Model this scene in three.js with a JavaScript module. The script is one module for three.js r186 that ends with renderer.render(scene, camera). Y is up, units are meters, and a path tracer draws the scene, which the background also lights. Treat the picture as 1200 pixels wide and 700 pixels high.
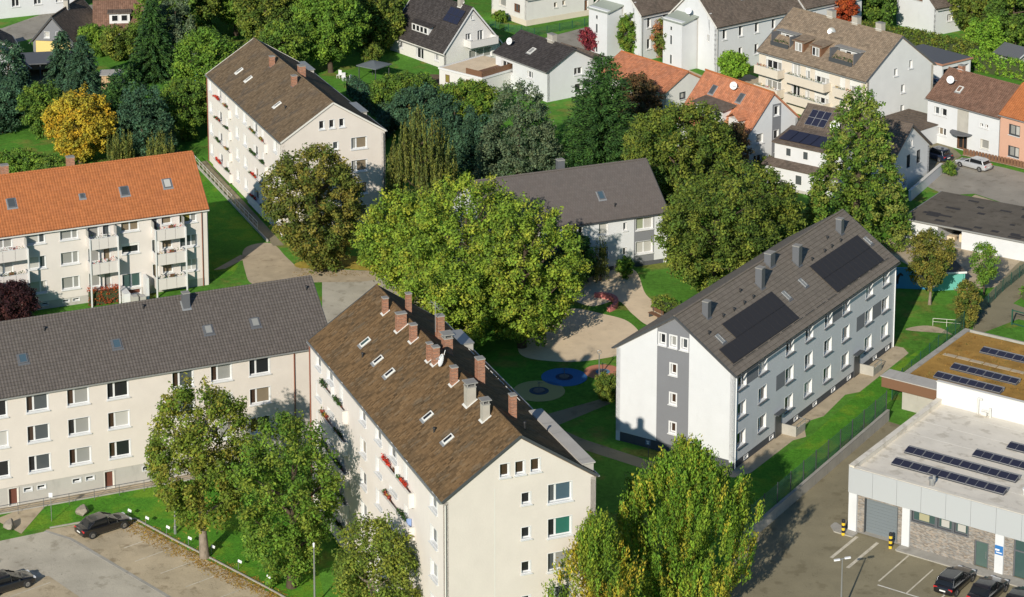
import * as THREE from 'three';
import { mergeGeometries } from 'three/addons/utils/BufferGeometryUtils.js';
import { RoundedBoxGeometry } from 'three/addons/geometries/RoundedBoxGeometry.js';
import { Sky } from 'three/addons/objects/Sky.js';

// ---------------------------------------------------------------- camera, sky, sun, exposure
const scene = new THREE.Scene();
const R = Math.PI / 180, V3 = (x, y, z) => new THREE.Vector3(x, y, z);
// a long lens, kept nearly level and shifted downwards, as architectural aerials are taken
const camera = new THREE.PerspectiveCamera(2 * Math.atan(834.4 / 2779.4) / R, 1200 / 1668.8, 1, 4000);
camera.setViewOffset(1200, 1668.8, 0, 968.8, 1200, 700);
camera.position.set(0, 91.09, 0);
camera.rotation.set(-0.19138, 0, 0);
camera.updateProjectionMatrix();

const SUN_EL = 25.2 * R, SUN_AZ = 19 * R;                 // the sun stands behind the camera, to its left
const sunDir = V3(-Math.sin(SUN_AZ) * Math.cos(SUN_EL), Math.sin(SUN_EL), Math.cos(SUN_AZ) * Math.cos(SUN_EL));
const sky = new Sky();
sky.scale.setScalar(3000); sky.name = 'sky'; sky.userData = { kind: 'structure' };
Object.assign(sky.material.uniforms.sunPosition.value, sunDir.clone().multiplyScalar(1000));
sky.material.uniforms.turbidity.value = 2.2; sky.material.uniforms.rayleigh.value = 2.2; sky.material.uniforms.mieCoefficient.value = 0.004;
scene.add(sky);
scene.environmentIntensity = 0.11;
const sun = new THREE.DirectionalLight(new THREE.Color(1.0, 0.92, 0.79), 5.0);
sun.position.copy(sunDir).multiplyScalar(300).add(V3(0, 0, -240)); sun.target.position.set(0, 0, -240);
sun.castShadow = true; sun.shadow.mapSize.set(4096, 4096);
Object.assign(sun.shadow.camera, { left: -140, right: 140, top: 140, bottom: -140, near: 10, far: 700 });
scene.add(sun, sun.target);

const renderer = new THREE.WebGLRenderer({ antialias: true });
renderer.setSize(1024, 597);
renderer.toneMapping = THREE.LinearToneMapping;
renderer.toneMappingExposure = 1.06;
renderer.shadowMap.enabled = true; renderer.shadowMap.type = THREE.PCFSoftShadowMap;

// ---------------------------------------------------------------- random numbers, noise, textures
function rng(seed) { let s = seed >>> 0; return () => { s = (s + 0x6D2B79F5) >>> 0; let t = s; t = Math.imul(t ^ (t >>> 15), t | 1); t ^= t + Math.imul(t ^ (t >>> 7), t | 61); return ((t ^ (t >>> 14)) >>> 0) / 4294967296; }; }
const hash = (x, y, s) => { let h = Math.imul(x, 374761393) + Math.imul(y, 668265263) + Math.imul(s, 974711); h = Math.imul(h ^ (h >>> 13), 1274126177); return ((h ^ (h >>> 16)) >>> 0) / 4294967296; };
function vnoise(x, y, p, s) {                                // value noise that repeats every p cells
  const xi = Math.floor(x), yi = Math.floor(y), m = v => ((v % p) + p) % p;
  let fx = x - xi, fy = y - yi; fx = fx * fx * (3 - 2 * fx); fy = fy * fy * (3 - 2 * fy);
  const a = hash(m(xi), m(yi), s), b = hash(m(xi + 1), m(yi), s), c = hash(m(xi), m(yi + 1), s), d = hash(m(xi + 1), m(yi + 1), s);
  return a + (b - a) * fx + (c - a) * fy + (a - b - c + d) * fx * fy;
}
function fbm(u, v, p, oct, s) { let t = 0, a = 0.5, n = 0; for (let i = 0; i < oct; i++) { t += a * vnoise(u * p, v * p, p, s + i); n += a; a *= 0.55; p *= 2; } return t / n; }
const clamp = (v, a = 0, b = 1) => Math.min(b, Math.max(a, v)), lerp = (a, b, t) => a + (b - a) * t;
const sm = (a, b, v) => { const t = clamp((v - a) / (b - a)); return t * t * (3 - 2 * t); };
const toS = v => v <= 0.0031308 ? v * 12.92 : 1.055 * Math.pow(v, 1 / 2.4) - 0.055;
// fn(u, v, px, py) -> [linear r, g, b, height 0..1]; gives { map, bump } that span size x size metres
function tex(n, size, fn, bump = false, sizeV = size) {
  const a = new Uint8Array(n * n * 4), h = bump ? new Uint8Array(n * n * 4) : null;
  for (let y = 0; y < n; y++) for (let x = 0; x < n; x++) {
    const c = fn(x / n, y / n, x, y), i = (y * n + x) * 4;
    for (let k = 0; k < 3; k++) a[i + k] = Math.round(255 * clamp(toS(clamp(c[k]))));
    a[i + 3] = 255;
    if (h) { const q = Math.round(255 * clamp(c[3])); h[i] = h[i + 1] = h[i + 2] = q; h[i + 3] = 255; }
  }
  const make = (d, srgb) => {
    const t = new THREE.DataTexture(d, n, n); t.wrapS = t.wrapT = THREE.RepeatWrapping; t.magFilter = THREE.LinearFilter; t.minFilter = THREE.LinearMipmapLinearFilter;
    t.generateMipmaps = true; t.anisotropy = 8; t.repeat.set(1 / size, 1 / sizeV); if (srgb) t.colorSpace = THREE.SRGBColorSpace; t.needsUpdate = true; return t;
  };
  return { map: make(a, true), bump: h ? make(h, false) : null };
}
const lin = (r, g, b) => new THREE.Color().setRGB(r, g, b);
const std = (r, g, b, rough = 0.8, o = {}) => new THREE.MeshStandardMaterial({ color: lin(r, g, b), roughness: rough, ...o });
function texMat(t, rough, bumpScale, o = {}) { return new THREE.MeshPhysicalMaterial({ map: t.map, bumpMap: t.bump, bumpScale, roughness: rough, specularIntensity: 0.3, ...o }); }

// roof tiles: every tile of its own tone, blotches of lichen and dirt over them
function tileTex(c, o = {}) {
  const { tw = 0.3, th = 0.34, vary = 0.25, blot = 0.3, dirt = [0.16, 0.14, 0.11], seed = 1, wave = 1, n = 512, nx = 16, ny = 16, run = 0 } = o;
  return tex(n, tw * nx, (u, v) => {
    const row = Math.floor(v * ny), col = Math.floor(u * nx + (row % 2) * 0.5 * (o.brick ?? 1)), fu = (u * nx + (row % 2) * 0.5 * (o.brick ?? 1)) % 1, fv = (v * ny) % 1;
    const t = 1 + vary * (hash(((col % nx) + nx) % nx, row, seed) - 0.5) * 2 + 0.25 * vary * (fbm(u, v, 64, 2, seed + 9) - 0.5);
    const b = sm(0.45, 0.75, fbm(u, v, 5, 4, seed + 3)) * blot, l = sm(0.6, 0.78, fbm(u, v, 18, 3, seed + 6)) * (o.lichen ?? 0);
    const streak = run * (fbm(u * 1, v * 0.12, 40, 2, seed + 5) - 0.5);
    const gap = (fu < 0.07 || fv > 0.94) ? (o.gap ?? 0.75) : 1;          // the open joint between tiles shows the darker batten side
    const k = (t + streak) * gap;
    const q = i => lerp(lerp(c[i] * k, dirt[i] * k, b), [0.3, 0.28, 0.22][i], l);
    return [q(0), q(1), q(2), (0.5 + 0.5 * wave * Math.cos((fu - 0.5) * Math.PI * 2)) * (0.75 + 0.25 * (1 - fv)) * (gap < 1 ? 0.3 : 1)];
  }, true, th * ny);
}
const tileMat = (c, o = {}, rough = 0.75, bs = 0.025) => texMat(tileTex(c, o), rough, bs);
// wall render: fine grain, faint blotches, thin rain streaks
function plasterMat(c, o = {}) {
  const { seed = 3, amt = 0.05, streak = 0.02, rough = 0.9 } = o;
  return texMat(tex(256, 7, (u, v) => {
    const g = 1 + amt * 2 * (fbm(u, v, 6, 4, seed) - 0.5) + 0.05 * (hash(Math.floor(u * 256), Math.floor(v * 256), seed) - 0.5);
    const s = 1 - streak * sm(0.6, 0.85, fbm(u, v * 0.25, 12, 4, seed + 4));
    return [c[0] * g * s, c[1] * g * s, c[2] * g * s * (0.99), fbm(u, v, 64, 2, seed + 8)];
  }, true), rough, 0.004);
}
function brickMat(c, mortar, bw, bh, n, seed, vary = 0.3, size = null) {
  return texMat(tex(256, bw * n, (u, v) => {
    const ny = Math.round(bw * n / bh), row = Math.floor(v * ny), uu = u * n + (row % 2) * 0.5, col = Math.floor(uu) % n, fu = uu % 1, fv = (v * ny) % 1;
    const j = fu < 0.05 || fv < 0.14, k = 1 + vary * 2 * (hash(col, row, seed) - 0.5), w = hash(col, row, seed + 7);
    const m = j ? mortar : [c[0] * k * (0.9 + 0.2 * w), c[1] * k, c[2] * k * (1.1 - 0.2 * w)], g = 0.9 + 0.2 * fbm(u, v, 40, 2, seed + 2);
    return [m[0] * g, m[1] * g, m[2] * g, j ? 0.2 : 0.8];
  }, true), 0.88, 0.01);
}

const M = {};
M.roofBrown = tileMat([0.165, 0.102, 0.05], { tw: 0.2, th: 0.3, vary: 0.3, blot: 0.75, dirt: [0.11, 0.075, 0.042], lichen: 0.14, seed: 11, wave: 0.3, n: 1024, nx: 32, ny: 32, run: 0.5 }, 0.86, 0.015);
M.roofBrown2 = tileMat([0.155, 0.11, 0.068], { tw: 0.2, th: 0.3, vary: 0.26, blot: 0.7, dirt: [0.095, 0.078, 0.062], lichen: 0.14, seed: 23, wave: 0.3, n: 1024, nx: 32, ny: 32, run: 0.4 }, 0.86, 0.015);
M.roofGrey = tileMat([0.125, 0.109, 0.098], { tw: 0.28, th: 0.34, vary: 0.09, blot: 0.2, dirt: [0.135, 0.118, 0.104], seed: 31, brick: 0 }, 0.65, 0.03);
M.roofOrange = tileMat([0.43, 0.155, 0.058], { vary: 0.1, blot: 0.4, dirt: [0.36, 0.13, 0.055], seed: 41, brick: 0, run: 0.06 }, 0.8, 0.025);
M.roofOrange2 = tileMat([0.47, 0.19, 0.10], { vary: 0.18, blot: 0.35, dirt: [0.36, 0.17, 0.11], lichen: 0.12, seed: 43, brick: 0 }, 0.8, 0.035);
M.roofAnth = tileMat([0.185, 0.158, 0.13], { tw: 0.3, th: 0.42, vary: 0.1, blot: 0.25, dirt: [0.2, 0.168, 0.135], seed: 51, wave: 0.15 }, 0.6, 0.02);
M.roofSlate = tileMat([0.13, 0.112, 0.102], { tw: 0.3, th: 0.34, vary: 0.06, blot: 0.25, dirt: [0.125, 0.112, 0.105], seed: 53, wave: 0.2 }, 0.6, 0.012);
M.roofBlack = tileMat([0.062, 0.055, 0.053], { vary: 0.25, blot: 0.25, dirt: [0.06, 0.052, 0.047], lichen: 0.04, seed: 61, brick: 0 }, 0.6, 0.05);
M.roofTan = tileMat([0.25, 0.19, 0.135], { vary: 0.2, blot: 0.4, dirt: [0.15, 0.12, 0.09], lichen: 0.08, seed: 71, brick: 0 }, 0.85, 0.03);
M.roofUmber = tileMat([0.2, 0.115, 0.08], { vary: 0.2, blot: 0.3, dirt: [0.12, 0.075, 0.055], lichen: 0.06, seed: 73, brick: 0 }, 0.8, 0.03);
M.roofDim = tileMat([0.14, 0.11, 0.088], { vary: 0.22, blot: 0.3, dirt: [0.08, 0.07, 0.06], lichen: 0.1, seed: 79, brick: 0 }, 0.85, 0.03);
M.cream = plasterMat([0.615, 0.56, 0.51], { seed: 5 });
M.creamPink = plasterMat([0.735, 0.675, 0.635], { seed: 6 });
M.creamWhite = plasterMat([0.63, 0.585, 0.55], { seed: 7 });
M.white = plasterMat([0.6, 0.61, 0.625], { seed: 8, streak: 0.04 });
M.whiteWarm = plasterMat([0.64, 0.625, 0.605], { seed: 9 });
M.greyPlaster = plasterMat([0.19, 0.195, 0.21], { seed: 10 });
M.paleGrey = plasterMat([0.66, 0.66, 0.65], { seed: 12 });
M.beige = plasterMat([0.62, 0.555, 0.465], { seed: 13, streak: 0.1 });
M.pinkWall = plasterMat([0.55, 0.33, 0.24], { seed: 14 });
M.plinthGrey = plasterMat([0.43, 0.41, 0.38], { seed: 15, streak: 0.15, amt: 0.1 });
M.plinthDark = plasterMat([0.085, 0.09, 0.1], { seed: 16, streak: 0.1 });
M.concrete = plasterMat([0.4, 0.38, 0.34], { seed: 17, streak: 0.3, amt: 0.18 });
M.brickRed = brickMat([0.34, 0.15, 0.09], [0.3, 0.26, 0.21], 0.25, 0.083, 8, 3, 0.3);
M.brickTan = brickMat([0.235, 0.21, 0.185], [0.33, 0.3, 0.26], 0.22, 0.08, 16, 5, 0.38);
M.trim = std(0.66, 0.66, 0.655, 0.5);
M.trimWarm = std(0.6, 0.56, 0.53, 0.6);
M.trimOld = std(0.62, 0.6, 0.55, 0.7);
M.trimBrown = std(0.16, 0.08, 0.045, 0.6);
M.trimDark = std(0.06, 0.065, 0.07, 0.5);
M.zinc = std(0.5, 0.5, 0.48, 0.4, { metalness: 0.6 });
M.zincLight = std(0.68, 0.67, 0.63, 0.6);
M.copper = std(0.28, 0.1, 0.06, 0.5, { metalness: 0.3 });
M.slateGrey = std(0.11, 0.115, 0.125, 0.55);
M.capGrey = plasterMat([0.3, 0.29, 0.27], { seed: 19, amt: 0.2 });
M.chimneyRender = plasterMat([0.42, 0.39, 0.34], { seed: 20, amt: 0.18, streak: 0.3 });
M.black = std(0.02, 0.02, 0.022, 0.6);
M.woodBrown = std(0.17, 0.085, 0.045, 0.7);
M.doorRed = std(0.13, 0.045, 0.03, 0.55);
M.pv = new THREE.MeshPhysicalMaterial({ color: lin(0.034, 0.03, 0.029), roughness: 0.5, clearcoat: 0.12, clearcoatRoughness: 0.15 });
M.pvBlue = new THREE.MeshPhysicalMaterial({ color: lin(0.017, 0.02, 0.04), roughness: 0.3, clearcoat: 0.6, clearcoatRoughness: 0.12 });
M.pvFrame = std(0.5, 0.5, 0.5, 0.4, { metalness: 0.5 });
M.pvFrameDark = std(0.028, 0.026, 0.026, 0.6);
const glass = (r, g, b) => new THREE.MeshPhysicalMaterial({ color: lin(r, g, b), roughness: 0.06, ior: 1.5, specularIntensity: 1 });
M.glassDark = glass(0.018, 0.02, 0.022); M.glassMid = glass(0.07, 0.08, 0.085); M.glassNet = glass(0.26, 0.26, 0.245); M.glassCurtain = glass(0.44, 0.43, 0.4);
M.glassBrown = glass(0.055, 0.035, 0.024); M.glassGreen = glass(0.03, 0.13, 0.1); M.glassYellow = glass(0.22, 0.19, 0.05); M.glassTan = glass(0.2, 0.16, 0.11); M.glassBlue = glass(0.06, 0.1, 0.13);
M.glassTeal = glass(0.05, 0.09, 0.085);
M.shutter = std(0.7, 0.69, 0.65, 0.6);
M.greenMetal = std(0.02, 0.085, 0.06, 0.45);
M.yellow = std(0.75, 0.5, 0.03, 0.5);
M.steel = std(0.45, 0.46, 0.46, 0.35, { metalness: 0.7 });
M.lampWhite = std(0.75, 0.76, 0.76, 0.4);
M.terracotta = std(0.35, 0.12, 0.06, 0.8);
M.bark = texMat(tex(128, 1.2, (u, v) => { const g = 0.6 + 0.8 * fbm(u, v * 0.25, 16, 3, 77); return [0.08 * g, 0.06 * g, 0.042 * g, g * 0.6]; }, true), 0.95, 0.02);
M.barkPale = texMat(tex(128, 1.2, (u, v) => { const g = 0.6 + 0.8 * fbm(u, v * 0.25, 16, 3, 79); return [0.22 * g, 0.18 * g, 0.14 * g, g * 0.6]; }, true), 0.95, 0.02);

// ---------------------------------------------------------------- geometry helpers
const numbers = {};
const numbered = n => { const k = numbers[n] = (numbers[n] ?? -1) + 1; return k ? `${n}_${String(k).padStart(3, '0')}` : n; };
function uvMetres(g) {                                        // texture coordinates in metres, by the way each face points
  const p = g.attributes.position, n = g.attributes.normal, uv = new Float32Array(p.count * 2);
  for (let i = 0; i < p.count; i++) {
    const ax = Math.abs(n.getX(i)), ay = Math.abs(n.getY(i)), az = Math.abs(n.getZ(i));
    if (ay >= ax && ay >= az) { uv[2 * i] = p.getX(i); uv[2 * i + 1] = p.getZ(i); }
    else if (ax >= az) { uv[2 * i] = p.getZ(i); uv[2 * i + 1] = p.getY(i); }
    else { uv[2 * i] = p.getX(i); uv[2 * i + 1] = p.getY(i); }
  }
  g.setAttribute('uv', new THREE.BufferAttribute(uv, 2)); return g;
}
const flat = g => { const q = g.index ? g.toNonIndexed() : g; for (const k of Object.keys(q.attributes)) if (!['position', 'normal', 'uv'].includes(k)) q.deleteAttribute(k); return q; };
function join(list, keepUv = false) { const a = (Array.isArray(list) ? list : [list]).map(flat); const g = a.length > 1 ? mergeGeometries(a) : a[0]; return keepUv ? g : uvMetres(g); }
const bx = (w, h, d, x = 0, y = 0, z = 0) => new THREE.BoxGeometry(w, h, d).translate(x, y, z);
const bx2 = (x0, x1, y0, y1, z0, z1) => bx(x1 - x0, y1 - y0, z1 - z0, (x0 + x1) / 2, (y0 + y1) / 2, (z0 + z1) / 2);
const cyl = (r0, r1, h, x = 0, y = 0, z = 0, n = 10) => new THREE.CylinderGeometry(r1, r0, h, n).translate(x, y + h / 2, z);
function bar(a, b, r, r2 = r, n = 6) {                         // a round bar from a to b
  const d = b.clone().sub(a), g = new THREE.CylinderGeometry(r2, r, d.length(), n);
  return g.applyQuaternion(new THREE.Quaternion().setFromUnitVectors(V3(0, 1, 0), d.clone().normalize())).translate((a.x + b.x) / 2, (a.y + b.y) / 2, (a.z + b.z) / 2);
}
function sheet(points, y = 0) {                                // a flat polygon of [x, z] points
  const s = new THREE.Shape(points.map(([x, z]) => new THREE.Vector2(x, -z)));
  return new THREE.ShapeGeometry(s).rotateX(-Math.PI / 2).translate(0, y, 0);
}
function mesh(name, g, mat, parent, keepUv = false) {
  const m = new THREE.Mesh(Array.isArray(g) || g.userData.ready !== true ? join(g, keepUv) : g, mat);
  m.geometry.userData.ready = true; m.name = parent === scene ? numbered(name) : name; m.castShadow = m.receiveShadow = true; parent.add(m); return m;
}
function tag(o, label, category, group) { o.userData = { ...o.userData, label, category }; if (group) o.userData.group = group; return o; }
function thing(name, label, category, [x, y, z] = [0, 0, 0], deg = 0, group) {
  const g = new THREE.Group(); g.name = numbered(name); g.position.set(x, y, z); g.rotation.y = deg * R; scene.add(g); return tag(g, label, category, group);
}
function setting(name, g, mat, keepUv) { const m = mesh(name, g, mat, scene, keepUv); m.userData.kind = 'structure'; return m; }
function copyOf(o, name, label, category, [x, y, z], deg, group) { const c = o.clone(); c.name = numbered(name); c.userData = {}; c.position.set(x, y, z); c.rotation.y = deg * R; scene.add(c); return tag(c, label, category, group); }

// ---------------------------------------------------------------- ground, paths, car parks
M.grass = texMat(tex(1024, 36, (u, v) => {
  const a = fbm(u, v, 9, 5, 201), b = fbm(u, v, 120, 3, 205), c = sm(0.56, 0.78, fbm(u, v, 14, 4, 209));
  const k = 0.55 + 0.6 * a + 0.5 * (b - 0.5) + 0.3 * (hash(Math.floor(u * 1024), Math.floor(v * 1024), 3) - 0.5);
  return [lerp(0.095, 0.2, c) * k, lerp(0.25, 0.23, c) * k, lerp(0.028, 0.045, c) * k, 0.5 * b + 0.5 * hash(Math.floor(u * 1024), Math.floor(v * 1024), 4)];
}, true), 0.95, 0.05);
M.grassLush = texMat(tex(512, 14, (u, v) => {
  const a = fbm(u, v, 7, 5, 221), b = fbm(u, v, 90, 3, 225), k = 0.55 + 0.55 * a + 0.6 * (b - 0.5) + 0.3 * (hash(Math.floor(u * 512), Math.floor(v * 512), 5) - 0.5);
  return [lerp(0.085, 0.14, sm(0.5, 0.75, a)) * k, 0.265 * k, 0.02 * k, 0.5 * b + 0.5 * hash(Math.floor(u * 512), Math.floor(v * 512), 6)];
}, true), 0.95, 0.05);
const speck = (c, o) => texMat(tex(512, o.size, (u, v) => {
  const k = 1 + o.a * (fbm(u, v, 6, 5, o.seed) - 0.5) + o.b * (hash(Math.floor(u * 512), Math.floor(v * 512), o.seed) - 0.5), s = sm(0.6, 0.8, fbm(u, v, 11, 4, o.seed + 5)) * (o.stain ?? 0);
  const cr = Math.abs(fbm(u, v, 8, 4, o.seed + 9) - 0.5) < (o.crack ?? 0) ? 0.7 : 1;
  return [0, 1, 2].map(i => c[i] * k * cr * (1 - s * [0.4, 0.42, 0.46][i])).concat([fbm(u, v, 100, 2, o.seed + 3)]);
}, true), 0.92, 0.008);
M.asphalt = speck([0.45, 0.41, 0.33], { size: 11, a: 0.4, b: 0.18, seed: 301, stain: 0.6, crack: 0.003 });
M.asphaltDark = speck([0.245, 0.215, 0.14], { size: 13, a: 0.35, b: 0.18, seed: 311, stain: 0.5, crack: 0.002 });
M.bay = speck([0.46, 0.38, 0.26], { size: 9, a: 0.45, b: 0.2, seed: 321, stain: 0.8, crack: 0.004 });
M.paving = speck([0.44, 0.36, 0.25], { size: 7, a: 0.4, b: 0.2, seed: 331, stain: 0.5 });
M.sand = speck([0.68, 0.545, 0.38], { size: 8, a: 0.3, b: 0.14, seed: 341, stain: 0.25 });
M.dirt = speck([0.15, 0.11, 0.07], { size: 8, a: 0.6, b: 0.3, seed: 351, stain: 0.5 });
M.litter = speck([0.4, 0.28, 0.09], { size: 5, a: 0.8, b: 0.5, seed: 361, stain: 0.6 });
M.dryGrass = speck([0.36, 0.28, 0.05], { size: 6, a: 0.8, b: 0.5, seed: 371, stain: 0.5 });
M.road = speck([0.31, 0.285, 0.24], { size: 12, a: 0.35, b: 0.15, seed: 305, stain: 0.5, crack: 0.002 });
M.felt = speck([0.135, 0.118, 0.096], { size: 8, a: 0.5, b: 0.15, seed: 315, stain: 0.6 });
M.paint = speck([0.62, 0.6, 0.55], { size: 3, a: 0.5, b: 0.2, seed: 381, stain: 0.5 });
M.paintOld = speck([0.55, 0.5, 0.4], { size: 3, a: 0.6, b: 0.3, seed: 391, stain: 0.5 });
M.kerb = speck([0.36, 0.34, 0.3], { size: 4, a: 0.4, b: 0.2, seed: 395, stain: 0.4 });

setting('ground', new THREE.PlaneGeometry(3000, 3000).rotateX(-Math.PI / 2), M.grass);
// strip of width w along a polyline of [x, z], from y0 to y1
function strip(points, w, y0, y1) {
  const out = [];
  for (let i = 0; i + 1 < points.length; i++) {
    const [a, b] = [points[i], points[i + 1]], dx = b[0] - a[0], dz = b[1] - a[1], l = Math.hypot(dx, dz);
    out.push(bx(l + (i % 2 ? -0.01 : 0.01), y1 - y0, w).translate(0, (y0 + y1) / 2 + (i % 2) * 0.003, 0).rotateY(-Math.atan2(dz, dx)).translate((a[0] + b[0]) / 2, 0, (a[1] + b[1]) / 2));
  }
  return out;
}
// a rounded outline through the given corners
function smooth(points, n = 6) { const c = new THREE.CatmullRomCurve3(points.map(([x, z]) => V3(x, 0, z)), true, 'catmullrom', 0.5); return c.getPoints(points.length * n).slice(0, -1).map(p => [p.x, p.z]); }
setting('car_park', sheet([[-60, -176], [-42.6, -183.3], [-39.2, -185.0], [-36.8, -183.7], [-26.9, -173.4], [-15, -160.5], [-15, -140], [-60, -140]], 0.008), M.asphalt);
setting('parking_bays', sheet([[-39.2, -185.3], [-36.0, -186.6], [-32.2, -187.0], [-28.4, -183.2], [-24.3, -179.3], [-19.5, -174.6], [-14, -168.8], [-14, -159.5], [-26.9, -173.35], [-36.8, -183.65]], 0.012), M.bay);
setting('parking_bays', sheet([[-60, -168], [-46, -174.4], [-40.8, -175.8], [-37.4, -177.2], [-34.2, -173.6], [-29, -168.3], [-22, -160], [-60, -150]], 0.012), M.bay);
setting('path', sheet([[-43.9, -187.2], [-41.1, -184.6], [-39.9, -190.8], [-41.0, -190.4]], 0.012), M.paving);
setting('path', sheet([[-50, -185.6], [-43.6, -188.4], [-32.4, -193.3], [-22.8, -197.5], [-22.9, -198.9], [-32.6, -194.8], [-43.9, -190.0], [-50, -187.3]], 0.016), M.paving);
setting('kerb', strip([[-50, -185.4], [-43.6, -188.25], [-32.4, -193.15], [-22.8, -197.3]], 0.12, -0.05, 0.1), M.kerb);
setting('kerb', strip([[-38.9, -185.6], [-35.8, -186.9], [-32.0, -187.3], [-28.2, -183.5], [-24.1, -179.6], [-19.3, -174.9], [-13.8, -169.1]], 0.12, -0.05, 0.11), M.kerb);
setting('gutter_stones', strip([[-39.2, -185.1], [-36.8, -183.68], [-26.9, -173.38], [-15, -160.6]], 0.3, -0.05, 0.018), M.kerb);
// smooth([[-33.0, -187.1], [-29.2, -184.7], [-25.6, -181.6], [-21.6, -177.4], [-17, -172.6], [-16.4, -171], [-20.5, -174.9], [-24.6, -178.6], [-28.6, -182.6], [-32.2, -186.3]], 3), 0.02), M.litter);
// the bays' painted separators
for (const [x, z, l] of [[-33.4, -185.4, 4.6], [-31.4, -182.6, 1.8], [-29.15, -181.1, 4.4], [-26.9, -178.9, 4.0], [-24.6, -176.6, 3.9], [-22.3, -174.3, 4.2], [-38.4, -174.9, 3.6]])
  setting('road_marking', bx(l, 0.004, 0.11).translate(0, 0.018, 0).rotateY(41 * R).translate(x, 0, z), M.paintOld);
// the yard of the flat-roofed hall
setting('yard', sheet([[11, -149], [14.5, -173.5], [18.6, -181.9], [34.9, -207.6], [38.5, -204.5], [33.5, -194.6], [36, -183], [62, -165], [62, -140], [11, -140]], 0.008), M.asphaltDark);
const tDeg = -35.2, tU = [Math.cos(tDeg * R), -Math.sin(tDeg * R)], tV = [-Math.sin(tDeg * R), -Math.cos(tDeg * R)];
const inT = (s, t) => [28.2 + tU[0] * s + tV[0] * t, -185.25 + tU[1] * s + tV[1] * t];       // along the hall's front, and behind it
setting('pavement', sheet([inT(-1.4, 0.6), inT(-1.4, -0.2), inT(-0.7, -0.9), inT(0.9, -0.9), inT(0.9, -0.05), inT(5.0, -0.05), inT(5.0, -1.0), inT(24, -1.0), inT(24, 0.2), inT(-0.5, 0.2)], 0.1), M.kerb);
setting('kerb', [...strip([inT(5.0, -1.05), inT(24, -1.05)], 0.12, -0.05, 0.103), ...strip([inT(4.95, -1.0), inT(4.95, -0.1)], 0.12, -0.05, 0.106), ...strip([inT(-1.45, 0.5), inT(-1.45, -0.2), inT(-0.75, -0.95), inT(0.9, -0.95), inT(0.95, -0.1)], 0.1, -0.05, 0.103)], M.kerb);
const tMark = (s0, t0, s1, t1, w, mat) => { const a = inT(s0, t0), b = inT(s1, t1); setting('road_marking', strip([a, b], w, 0.004, 0.014), mat); };
tMark(6.4, -7.2, 24, -7.2, 0.12, M.paint);
for (const s of [8.9, 11.5, 14.1, 16.7, 19.3]) tMark(s, -7.1, s, -2.3, 0.12, s > 9 && s < 15 ? M.paint : M.paintOld);
tMark(6.2, -6.6, 6.2, -1.2, 0.14, M.paintOld); tMark(1.2, -0.6, 1.2, -5.2, 0.28, M.paintOld); tMark(3.1, -0.6, 3.1, -6.0, 0.28, M.paintOld);
// behind the blocks
setting('drive', sheet([[-20.6, -244.2], [-15.8, -246.6], [-9.5, -246.0], [-7, -236], [-9.5, -220], [-19.2, -219], [-19.6, -232]], 0.008), M.asphalt);
setting('path', sheet(smooth([[-30.2, -254.6], [-27.4, -256.5], [-25.0, -251.5], [-23.2, -248.6], [-19, -248.0], [-13.9, -247.0], [-15.6, -244.4], [-20.9, -244.0], [-24.0, -243.6], [-27.8, -243.3], [-29.2, -247]]), 0.012), M.paving);
setting('worn_grass', sheet(smooth([[-23.6, -250.5], [-18.5, -252.5], [-13.5, -249.5], [-14.5, -247.4], [-19, -248.4], [-23.4, -248.4]], 4), 0.016), M.dryGrass);
setting('path', sheet([[-32.8, -247.8], [-31.6, -248.2], [-29.3, -252.2], [-30.4, -252.6]], 0.012), M.paving);
setting('lawn', sheet([[-39.5, -289], [-36.8, -284.5], [-27.3, -259.8], [-29.8, -254.5], [-30.5, -246.5], [-32.2, -244.6], [-35, -249], [-41, -262]], 0.006), M.grassLush);
setting('lawn', sheet([[-60, -181.2], [-44.2, -187.2], [-43.4, -188.2], [-50, -185.4], [-60, -181.3]], 0.006), M.grassLush);
setting('lawn', sheet([[-41.0, -184.9], [-36, -186.8], [-32, -187.5], [-22, -177.8], [-14, -169.2], [-18, -190], [-22.8, -197.2], [-32.4, -193.1], [-40.0, -189.8]], 0.006), M.grassLush);
setting('sandpit', sheet(smooth([[0.6, -225.6], [1.6, -229.9], [4.6, -233.4], [6.4, -236.2], [9.6, -234.6], [12.0, -232.6], [13.2, -228.4], [12.3, -225.0], [10.6, -223.4], [7.4, -222.0], [4.6, -221.8], [1.4, -222.9]]), 0.012), M.sand);
setting('path', sheet(smooth([[5.6, -241], [8.3, -245.3], [11.5, -248.3], [13.6, -247.4], [14.3, -240.4], [15.9, -236.4], [16.6, -233.2], [14.2, -231.4], [12.6, -234.6], [11.2, -238.4], [8.2, -236.9]]), 0.016), M.sand);
setting('path', sheet([[2.6, -208.6], [8.5, -212.6], [9.4, -211.6], [4, -206.3], [6.5, -203.5], [13, -198.3], [14.2, -196.8], [16.5, -195.6], [15.7, -194.8], [12.5, -196.6], [5.2, -202.2], [0.5, -206.4]], 0.012), M.asphaltDark);
setting('lawn', sheet([[20.5, -196.4], [26.3, -202.2], [33.0, -213.6], [39.6, -223.2], [46.2, -231.5], [46.6, -230.4], [35.4, -211.5], [18.6, -183.2], [15, -190]], 0.006), M.grassLush);
setting('path', sheet([[18.4, -196.0], [23.4, -203.2], [38.0, -226.2], [39.4, -225.4], [39.7, -224.0], [33.4, -214.3], [31.9, -213.6], [29.2, -208.6], [27.9, -207.7], [27.1, -206.5], [27.0, -204.0], [25.7, -203.2], [21.2, -196.4], [19.6, -195.4]], 0.012), M.paving);
setting('path', sheet(smooth([[40.4, -230.2], [44.4, -229.2], [45.2, -228.2], [44.2, -230.6], [42.4, -231.4]], 4), 0.012), M.paving);
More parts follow.
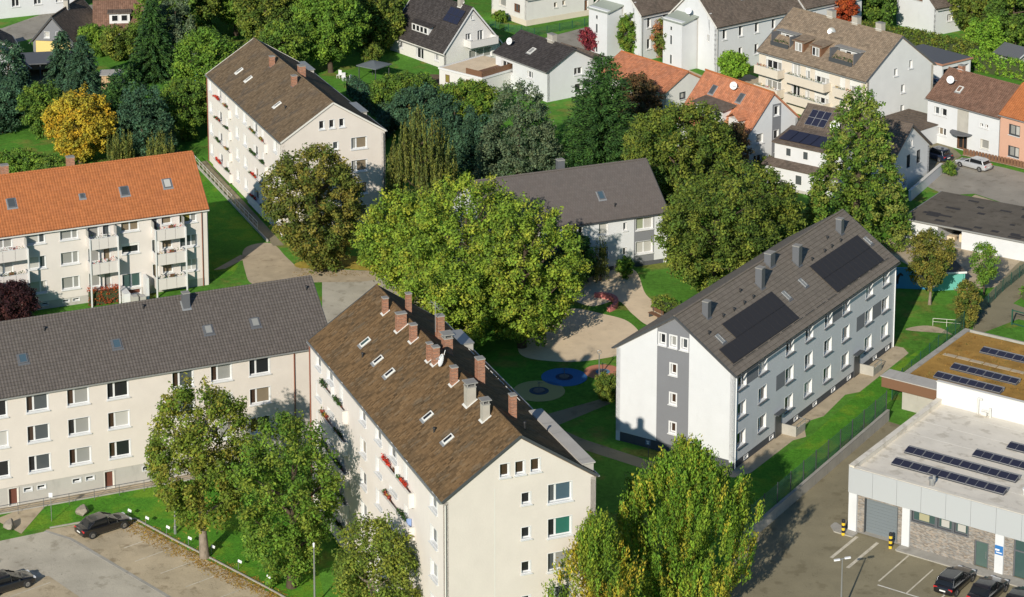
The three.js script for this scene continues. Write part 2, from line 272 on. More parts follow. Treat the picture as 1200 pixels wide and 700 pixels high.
setting('path', sheet([[46.9, -228.8], [49.2, -237.2], [55.6, -249.2], [64, -262.6], [70, -271], [74, -266], [62.4, -250.6], [53.0, -237.7], [54.8, -235.2], [64, -227.5], [64, -225.6], [52.6, -233.2], [48.4, -229.6]], 0.012), M.asphaltDark);
setting('back_yard', sheet([[40.5, -256], [44.6, -259.2], [56.5, -251.9], [57.4, -250.4], [52.4, -242.6], [47.6, -241.4], [45.5, -246]], 0.010), M.paving);
setting('road', sheet([[50.6, -277], [53.1, -282.8], [56.6, -288.2], [61.4, -284.6], [80, -266], [80, -250], [68.5, -258.5], [60.8, -268.0], [55.9, -274.2], [52.4, -273.6]], 0.010), M.road);
setting('pavement', sheet([[57.2, -289.3], [61.8, -285.6], [80, -268], [82, -271], [63.2, -288.4], [58.6, -292]], 0.09), M.paving);
setting('forecourt', sheet([[43, -300], [50, -303], [56, -297], [57.2, -289.4], [53.1, -283.3], [50.9, -279.4], [46, -286], [40, -291]], 0.014), M.asphaltDark);
setting('forecourt', sheet([[52, -268.5], [55.9, -273.8], [60.8, -267.6], [66, -261.5], [63, -259], [57, -264]], 0.014), M.paving);
setting('forecourt', sheet([[28.6, -276], [32.6, -272.6], [34.5, -286], [37, -292], [32, -290], [30, -284]], 0.010), M.paving);
setting('forecourt', sheet([[55.5, -330], [58, -322], [63, -318.5], [68, -325], [62, -334]], 0.010), M.asphaltDark);
setting('road', sheet([[-1, -338], [4.6, -348.2], [12.6, -356.2], [22, -365], [26, -362], [17, -352], [13.4, -341], [12, -333], [7.6, -338.8]], 0.010), M.road);
setting('road', sheet([[-88, -338], [-78.3, -341.8], [-71.6, -349.2], [-66, -357.4], [-54, -369.8], [-56, -376], [-72.5, -366.7], [-78.6, -354.4], [-88, -348.2]], 0.010), M.road);
setting('forecourt', sheet([[-74.7, -331], [-69.8, -338.9], [-66.2, -341.8], [-61.4, -337.9], [-63.5, -329.2], [-66.0, -322.2], [-70, -320]], 0.014), M.asphaltDark);
setting('forecourt', sheet([[19, -330], [24, -333], [29, -324], [34, -328], [40, -318], [32, -311], [24, -317]], 0.008), M.paving);
setting('flower_bed', sheet(smooth([[-12, -328], [-8, -326], [-10, -320], [-16, -325]], 3), 0.008), M.dirt);
setting('gravel_strip', sheet([[-39.6, -286.5], [-38.6, -287.4], [-25.8, -255.8], [-27.0, -255.6]], 0.014), M.asphaltDark);

// ---------------------------------------------------------------- building kit
class Quads {                                                  // flat quads with their own texture coordinates
  constructor() { this.p = []; this.n = []; this.t = []; }
  add(a, b, c, d, uv = [[0, 0], [1, 0], [1, 1], [0, 1]]) {
    const n = b.clone().sub(a).cross(d.clone().sub(a)).normalize(), q = [a, b, c, a, c, d], k = [0, 1, 2, 0, 2, 3];
    q.forEach((v, i) => { this.p.push(v.x, v.y, v.z); this.n.push(n.x, n.y, n.z); this.t.push(...uv[k[i]]); });
  }
  geo() { const g = new THREE.BufferGeometry(); for (const [k, a, s] of [['position', this.p, 3], ['normal', this.n, 3], ['uv', this.t, 2]]) g.setAttribute(k, new THREE.Float32BufferAttribute(a, s)); return g; }
}
// one roof slope laid in overlapping courses: p0 the lower corner, ux along the eaves, us up the slope
function slope(p0, ux, us, L, S, course = 0.34, step = 0.03, thick = 0.18, u0 = 0) {
  const q = new Quads(), n = ux.clone().cross(us), at = (x, s, h) => p0.clone().addScaledVector(ux, x).addScaledVector(us, s).addScaledVector(n, h);
  const k = Math.max(1, Math.round(S / course)), c = S / k;
  for (let i = 0; i < k; i++) {
    const s0 = i * c, s1 = s0 + c;
    q.add(at(0, s0, step), at(L, s0, step), at(L, s1, 0.004), at(0, s1, 0.004), [[u0, s0], [u0 + L, s0], [u0 + L, s1], [u0, s1]]);
    q.add(at(0, s0, i ? 0.004 : 0), at(L, s0, i ? 0.004 : 0), at(L, s0, step), at(0, s0, step), [[u0, s0], [u0 + L, s0], [u0 + L, s0 + step], [u0, s0 + step]]);
  }
  const uv = (a, b) => [[0, 0], [a, 0], [a, b], [0, b]];
  q.add(at(0, 0, -thick), at(0, S, -thick), at(L, S, -thick), at(L, 0, -thick), uv(S, L));
  q.add(at(0, 0, -thick), at(L, 0, -thick), at(L, 0, 0), at(0, 0, 0), uv(L, thick));
  q.add(at(0, S, 0), at(L, S, 0), at(L, S, -thick), at(0, S, -thick), uv(L, thick));
  q.add(at(0, 0, -thick), at(0, 0, step), at(0, S, step), at(0, S, -thick), uv(thick, S));
  q.add(at(L, 0, step), at(L, 0, -thick), at(L, S, -thick), at(L, S, step), uv(thick, S));
  return q.geo();
}
const geoCache = new Map(), cached = (k, f) => { if (!geoCache.has(k)) { const g = f(); g.userData.ready = true; geoCache.set(k, g); } return geoCache.get(k); };
// window: a white lining and mullions (the window's own mesh), each pane and the sill as children
const PANES = { one: [1], narrowWide: [0.34, 0.66], wideNarrow: [0.66, 0.34], two: [0.5, 0.5], three: [0.34, 0.33, 0.33], four: [0.25, 0.25, 0.25, 0.25] };
function windowMesh(w, h, layout, o = {}) {
  const f = o.f ?? 0.05, sash = o.sash ?? 0.075, dep = o.dep ?? 0.36, pd = o.paneDep ?? 0.27, fr = PANES[layout], key = `${w.toFixed(2)},${h.toFixed(2)},${layout},${f},${sash},${dep},${pd}`, q = f + sash;
  const g = cached('win' + key, () => {
    const l = [bx2(-w / 2, w / 2, h / 2 - f, h / 2, -dep, 0.015), bx2(-w / 2, w / 2, -h / 2, -h / 2 + f, -dep, 0.015), bx2(-w / 2, -w / 2 + f, -h / 2 + f, h / 2 - f, -dep, 0.015), bx2(w / 2 - f, w / 2, -h / 2 + f, h / 2 - f, -dep, 0.015)];
    const z0 = -pd - 0.04, z1 = -pd + 0.035;
    if (sash) l.push(bx2(-w / 2 + f, w / 2 - f, h / 2 - q, h / 2 - f - 0.002, z0, z1), bx2(-w / 2 + f, w / 2 - f, -h / 2 + f + 0.002, -h / 2 + q, z0, z1), bx2(-w / 2 + f + 0.002, -w / 2 + q, -h / 2 + q, h / 2 - q, z0, z1), bx2(w / 2 - q, w / 2 - f - 0.002, -h / 2 + q, h / 2 - q, z0, z1));
    let x = -w / 2;
    for (let i = 0; i + 1 < fr.length; i++) { x += fr[i] * w; l.push(bx2(x - 0.08, x + 0.08, -h / 2 + q, h / 2 - q, z0, z1 + 0.01)); }
    return join(l);
  });
  const m = new THREE.Mesh(g, o.frame ?? M.trim); m.name = o.name ?? 'window'; m.castShadow = m.receiveShadow = true;
  let x = -w / 2;
  fr.forEach((k, i) => {
    const x0 = x + (i ? 0.08 : q), x1 = x + k * w - (i + 1 < fr.length ? 0.08 : q); x += k * w;
    const pg = cached('pane' + (x1 - x0).toFixed(3) + ',' + h + ',' + q, () => join(bx(x1 - x0, h - 2 * q, 0.02)));
    const p = new THREE.Mesh(pg, o.panes[i % o.panes.length]); p.name = 'pane'; p.position.set((x0 + x1) / 2, 0, -pd); p.castShadow = p.receiveShadow = true; m.add(p);
  });
  if (o.shut) { const sg = cached(`shut${w},${h},${o.shut}`, () => { const hh = (h - 2 * f) * o.shut, n = Math.max(2, Math.round(hh / 0.14)); return join(Array.from({ length: n }, (_, i) => bx(w - 2 * f - 0.01, hh / n - 0.012, 0.03, 0, h / 2 - f - (i + 0.5) * hh / n, -0.1))); }); mesh('roller_shutter', sg, M.shutter, m); }
  if (o.sill !== false) { const s = mesh('sill', cached('sill' + w.toFixed(2), () => join(bx(w + 0.14, 0.06, 0.2, 0, 0, 0.05))), o.sillMat ?? M.trim, m); s.position.y = -h / 2 - 0.035; }
  return m;
}
// a window set on the face of a solid block (dormers, bays, annexes)
function faceWindow(parent, [x, y, z], turn, w, h, layout, panes, o = {}) { const m = windowMesh(w, h, layout, { dep: 0.024, paneDep: 0.0, f: 0.05, sash: 0.04, sill: false, ...o, panes }); m.rotation.y = turn; m.position.set(x + Math.sin(turn) * 0.03, y, z + Math.cos(turn) * 0.03); parent.add(m); return m; }
class Building {
  constructor(name, label, o) {
    Object.assign(this, { ov: 0.12, vo: 0.1, mat: M.white, course: 0.34, step: 0.03, thick: 0.18, frame: M.trim, category: 'apartment block' }, o);
    const { L, w } = this;
    this.he0 ??= this.he; this.he1 ??= this.he; this.rz ??= w / 2; this.category = o.category ?? this.category;
    this.t = thing(name, label, this.category, [o.x, 0, o.z], o.deg, o.group);
    this.rand = rng(o.seed ?? Math.round(Math.abs(o.x * 31 + o.z * 17)));
    this.glass ??= [[M.glassDark, 4], [M.glassMid, 3], [M.glassNet, 2], [M.glassCurtain, 1.5], [M.glassBrown, 1], [M.glassTan, 0.6]];
  }
  pick() { let t = this.glass.reduce((a, [, n]) => a + n, 0) * this.rand(); for (const [m, n] of this.glass) if ((t -= n) <= 0) return m; return M.glassDark; }
  flatLen(face) { return face[0] === 'z' ? this.L : this.w; }
  sign(face) { return face === 'z1' || face === 'x0' ? 1 : -1; }
  place(m, face, c, y, out = 0) {
    const { L, w } = this;
    m.position.set(...{ z1: [c, y, w + out], z0: [c, y, -out], x1: [L + out, y, c], x0: [-out, y, c] }[face]); m.rotation.y = { z1: 0, z0: Math.PI, x1: Math.PI / 2, x0: -Math.PI / 2 }[face]; return m;
  }
  roofY(z) { return z < this.rz ? lerp(this.he0, this.hr, z / this.rz) : lerp(this.hr, this.he1, (z - this.rz) / (this.w - this.rz)); }
  // a wall with its window openings cut out; wins: { c, y, w, h, k, ... }
  wall(face, wins = [], o = {}) {
    const len = this.flatLen(face), sg = this.sign(face), X = c => (c - len / 2) * sg, e = face[0] === 'x' ? 0.004 : 0, lower = 0.16;
    const y0 = o.y0 ?? 0, c0 = o.c0 ?? e, c1 = o.c1 ?? len - e, s = new THREE.Shape(), P = [];
    if (o.y1 !== undefined) P.push([c0, y0], [c1, y0], [c1, o.y1], [c0, o.y1]);
    else if (face[0] === 'z') { const h = (face === 'z0' ? this.he0 : this.he1) - lower; P.push([c0, y0], [c1, y0], [c1, h], [c0, h]); }
    else { P.push([c0, y0], [c1, y0], [c1, this.roofY(c1) - lower]); if (c0 < this.rz && c1 > this.rz) P.push([this.rz, this.hr - lower]); P.push([c0, this.roofY(c0) - lower]); }
    P.forEach(([c, y], i) => s[i ? 'lineTo' : 'moveTo'](X(c), y));
    for (const k of wins) { if (k.y + k.h / 2 < y0 || (o.y1 !== undefined && k.y > o.y1) || k.c < c0 || k.c > c1) continue; const h = new THREE.Path(), a = k.w / 2 - 0.01, b = k.h / 2 - 0.01, x = X(k.c); h.moveTo(x - a, k.y - b); h.lineTo(x + a, k.y - b); h.lineTo(x + a, k.y + b); h.lineTo(x - a, k.y + b); h.closePath(); s.holes.push(h); }
    const d = o.depth ?? 0.42, g = new THREE.ExtrudeGeometry(s, { depth: d, bevelEnabled: false }).translate(0, 0, (o.out ?? 0) - d);
    const m = mesh(o.name ?? 'wall', g, o.mat ?? this.mat, this.t); this.place(m, face, len / 2, 0);
    if (o.only) return m;
    for (const k of wins) this.win(face, k);
    return m;
  }
  win(face, k) {
    const n = PANES[k.k ?? 'one'].length, first = this.pick(), panes = k.g ?? Array.from({ length: n }, (_, i) => i && this.rand() < 0.6 ? first : i ? this.pick() : first);
    const m = windowMesh(k.w, k.h, k.k ?? 'one', { frame: k.frame ?? this.frame, panes, shut: k.shut, sill: k.sill, name: k.name, f: k.f ?? this.f, sash: k.sash, dep: k.dep, paneDep: k.paneDep, sillMat: k.sillMat });
    this.t.add(m); this.place(m, face, k.c, k.y); if (k.label) m.userData.label = k.label; return m;
  }
  roof(mat, o = {}) {
    const { L, w, he0, he1, hr, rz, ov, vo, t } = this, A = V3(0, he0, 0), T = V3(0, hr, rz), B = V3(0, he1, w), list = [];
    for (const [E0, side] of [[A, 0], [B, 1]]) {
      const us = T.clone().sub(E0), S = us.length() + ov; us.normalize();
      const ux = V3(side ? 1 : -1, 0, 0), p = E0.clone().addScaledVector(us, -ov); p.x = side ? -vo : L + vo;
      list.push(slope(p, ux, us, L + 2 * vo, S - 0.01, this.course, this.step, this.thick, side * 3.3));
    }
    const m = mesh('roof', list, mat, t, true);
    const cap = []; for (let x = -vo; x < L + vo - 0.2; x += 0.4) cap.push(new THREE.CylinderGeometry(0.11, 0.125, 0.4, 8, 1, false).rotateZ(Math.PI / 2).translate(x + 0.2, hr + 0.02, rz));
    mesh('ridge_tiles', cap, o.ridgeMat ?? mat, m);
    if (o.gutter !== false) for (const [z, y, sd] of [[-ov - 0.07, he0 - (hr - he0) / rz * ov, -1], [w + ov + 0.07, he1 - (hr - he1) / (w - rz) * ov, 1]])
      mesh('gutter', bx(L + 2 * vo, 0.1, 0.13, L / 2, y - 0.07, z), o.gutterMat ?? M.zinc, t);
    if (o.verge) for (const x of [-vo - 0.02, L + vo + 0.02]) {
      const l = []; for (const E0 of [A, B]) { const d = T.clone().sub(E0), full = d.length(), c = E0.clone().addScaledVector(d.clone().normalize(), (full - ov) / 2); l.push(bx(0.045, 0.2, full + ov).rotateX(Math.atan2(-d.y, d.z)).translate(x, c.y - 0.04, c.z)); }
      mesh('verge_board', l, o.verge, t);
    }
    return m;
  }
  // put a mesh built in slope coordinates (x right, y up the slope, z outwards) on slope 0 or 1
  onRoof(m, side, x, z, out = 0) {
    const E0 = side ? V3(0, this.he1, this.w) : V3(0, this.he0, 0), us = V3(0, this.hr, this.rz).sub(E0).normalize(), ux = V3(side ? 1 : -1, 0, 0), n = ux.clone().cross(us);
    m.quaternion.setFromRotationMatrix(new THREE.Matrix4().makeBasis(ux, us, n)); m.position.set(x, this.roofY(z), z).addScaledVector(n, out + this.step * 0.6); return m;
  }
  skylight(side, x, z, w = 0.75, h = 1.15, o = {}) {
    const g = cached(`sky${w},${h}`, () => join([bx2(-w / 2, w / 2, h / 2 - 0.1, h / 2, -0.1, 0.09), bx2(-w / 2, w / 2, -h / 2, -h / 2 + 0.1, -0.1, 0.09), bx2(-w / 2, -w / 2 + 0.09, -h / 2 + 0.1, h / 2 - 0.1, -0.1, 0.09), bx2(w / 2 - 0.09, w / 2, -h / 2 + 0.1, h / 2 - 0.1, -0.1, 0.09)]));
    const m = mesh('skylight', g, o.frame ?? M.slateGrey, this.t); this.onRoof(m, side, x, z);
    const p = mesh('pane', cached(`skyp${w},${h}`, () => join(bx(w - 0.18, h - 0.2, 0.03))), o.pane ?? M.glassBlue, m); p.position.z = 0.055;
    const fl = mesh('flashing', cached(`skyf${w},${h}`, () => join([bx(w + 0.3, 0.2, 0.03, 0, -h / 2 - 0.1, 0.0), bx(0.12, h, 0.03, -w / 2 - 0.06, 0, 0), bx(0.12, h, 0.03, w / 2 + 0.06, 0, 0)])), o.flash ?? M.zinc, m);
    return m;
  }
  chimney(x, z, wx, wz, top, mat, o = {}) {
    const y = Math.min(this.roofY(Math.max(0, z - wz / 2)), this.roofY(Math.min(this.w, z + wz / 2))) - 0.3;
    const m = mesh('chimney', bx(wx, top - y, wz, 0, (y + top) / 2, 0), mat, this.t); m.position.set(x, 0, z);
    if (o.cap !== false) mesh('chimney_cap', [bx(wx + 0.07, 0.08, wz + 0.07, 0, top + 0.04, 0), ...(o.pots ? Array.from({ length: o.pots }, (_, i) => cyl(0.12, 0.1, 0.28, 0, top + 0.1, (i - (o.pots - 1) / 2) * (wz / o.pots), 10)) : [])], o.capMat ?? M.capGrey, m);
    if (o.hood) mesh('chimney_hood', [bx(wx + 0.25, 0.06, wz + 0.25, 0, top + 0.38, 0), ...[[-1, -1], [1, -1], [-1, 1], [1, 1]].map(([a, b]) => bx(0.07, 0.3, 0.07, a * (wx / 2 - 0.06), top + 0.22, b * (wz / 2 - 0.06)))], M.capGrey, m);
    const side = z < this.rz ? 0 : 1;
    const f = mesh('flashing', bx(wx + (o.fl ?? 0.2), (wz + (o.fl ?? 0.2)) * 1.25, 0.05), o.flash ?? M.zincLight, this.t); this.onRoof(f, side, x, z, 0.0); this.t.remove(f);
    f.position.sub(m.position); m.add(f);
    return m;
  }
  vent(side, x, z, h = 0.35) { const m = mesh('roof_vent', [cyl(0.08, 0.08, h), cyl(0.13, 0.1, 0.1, 0, h, 0)], M.black, this.t); m.position.set(x, this.roofY(z) - 0.05, z); return m; }
  dish(face, c, y, r, out, toward = [-0.2, 0.3, 1], mat = M.lampWhite) { // satellite dish on an arm
    const g = new THREE.LatheGeometry(Array.from({ length: 7 }, (_, i) => new THREE.Vector2(r * i / 6 + 0.001, 0.16 * r * (i / 6) ** 2)), 20).rotateX(Math.PI / 2);
    const back = g.clone().translate(0, 0, -0.02), m = mesh('satellite_dish', [g, back], mat, this.t);
    m.position.set(c, y, out); const q = V3(...toward).normalize(); m.quaternion.setFromUnitVectors(V3(0, 0, 1), q.applyAxisAngle(V3(0, 1, 0), -this.t.rotation.y));
    mesh('dish_arm', [bar(V3(0, -r * 0.9, 0.05), V3(0, -r * 0.1, r * 0.9), 0.02), bx(0.08, 0.08, 0.12, 0, -r * 0.05, r * 0.9)], M.zinc, m);
    mesh('dish_mast', bar(V3(0, 0, -0.08), V3(0, -r * 1.7, -0.1), 0.03), M.zinc, m); return m;
  }
  pv(side, x0, x1, z0, z1, nx, ny, frame = M.pvFrameDark, mat = M.pv) { // solar panels, each its own part
    const cosp = Math.cos(Math.atan2(this.hr - (side ? this.he1 : this.he0), side ? this.w - this.rz : this.rz)), pw = (x1 - x0) / nx, ph = (z1 - z0) / cosp / ny;
    const g = cached(`pvf${pw},${ph}`, () => join([bx(pw - 0.02, ph - 0.02, 0.035)])), gp = cached(`pvp${pw},${ph}`, () => join(bx(pw - 0.07, ph - 0.07, 0.012, 0, 0, 0.018)));
    for (let i = 0; i < nx; i++) for (let j = 0; j < ny; j++) { const m = mesh('solar_panel', g, frame, this.t); this.onRoof(m, side, x0 + (i + 0.5) * pw, z0 + (j + 0.5) * (z1 - z0) / ny, 0.1); mesh('cells', gp, mat, m); }
  }
  pipe(face, c, y0, y1, mat = M.copper, r = 0.055) { const m = mesh('downpipe', cyl(r, r, y1 - y0, 0, 0, 0, 8), mat, this.t); this.place(m, face, c, y0, 0.09); return m; }
  panel(face, c0, c1, y0, y1, mat, wins = [], out = 0.01, name = 'cladding_panel') { return this.wall(face, wins, { c0, c1, y0, y1, mat, out, depth: out + 0.004, name, only: true }); }
  // balcony: slab, parapet (three sides), rail
  balcony(face, c0, c1, yf, dep, o = {}) {
    const W = c1 - c0, ph = o.ph ?? 0.95, pt = o.pt ?? 0.1;
    const m = mesh('balcony', bx2(-W / 2, W / 2, -0.18, 0, 0.005, dep), o.slab ?? M.trimOld, this.t); this.place(m, face, (c0 + c1) / 2, yf);
    if (o.open) {
      const l = [bx2(-W / 2, W / 2, ph - 0.04, ph, dep - 0.05, dep), bx2(-W / 2, W / 2, 0.1, 0.13, dep - 0.04, dep - 0.01)]; for (let x = -W / 2; x <= W / 2; x += 0.14) l.push(bx2(x, x + 0.02, 0.13, ph - 0.04, dep - 0.035, dep - 0.015));
      for (const s of [-1, 1]) l.push(bx2(s * W / 2 - 0.02, s * W / 2 + 0.02, ph - 0.04, ph, 0.01, dep)); mesh('railing', l, o.par ?? M.steel, m);
    } else {
      const e = o.gap ?? 0, n = o.panels ?? 1;
      for (let i = 0; i < n; i++) mesh('parapet', bx2(-W / 2 + i * W / n + (n > 1 ? 0.02 : 0), -W / 2 + (i + 1) * W / n - (n > 1 ? 0.02 : 0), -0.2 + e, ph, dep, dep + pt), o.par ?? this.mat, m);
      for (const s of [-1, 1]) mesh('parapet', bx2(Math.min(s * (W / 2 + 0.003), s * (W / 2 - pt)), Math.max(s * (W / 2 + 0.003), s * (W / 2 - pt)), -0.197 + e, ph - 0.003, 0.01, dep - 0.003), o.par ?? this.mat, m);
      mesh('coping', [bx2(-W / 2 - 0.03, W / 2 + 0.03, ph + 0.002, ph + 0.04, dep - 0.03, dep + pt + 0.03), bx2(-W / 2 - 0.03, -W / 2 + pt + 0.03, ph + 0.002, ph + 0.04, 0.01, dep - 0.033), bx2(W / 2 - pt - 0.03, W / 2 + 0.03, ph + 0.002, ph + 0.04, 0.01, dep - 0.033)], o.cop ?? M.trimOld, m);
    }
    return m;
  }
}
// leaves, needles and petals: kites scattered through clumps; each clump { c, d (axis), rl, rs, n, col, s }
function leafGeo(clumps, rand, o = {}) {
  let N = 0; for (const c of clumps) N += c.n;
  const pos = new Float32Array(N * 12), nor = new Float32Array(N * 12), col = new Float32Array(N * 12), idx = new Uint32Array(N * 6);
  const a = V3(), b = V3(), n = V3(), p = V3(), q = V3(), e1 = V3(), e2 = V3(), up = V3(0, 1, 0); let k = 0;
  const asp = o.asp ?? 0.62, fold = o.fold ?? 0.18;
  for (const c of clumps) {
    const d = c.d ?? up; e1.set(0.37, 0.21, 0.9).cross(d).normalize(); if (e1.lengthSq() < 0.1) e1.set(1, 0, 0); e2.copy(d).cross(e1).normalize();
    for (let i = 0; i < c.n; i++) {
      const u = rand() * 2 - 1, th = rand() * 6.2832, r = Math.pow(rand(), o.shell ?? 0.42), w = Math.sqrt(1 - u * u);
      const lx = w * Math.cos(th), ly = w * Math.sin(th);
      p.copy(c.c).addScaledVector(d, u * r * c.rl).addScaledVector(e1, lx * r * c.rs).addScaledVector(e2, ly * r * c.rs);
      n.set(0, 0, 0).addScaledVector(d, u * c.rs / c.rl).addScaledVector(e1, lx).addScaledVector(e2, ly).multiplyScalar(o.outw ?? 0.8);
      n.x += (rand() - 0.5) * 1.5; n.y += (rand() - 0.5) * 1.5 + (o.up ?? 0.45); n.z += (rand() - 0.5) * 1.5; n.normalize();
      if (o.along) a.copy(d).addScaledVector(n, -d.dot(n)); else a.set(rand() - 0.5, rand() - 0.5, rand() - 0.5).addScaledVector(n, 0).cross(n);
      if (a.lengthSq() < 1e-4) a.set(1, 0, 0).cross(n); a.normalize(); b.copy(n).cross(a);
      const s = c.s * (0.7 + 0.6 * rand()), sb = s * asp;
      const v = [[0.5, 0, 0], [0.05, 0.5, -fold], [-0.5, 0, 0], [0.05, -0.5, -fold]], t = 0.72 + 0.56 * rand(), hu = (rand() - 0.5) * 0.22;
      for (let j = 0; j < 4; j++) {
        q.copy(p).addScaledVector(a, v[j][0] * s).addScaledVector(b, v[j][1] * sb).addScaledVector(n, v[j][2] * s); const m = (k * 4 + j) * 3;
        pos[m] = q.x; pos[m + 1] = q.y; pos[m + 2] = q.z; nor[m] = n.x; nor[m + 1] = n.y; nor[m + 2] = n.z;
        col[m] = c.col[0] * t * (1 + hu); col[m + 1] = c.col[1] * t; col[m + 2] = c.col[2] * t * (1 - hu);
      }
      const m = k * 6, z = k * 4; idx[m] = z; idx[m + 1] = z + 1; idx[m + 2] = z + 2; idx[m + 3] = z; idx[m + 4] = z + 2; idx[m + 5] = z + 3; k++;
    }
  }
  const g = new THREE.BufferGeometry(); g.setAttribute('position', new THREE.BufferAttribute(pos, 3)); g.setAttribute('normal', new THREE.BufferAttribute(nor, 3)); g.setAttribute('color', new THREE.BufferAttribute(col, 3));
  g.setIndex(new THREE.BufferAttribute(idx, 1)); g.userData.ready = true; return g;
}
M.leaf = new THREE.MeshPhysicalMaterial({ vertexColors: true, roughness: 0.75, side: THREE.DoubleSide, transmission: 0.3, thickness: 0, specularIntensity: 0.3 });
function leaves(name, g, parent) { const m = new THREE.Mesh(g, M.leaf); m.name = name; m.castShadow = m.receiveShadow = true; m.userData.kind = 'stuff'; parent.add(m); return m; }
// small planting for boxes and tubs: leaves and blossoms inside a box volume, in the parent's own frame
function plantGeo(x0, x1, y, z, h, cols, seed, n = 14, s = 0.16) {
  const r = rng(seed), cl = [], m = Math.max(2, Math.round((x1 - x0) / 0.3));
  for (let i = 0; i < m; i++) cl.push({ c: V3(lerp(x0, x1, (i + 0.5) / m), y + h * (0.35 + 0.4 * r()), z + (r() - 0.5) * 0.12), rl: h * (0.4 + 0.3 * r()), rs: 0.16 + 0.08 * r(), n, s, col: cols[Math.floor(r() * cols.length)] });
  return leafGeo(cl, r);
}
const GREEN = [[0.05, 0.11, 0.02], [0.035, 0.08, 0.02]], RED = [[0.55, 0.04, 0.02], [0.6, 0.07, 0.03], [0.05, 0.11, 0.02]], MIX = [[0.05, 0.11, 0.02], [0.4, 0.08, 0.05], [0.45, 0.3, 0.05], [0.08, 0.12, 0.02]];

// ---------------------------------------------------------------- the apartment blocks
const rows = (cs, ys, w, h, k, o = {}) => ys.flatMap(y => cs.map(c => ({ c, y, w, h, k, ...o })));
{ // brown-roofed block with the many brick chimneys
  const b = new Building('apartment_block', 'cream apartment block with weathered brown roof and a row of brick chimneys', { x: -5, z: -160.11, deg: 111.7, L: 33.07, w: 12.09, he: 14.66, hr: 18.72, mat: M.cream, course: 0.3, step: 0.02, seed: 5, ov: 0.15 });
  const ys = [13.71, 10.98, 8.25, 5.5, 2.75];
  b.wall('x0', [...[4.81, 6.02, 7.24].map(c => ({ c, y: 16.2, w: 0.86, h: 1.12, k: 'one', g: [M.glassBrown] })), ...rows([6.5], ys, 0.82, 1.0, 'one', { g: [M.glassDark] }),
    ...ys.map((y, i) => ({ c: 9.2, y, w: 2.0, h: 1.56, k: 'narrowWide', g: [[M.glassMid, M.glassDark, M.glassMid, M.glassNet, M.glassDark][i], [M.glassBlue, M.glassGreen, M.glassNet, M.glassMid, M.glassNet][i]] }))]);
  b.wall('x1', rows([3, 9], ys, 2, 1.5, 'two'));
  b.wall('z0', [...rows([2.0, 14.7, 18.6, 30.6], ys, 1.7, 1.45, 'two'), ...rows([8.2, 24.3], ys.map(y => y - 0.25), 1.0, 2.0, 'one', { sill: false, name: 'balcony_door' }), ...rows([11.2, 27.3], ys, 2.0, 1.45, 'two')], { mat: M.creamPink });
  b.wall('z1', rows([3, 8, 14, 20, 26, 30], ys, 1.8, 1.4, 'two'));
  b.roof(M.roofBrown, { verge: M.trimDark, gutterMat: M.zinc });
  const plants = [[8, MIX], [3, RED], [5, GREEN]];
  for (const [c0, c1, n0] of [[22.6, 29.6, 0], [6.3, 13.3, 1]]) for (let i = 0; i < 5; i++) {
    const m = b.balcony('z0', c0, c1, 11.5 - i * 2.75, 0.36, { par: M.creamPink, cop: M.trimOld });
    const cols = i === 0 ? (n0 ? RED : GREEN) : i % 2 ? MIX : GREEN;
    mesh('flower_box', [bx2(-3.2, -1.6, 0.7, 0.9, 0.16, 0.34), bx2(0.4, 2.4, 0.7, 0.9, 0.16, 0.34)], M.terracotta, m);
    leaves('flowers', plantGeo(-3.2, -1.6, 0.88, 0.27, 0.5, cols, 700 + i + n0 * 9, 26, 0.17), m); leaves('flowers', plantGeo(0.4, 2.4, 0.88, 0.27, 0.42, i % 2 ? GREEN : cols, 720 + i + n0 * 9, 22, 0.17), m);
    const it = rng(90 + i + n0 * 13), x = -2 + it() * 3;
    mesh('balcony_chair', [bx(0.45, 0.05, 0.28, x, 0.45, 0.18), bx(0.45, 0.55, 0.04, x, 0.75, 0.05), ...[[-1, -1], [1, -1], [-1, 1], [1, 1]].map(([p, q]) => bx(0.04, 0.45, 0.04, x + p * 0.2, 0.225, 0.18 + q * 0.11))], it() < 0.5 ? M.trim : M.woodBrown, m);
    if (n0 && i === 1) mesh('laundry', [bx(0.02, 0.8, 0.3, 2.9, 1.0, 0.2), bx(0.02, 0.7, 0.25, 2.6, 0.95, 0.2)], std(0.25, 0.35, 0.6, 0.9), m);
    else if (i === 0) mesh('privacy_screen', bx2(-0.04, 0.04, 0, 1.7, 0.02, 0.34), M.trim, m);
  }
  const br = (x, z, wx, wz, h, o) => b.chimney(x, z, wx * 0.88, wz * 0.88, b.roofY(z) + h * 0.72, M.brickRed, { pots: 0, ...o });
  br(28.3, 5.2, 0.55, 0.5, 1.75); br(24.4, 5.25, 0.6, 0.95, 1.75, {}); br(21.5, 5.3, 0.6, 0.6, 1.8, {}); br(17.3, 5.2, 0.5, 0.5, 1.85, {}); br(16.3, 5.35, 0.6, 0.6, 1.8, {}); br(12.0, 5.3, 0.58, 0.58, 1.8, {});
  b.chimney(8.2, 5.2, 0.72, 0.72, 19.45, M.chimneyRender, { hood: true }); b.chimney(5.0, 5.2, 0.56, 0.56, 19.3, M.chimneyRender, { hood: true });
  br(28.4, 7.3, 0.5, 0.5, 2.2, { fl: 0.05, flash: M.slateGrey }); br(22.6, 8.0, 0.7, 0.7, 2.9, { fl: 0.05, flash: M.slateGrey }); br(18.7, 7.2, 0.9, 0.8, 1.7, { fl: 0.05, flash: M.slateGrey, hood: true }); br(13.4, 8.0, 0.75, 0.7, 2.6, { fl: 0.05, flash: M.slateGrey }); br(5.7, 7.7, 0.6, 0.55, 2.4, { fl: 0.05, flash: M.slateGrey });
  b.skylight(0, 26.4, 2.8, 0.6, 1.0, { frame: M.zincLight, pane: M.glassTeal, flash: M.zinc });
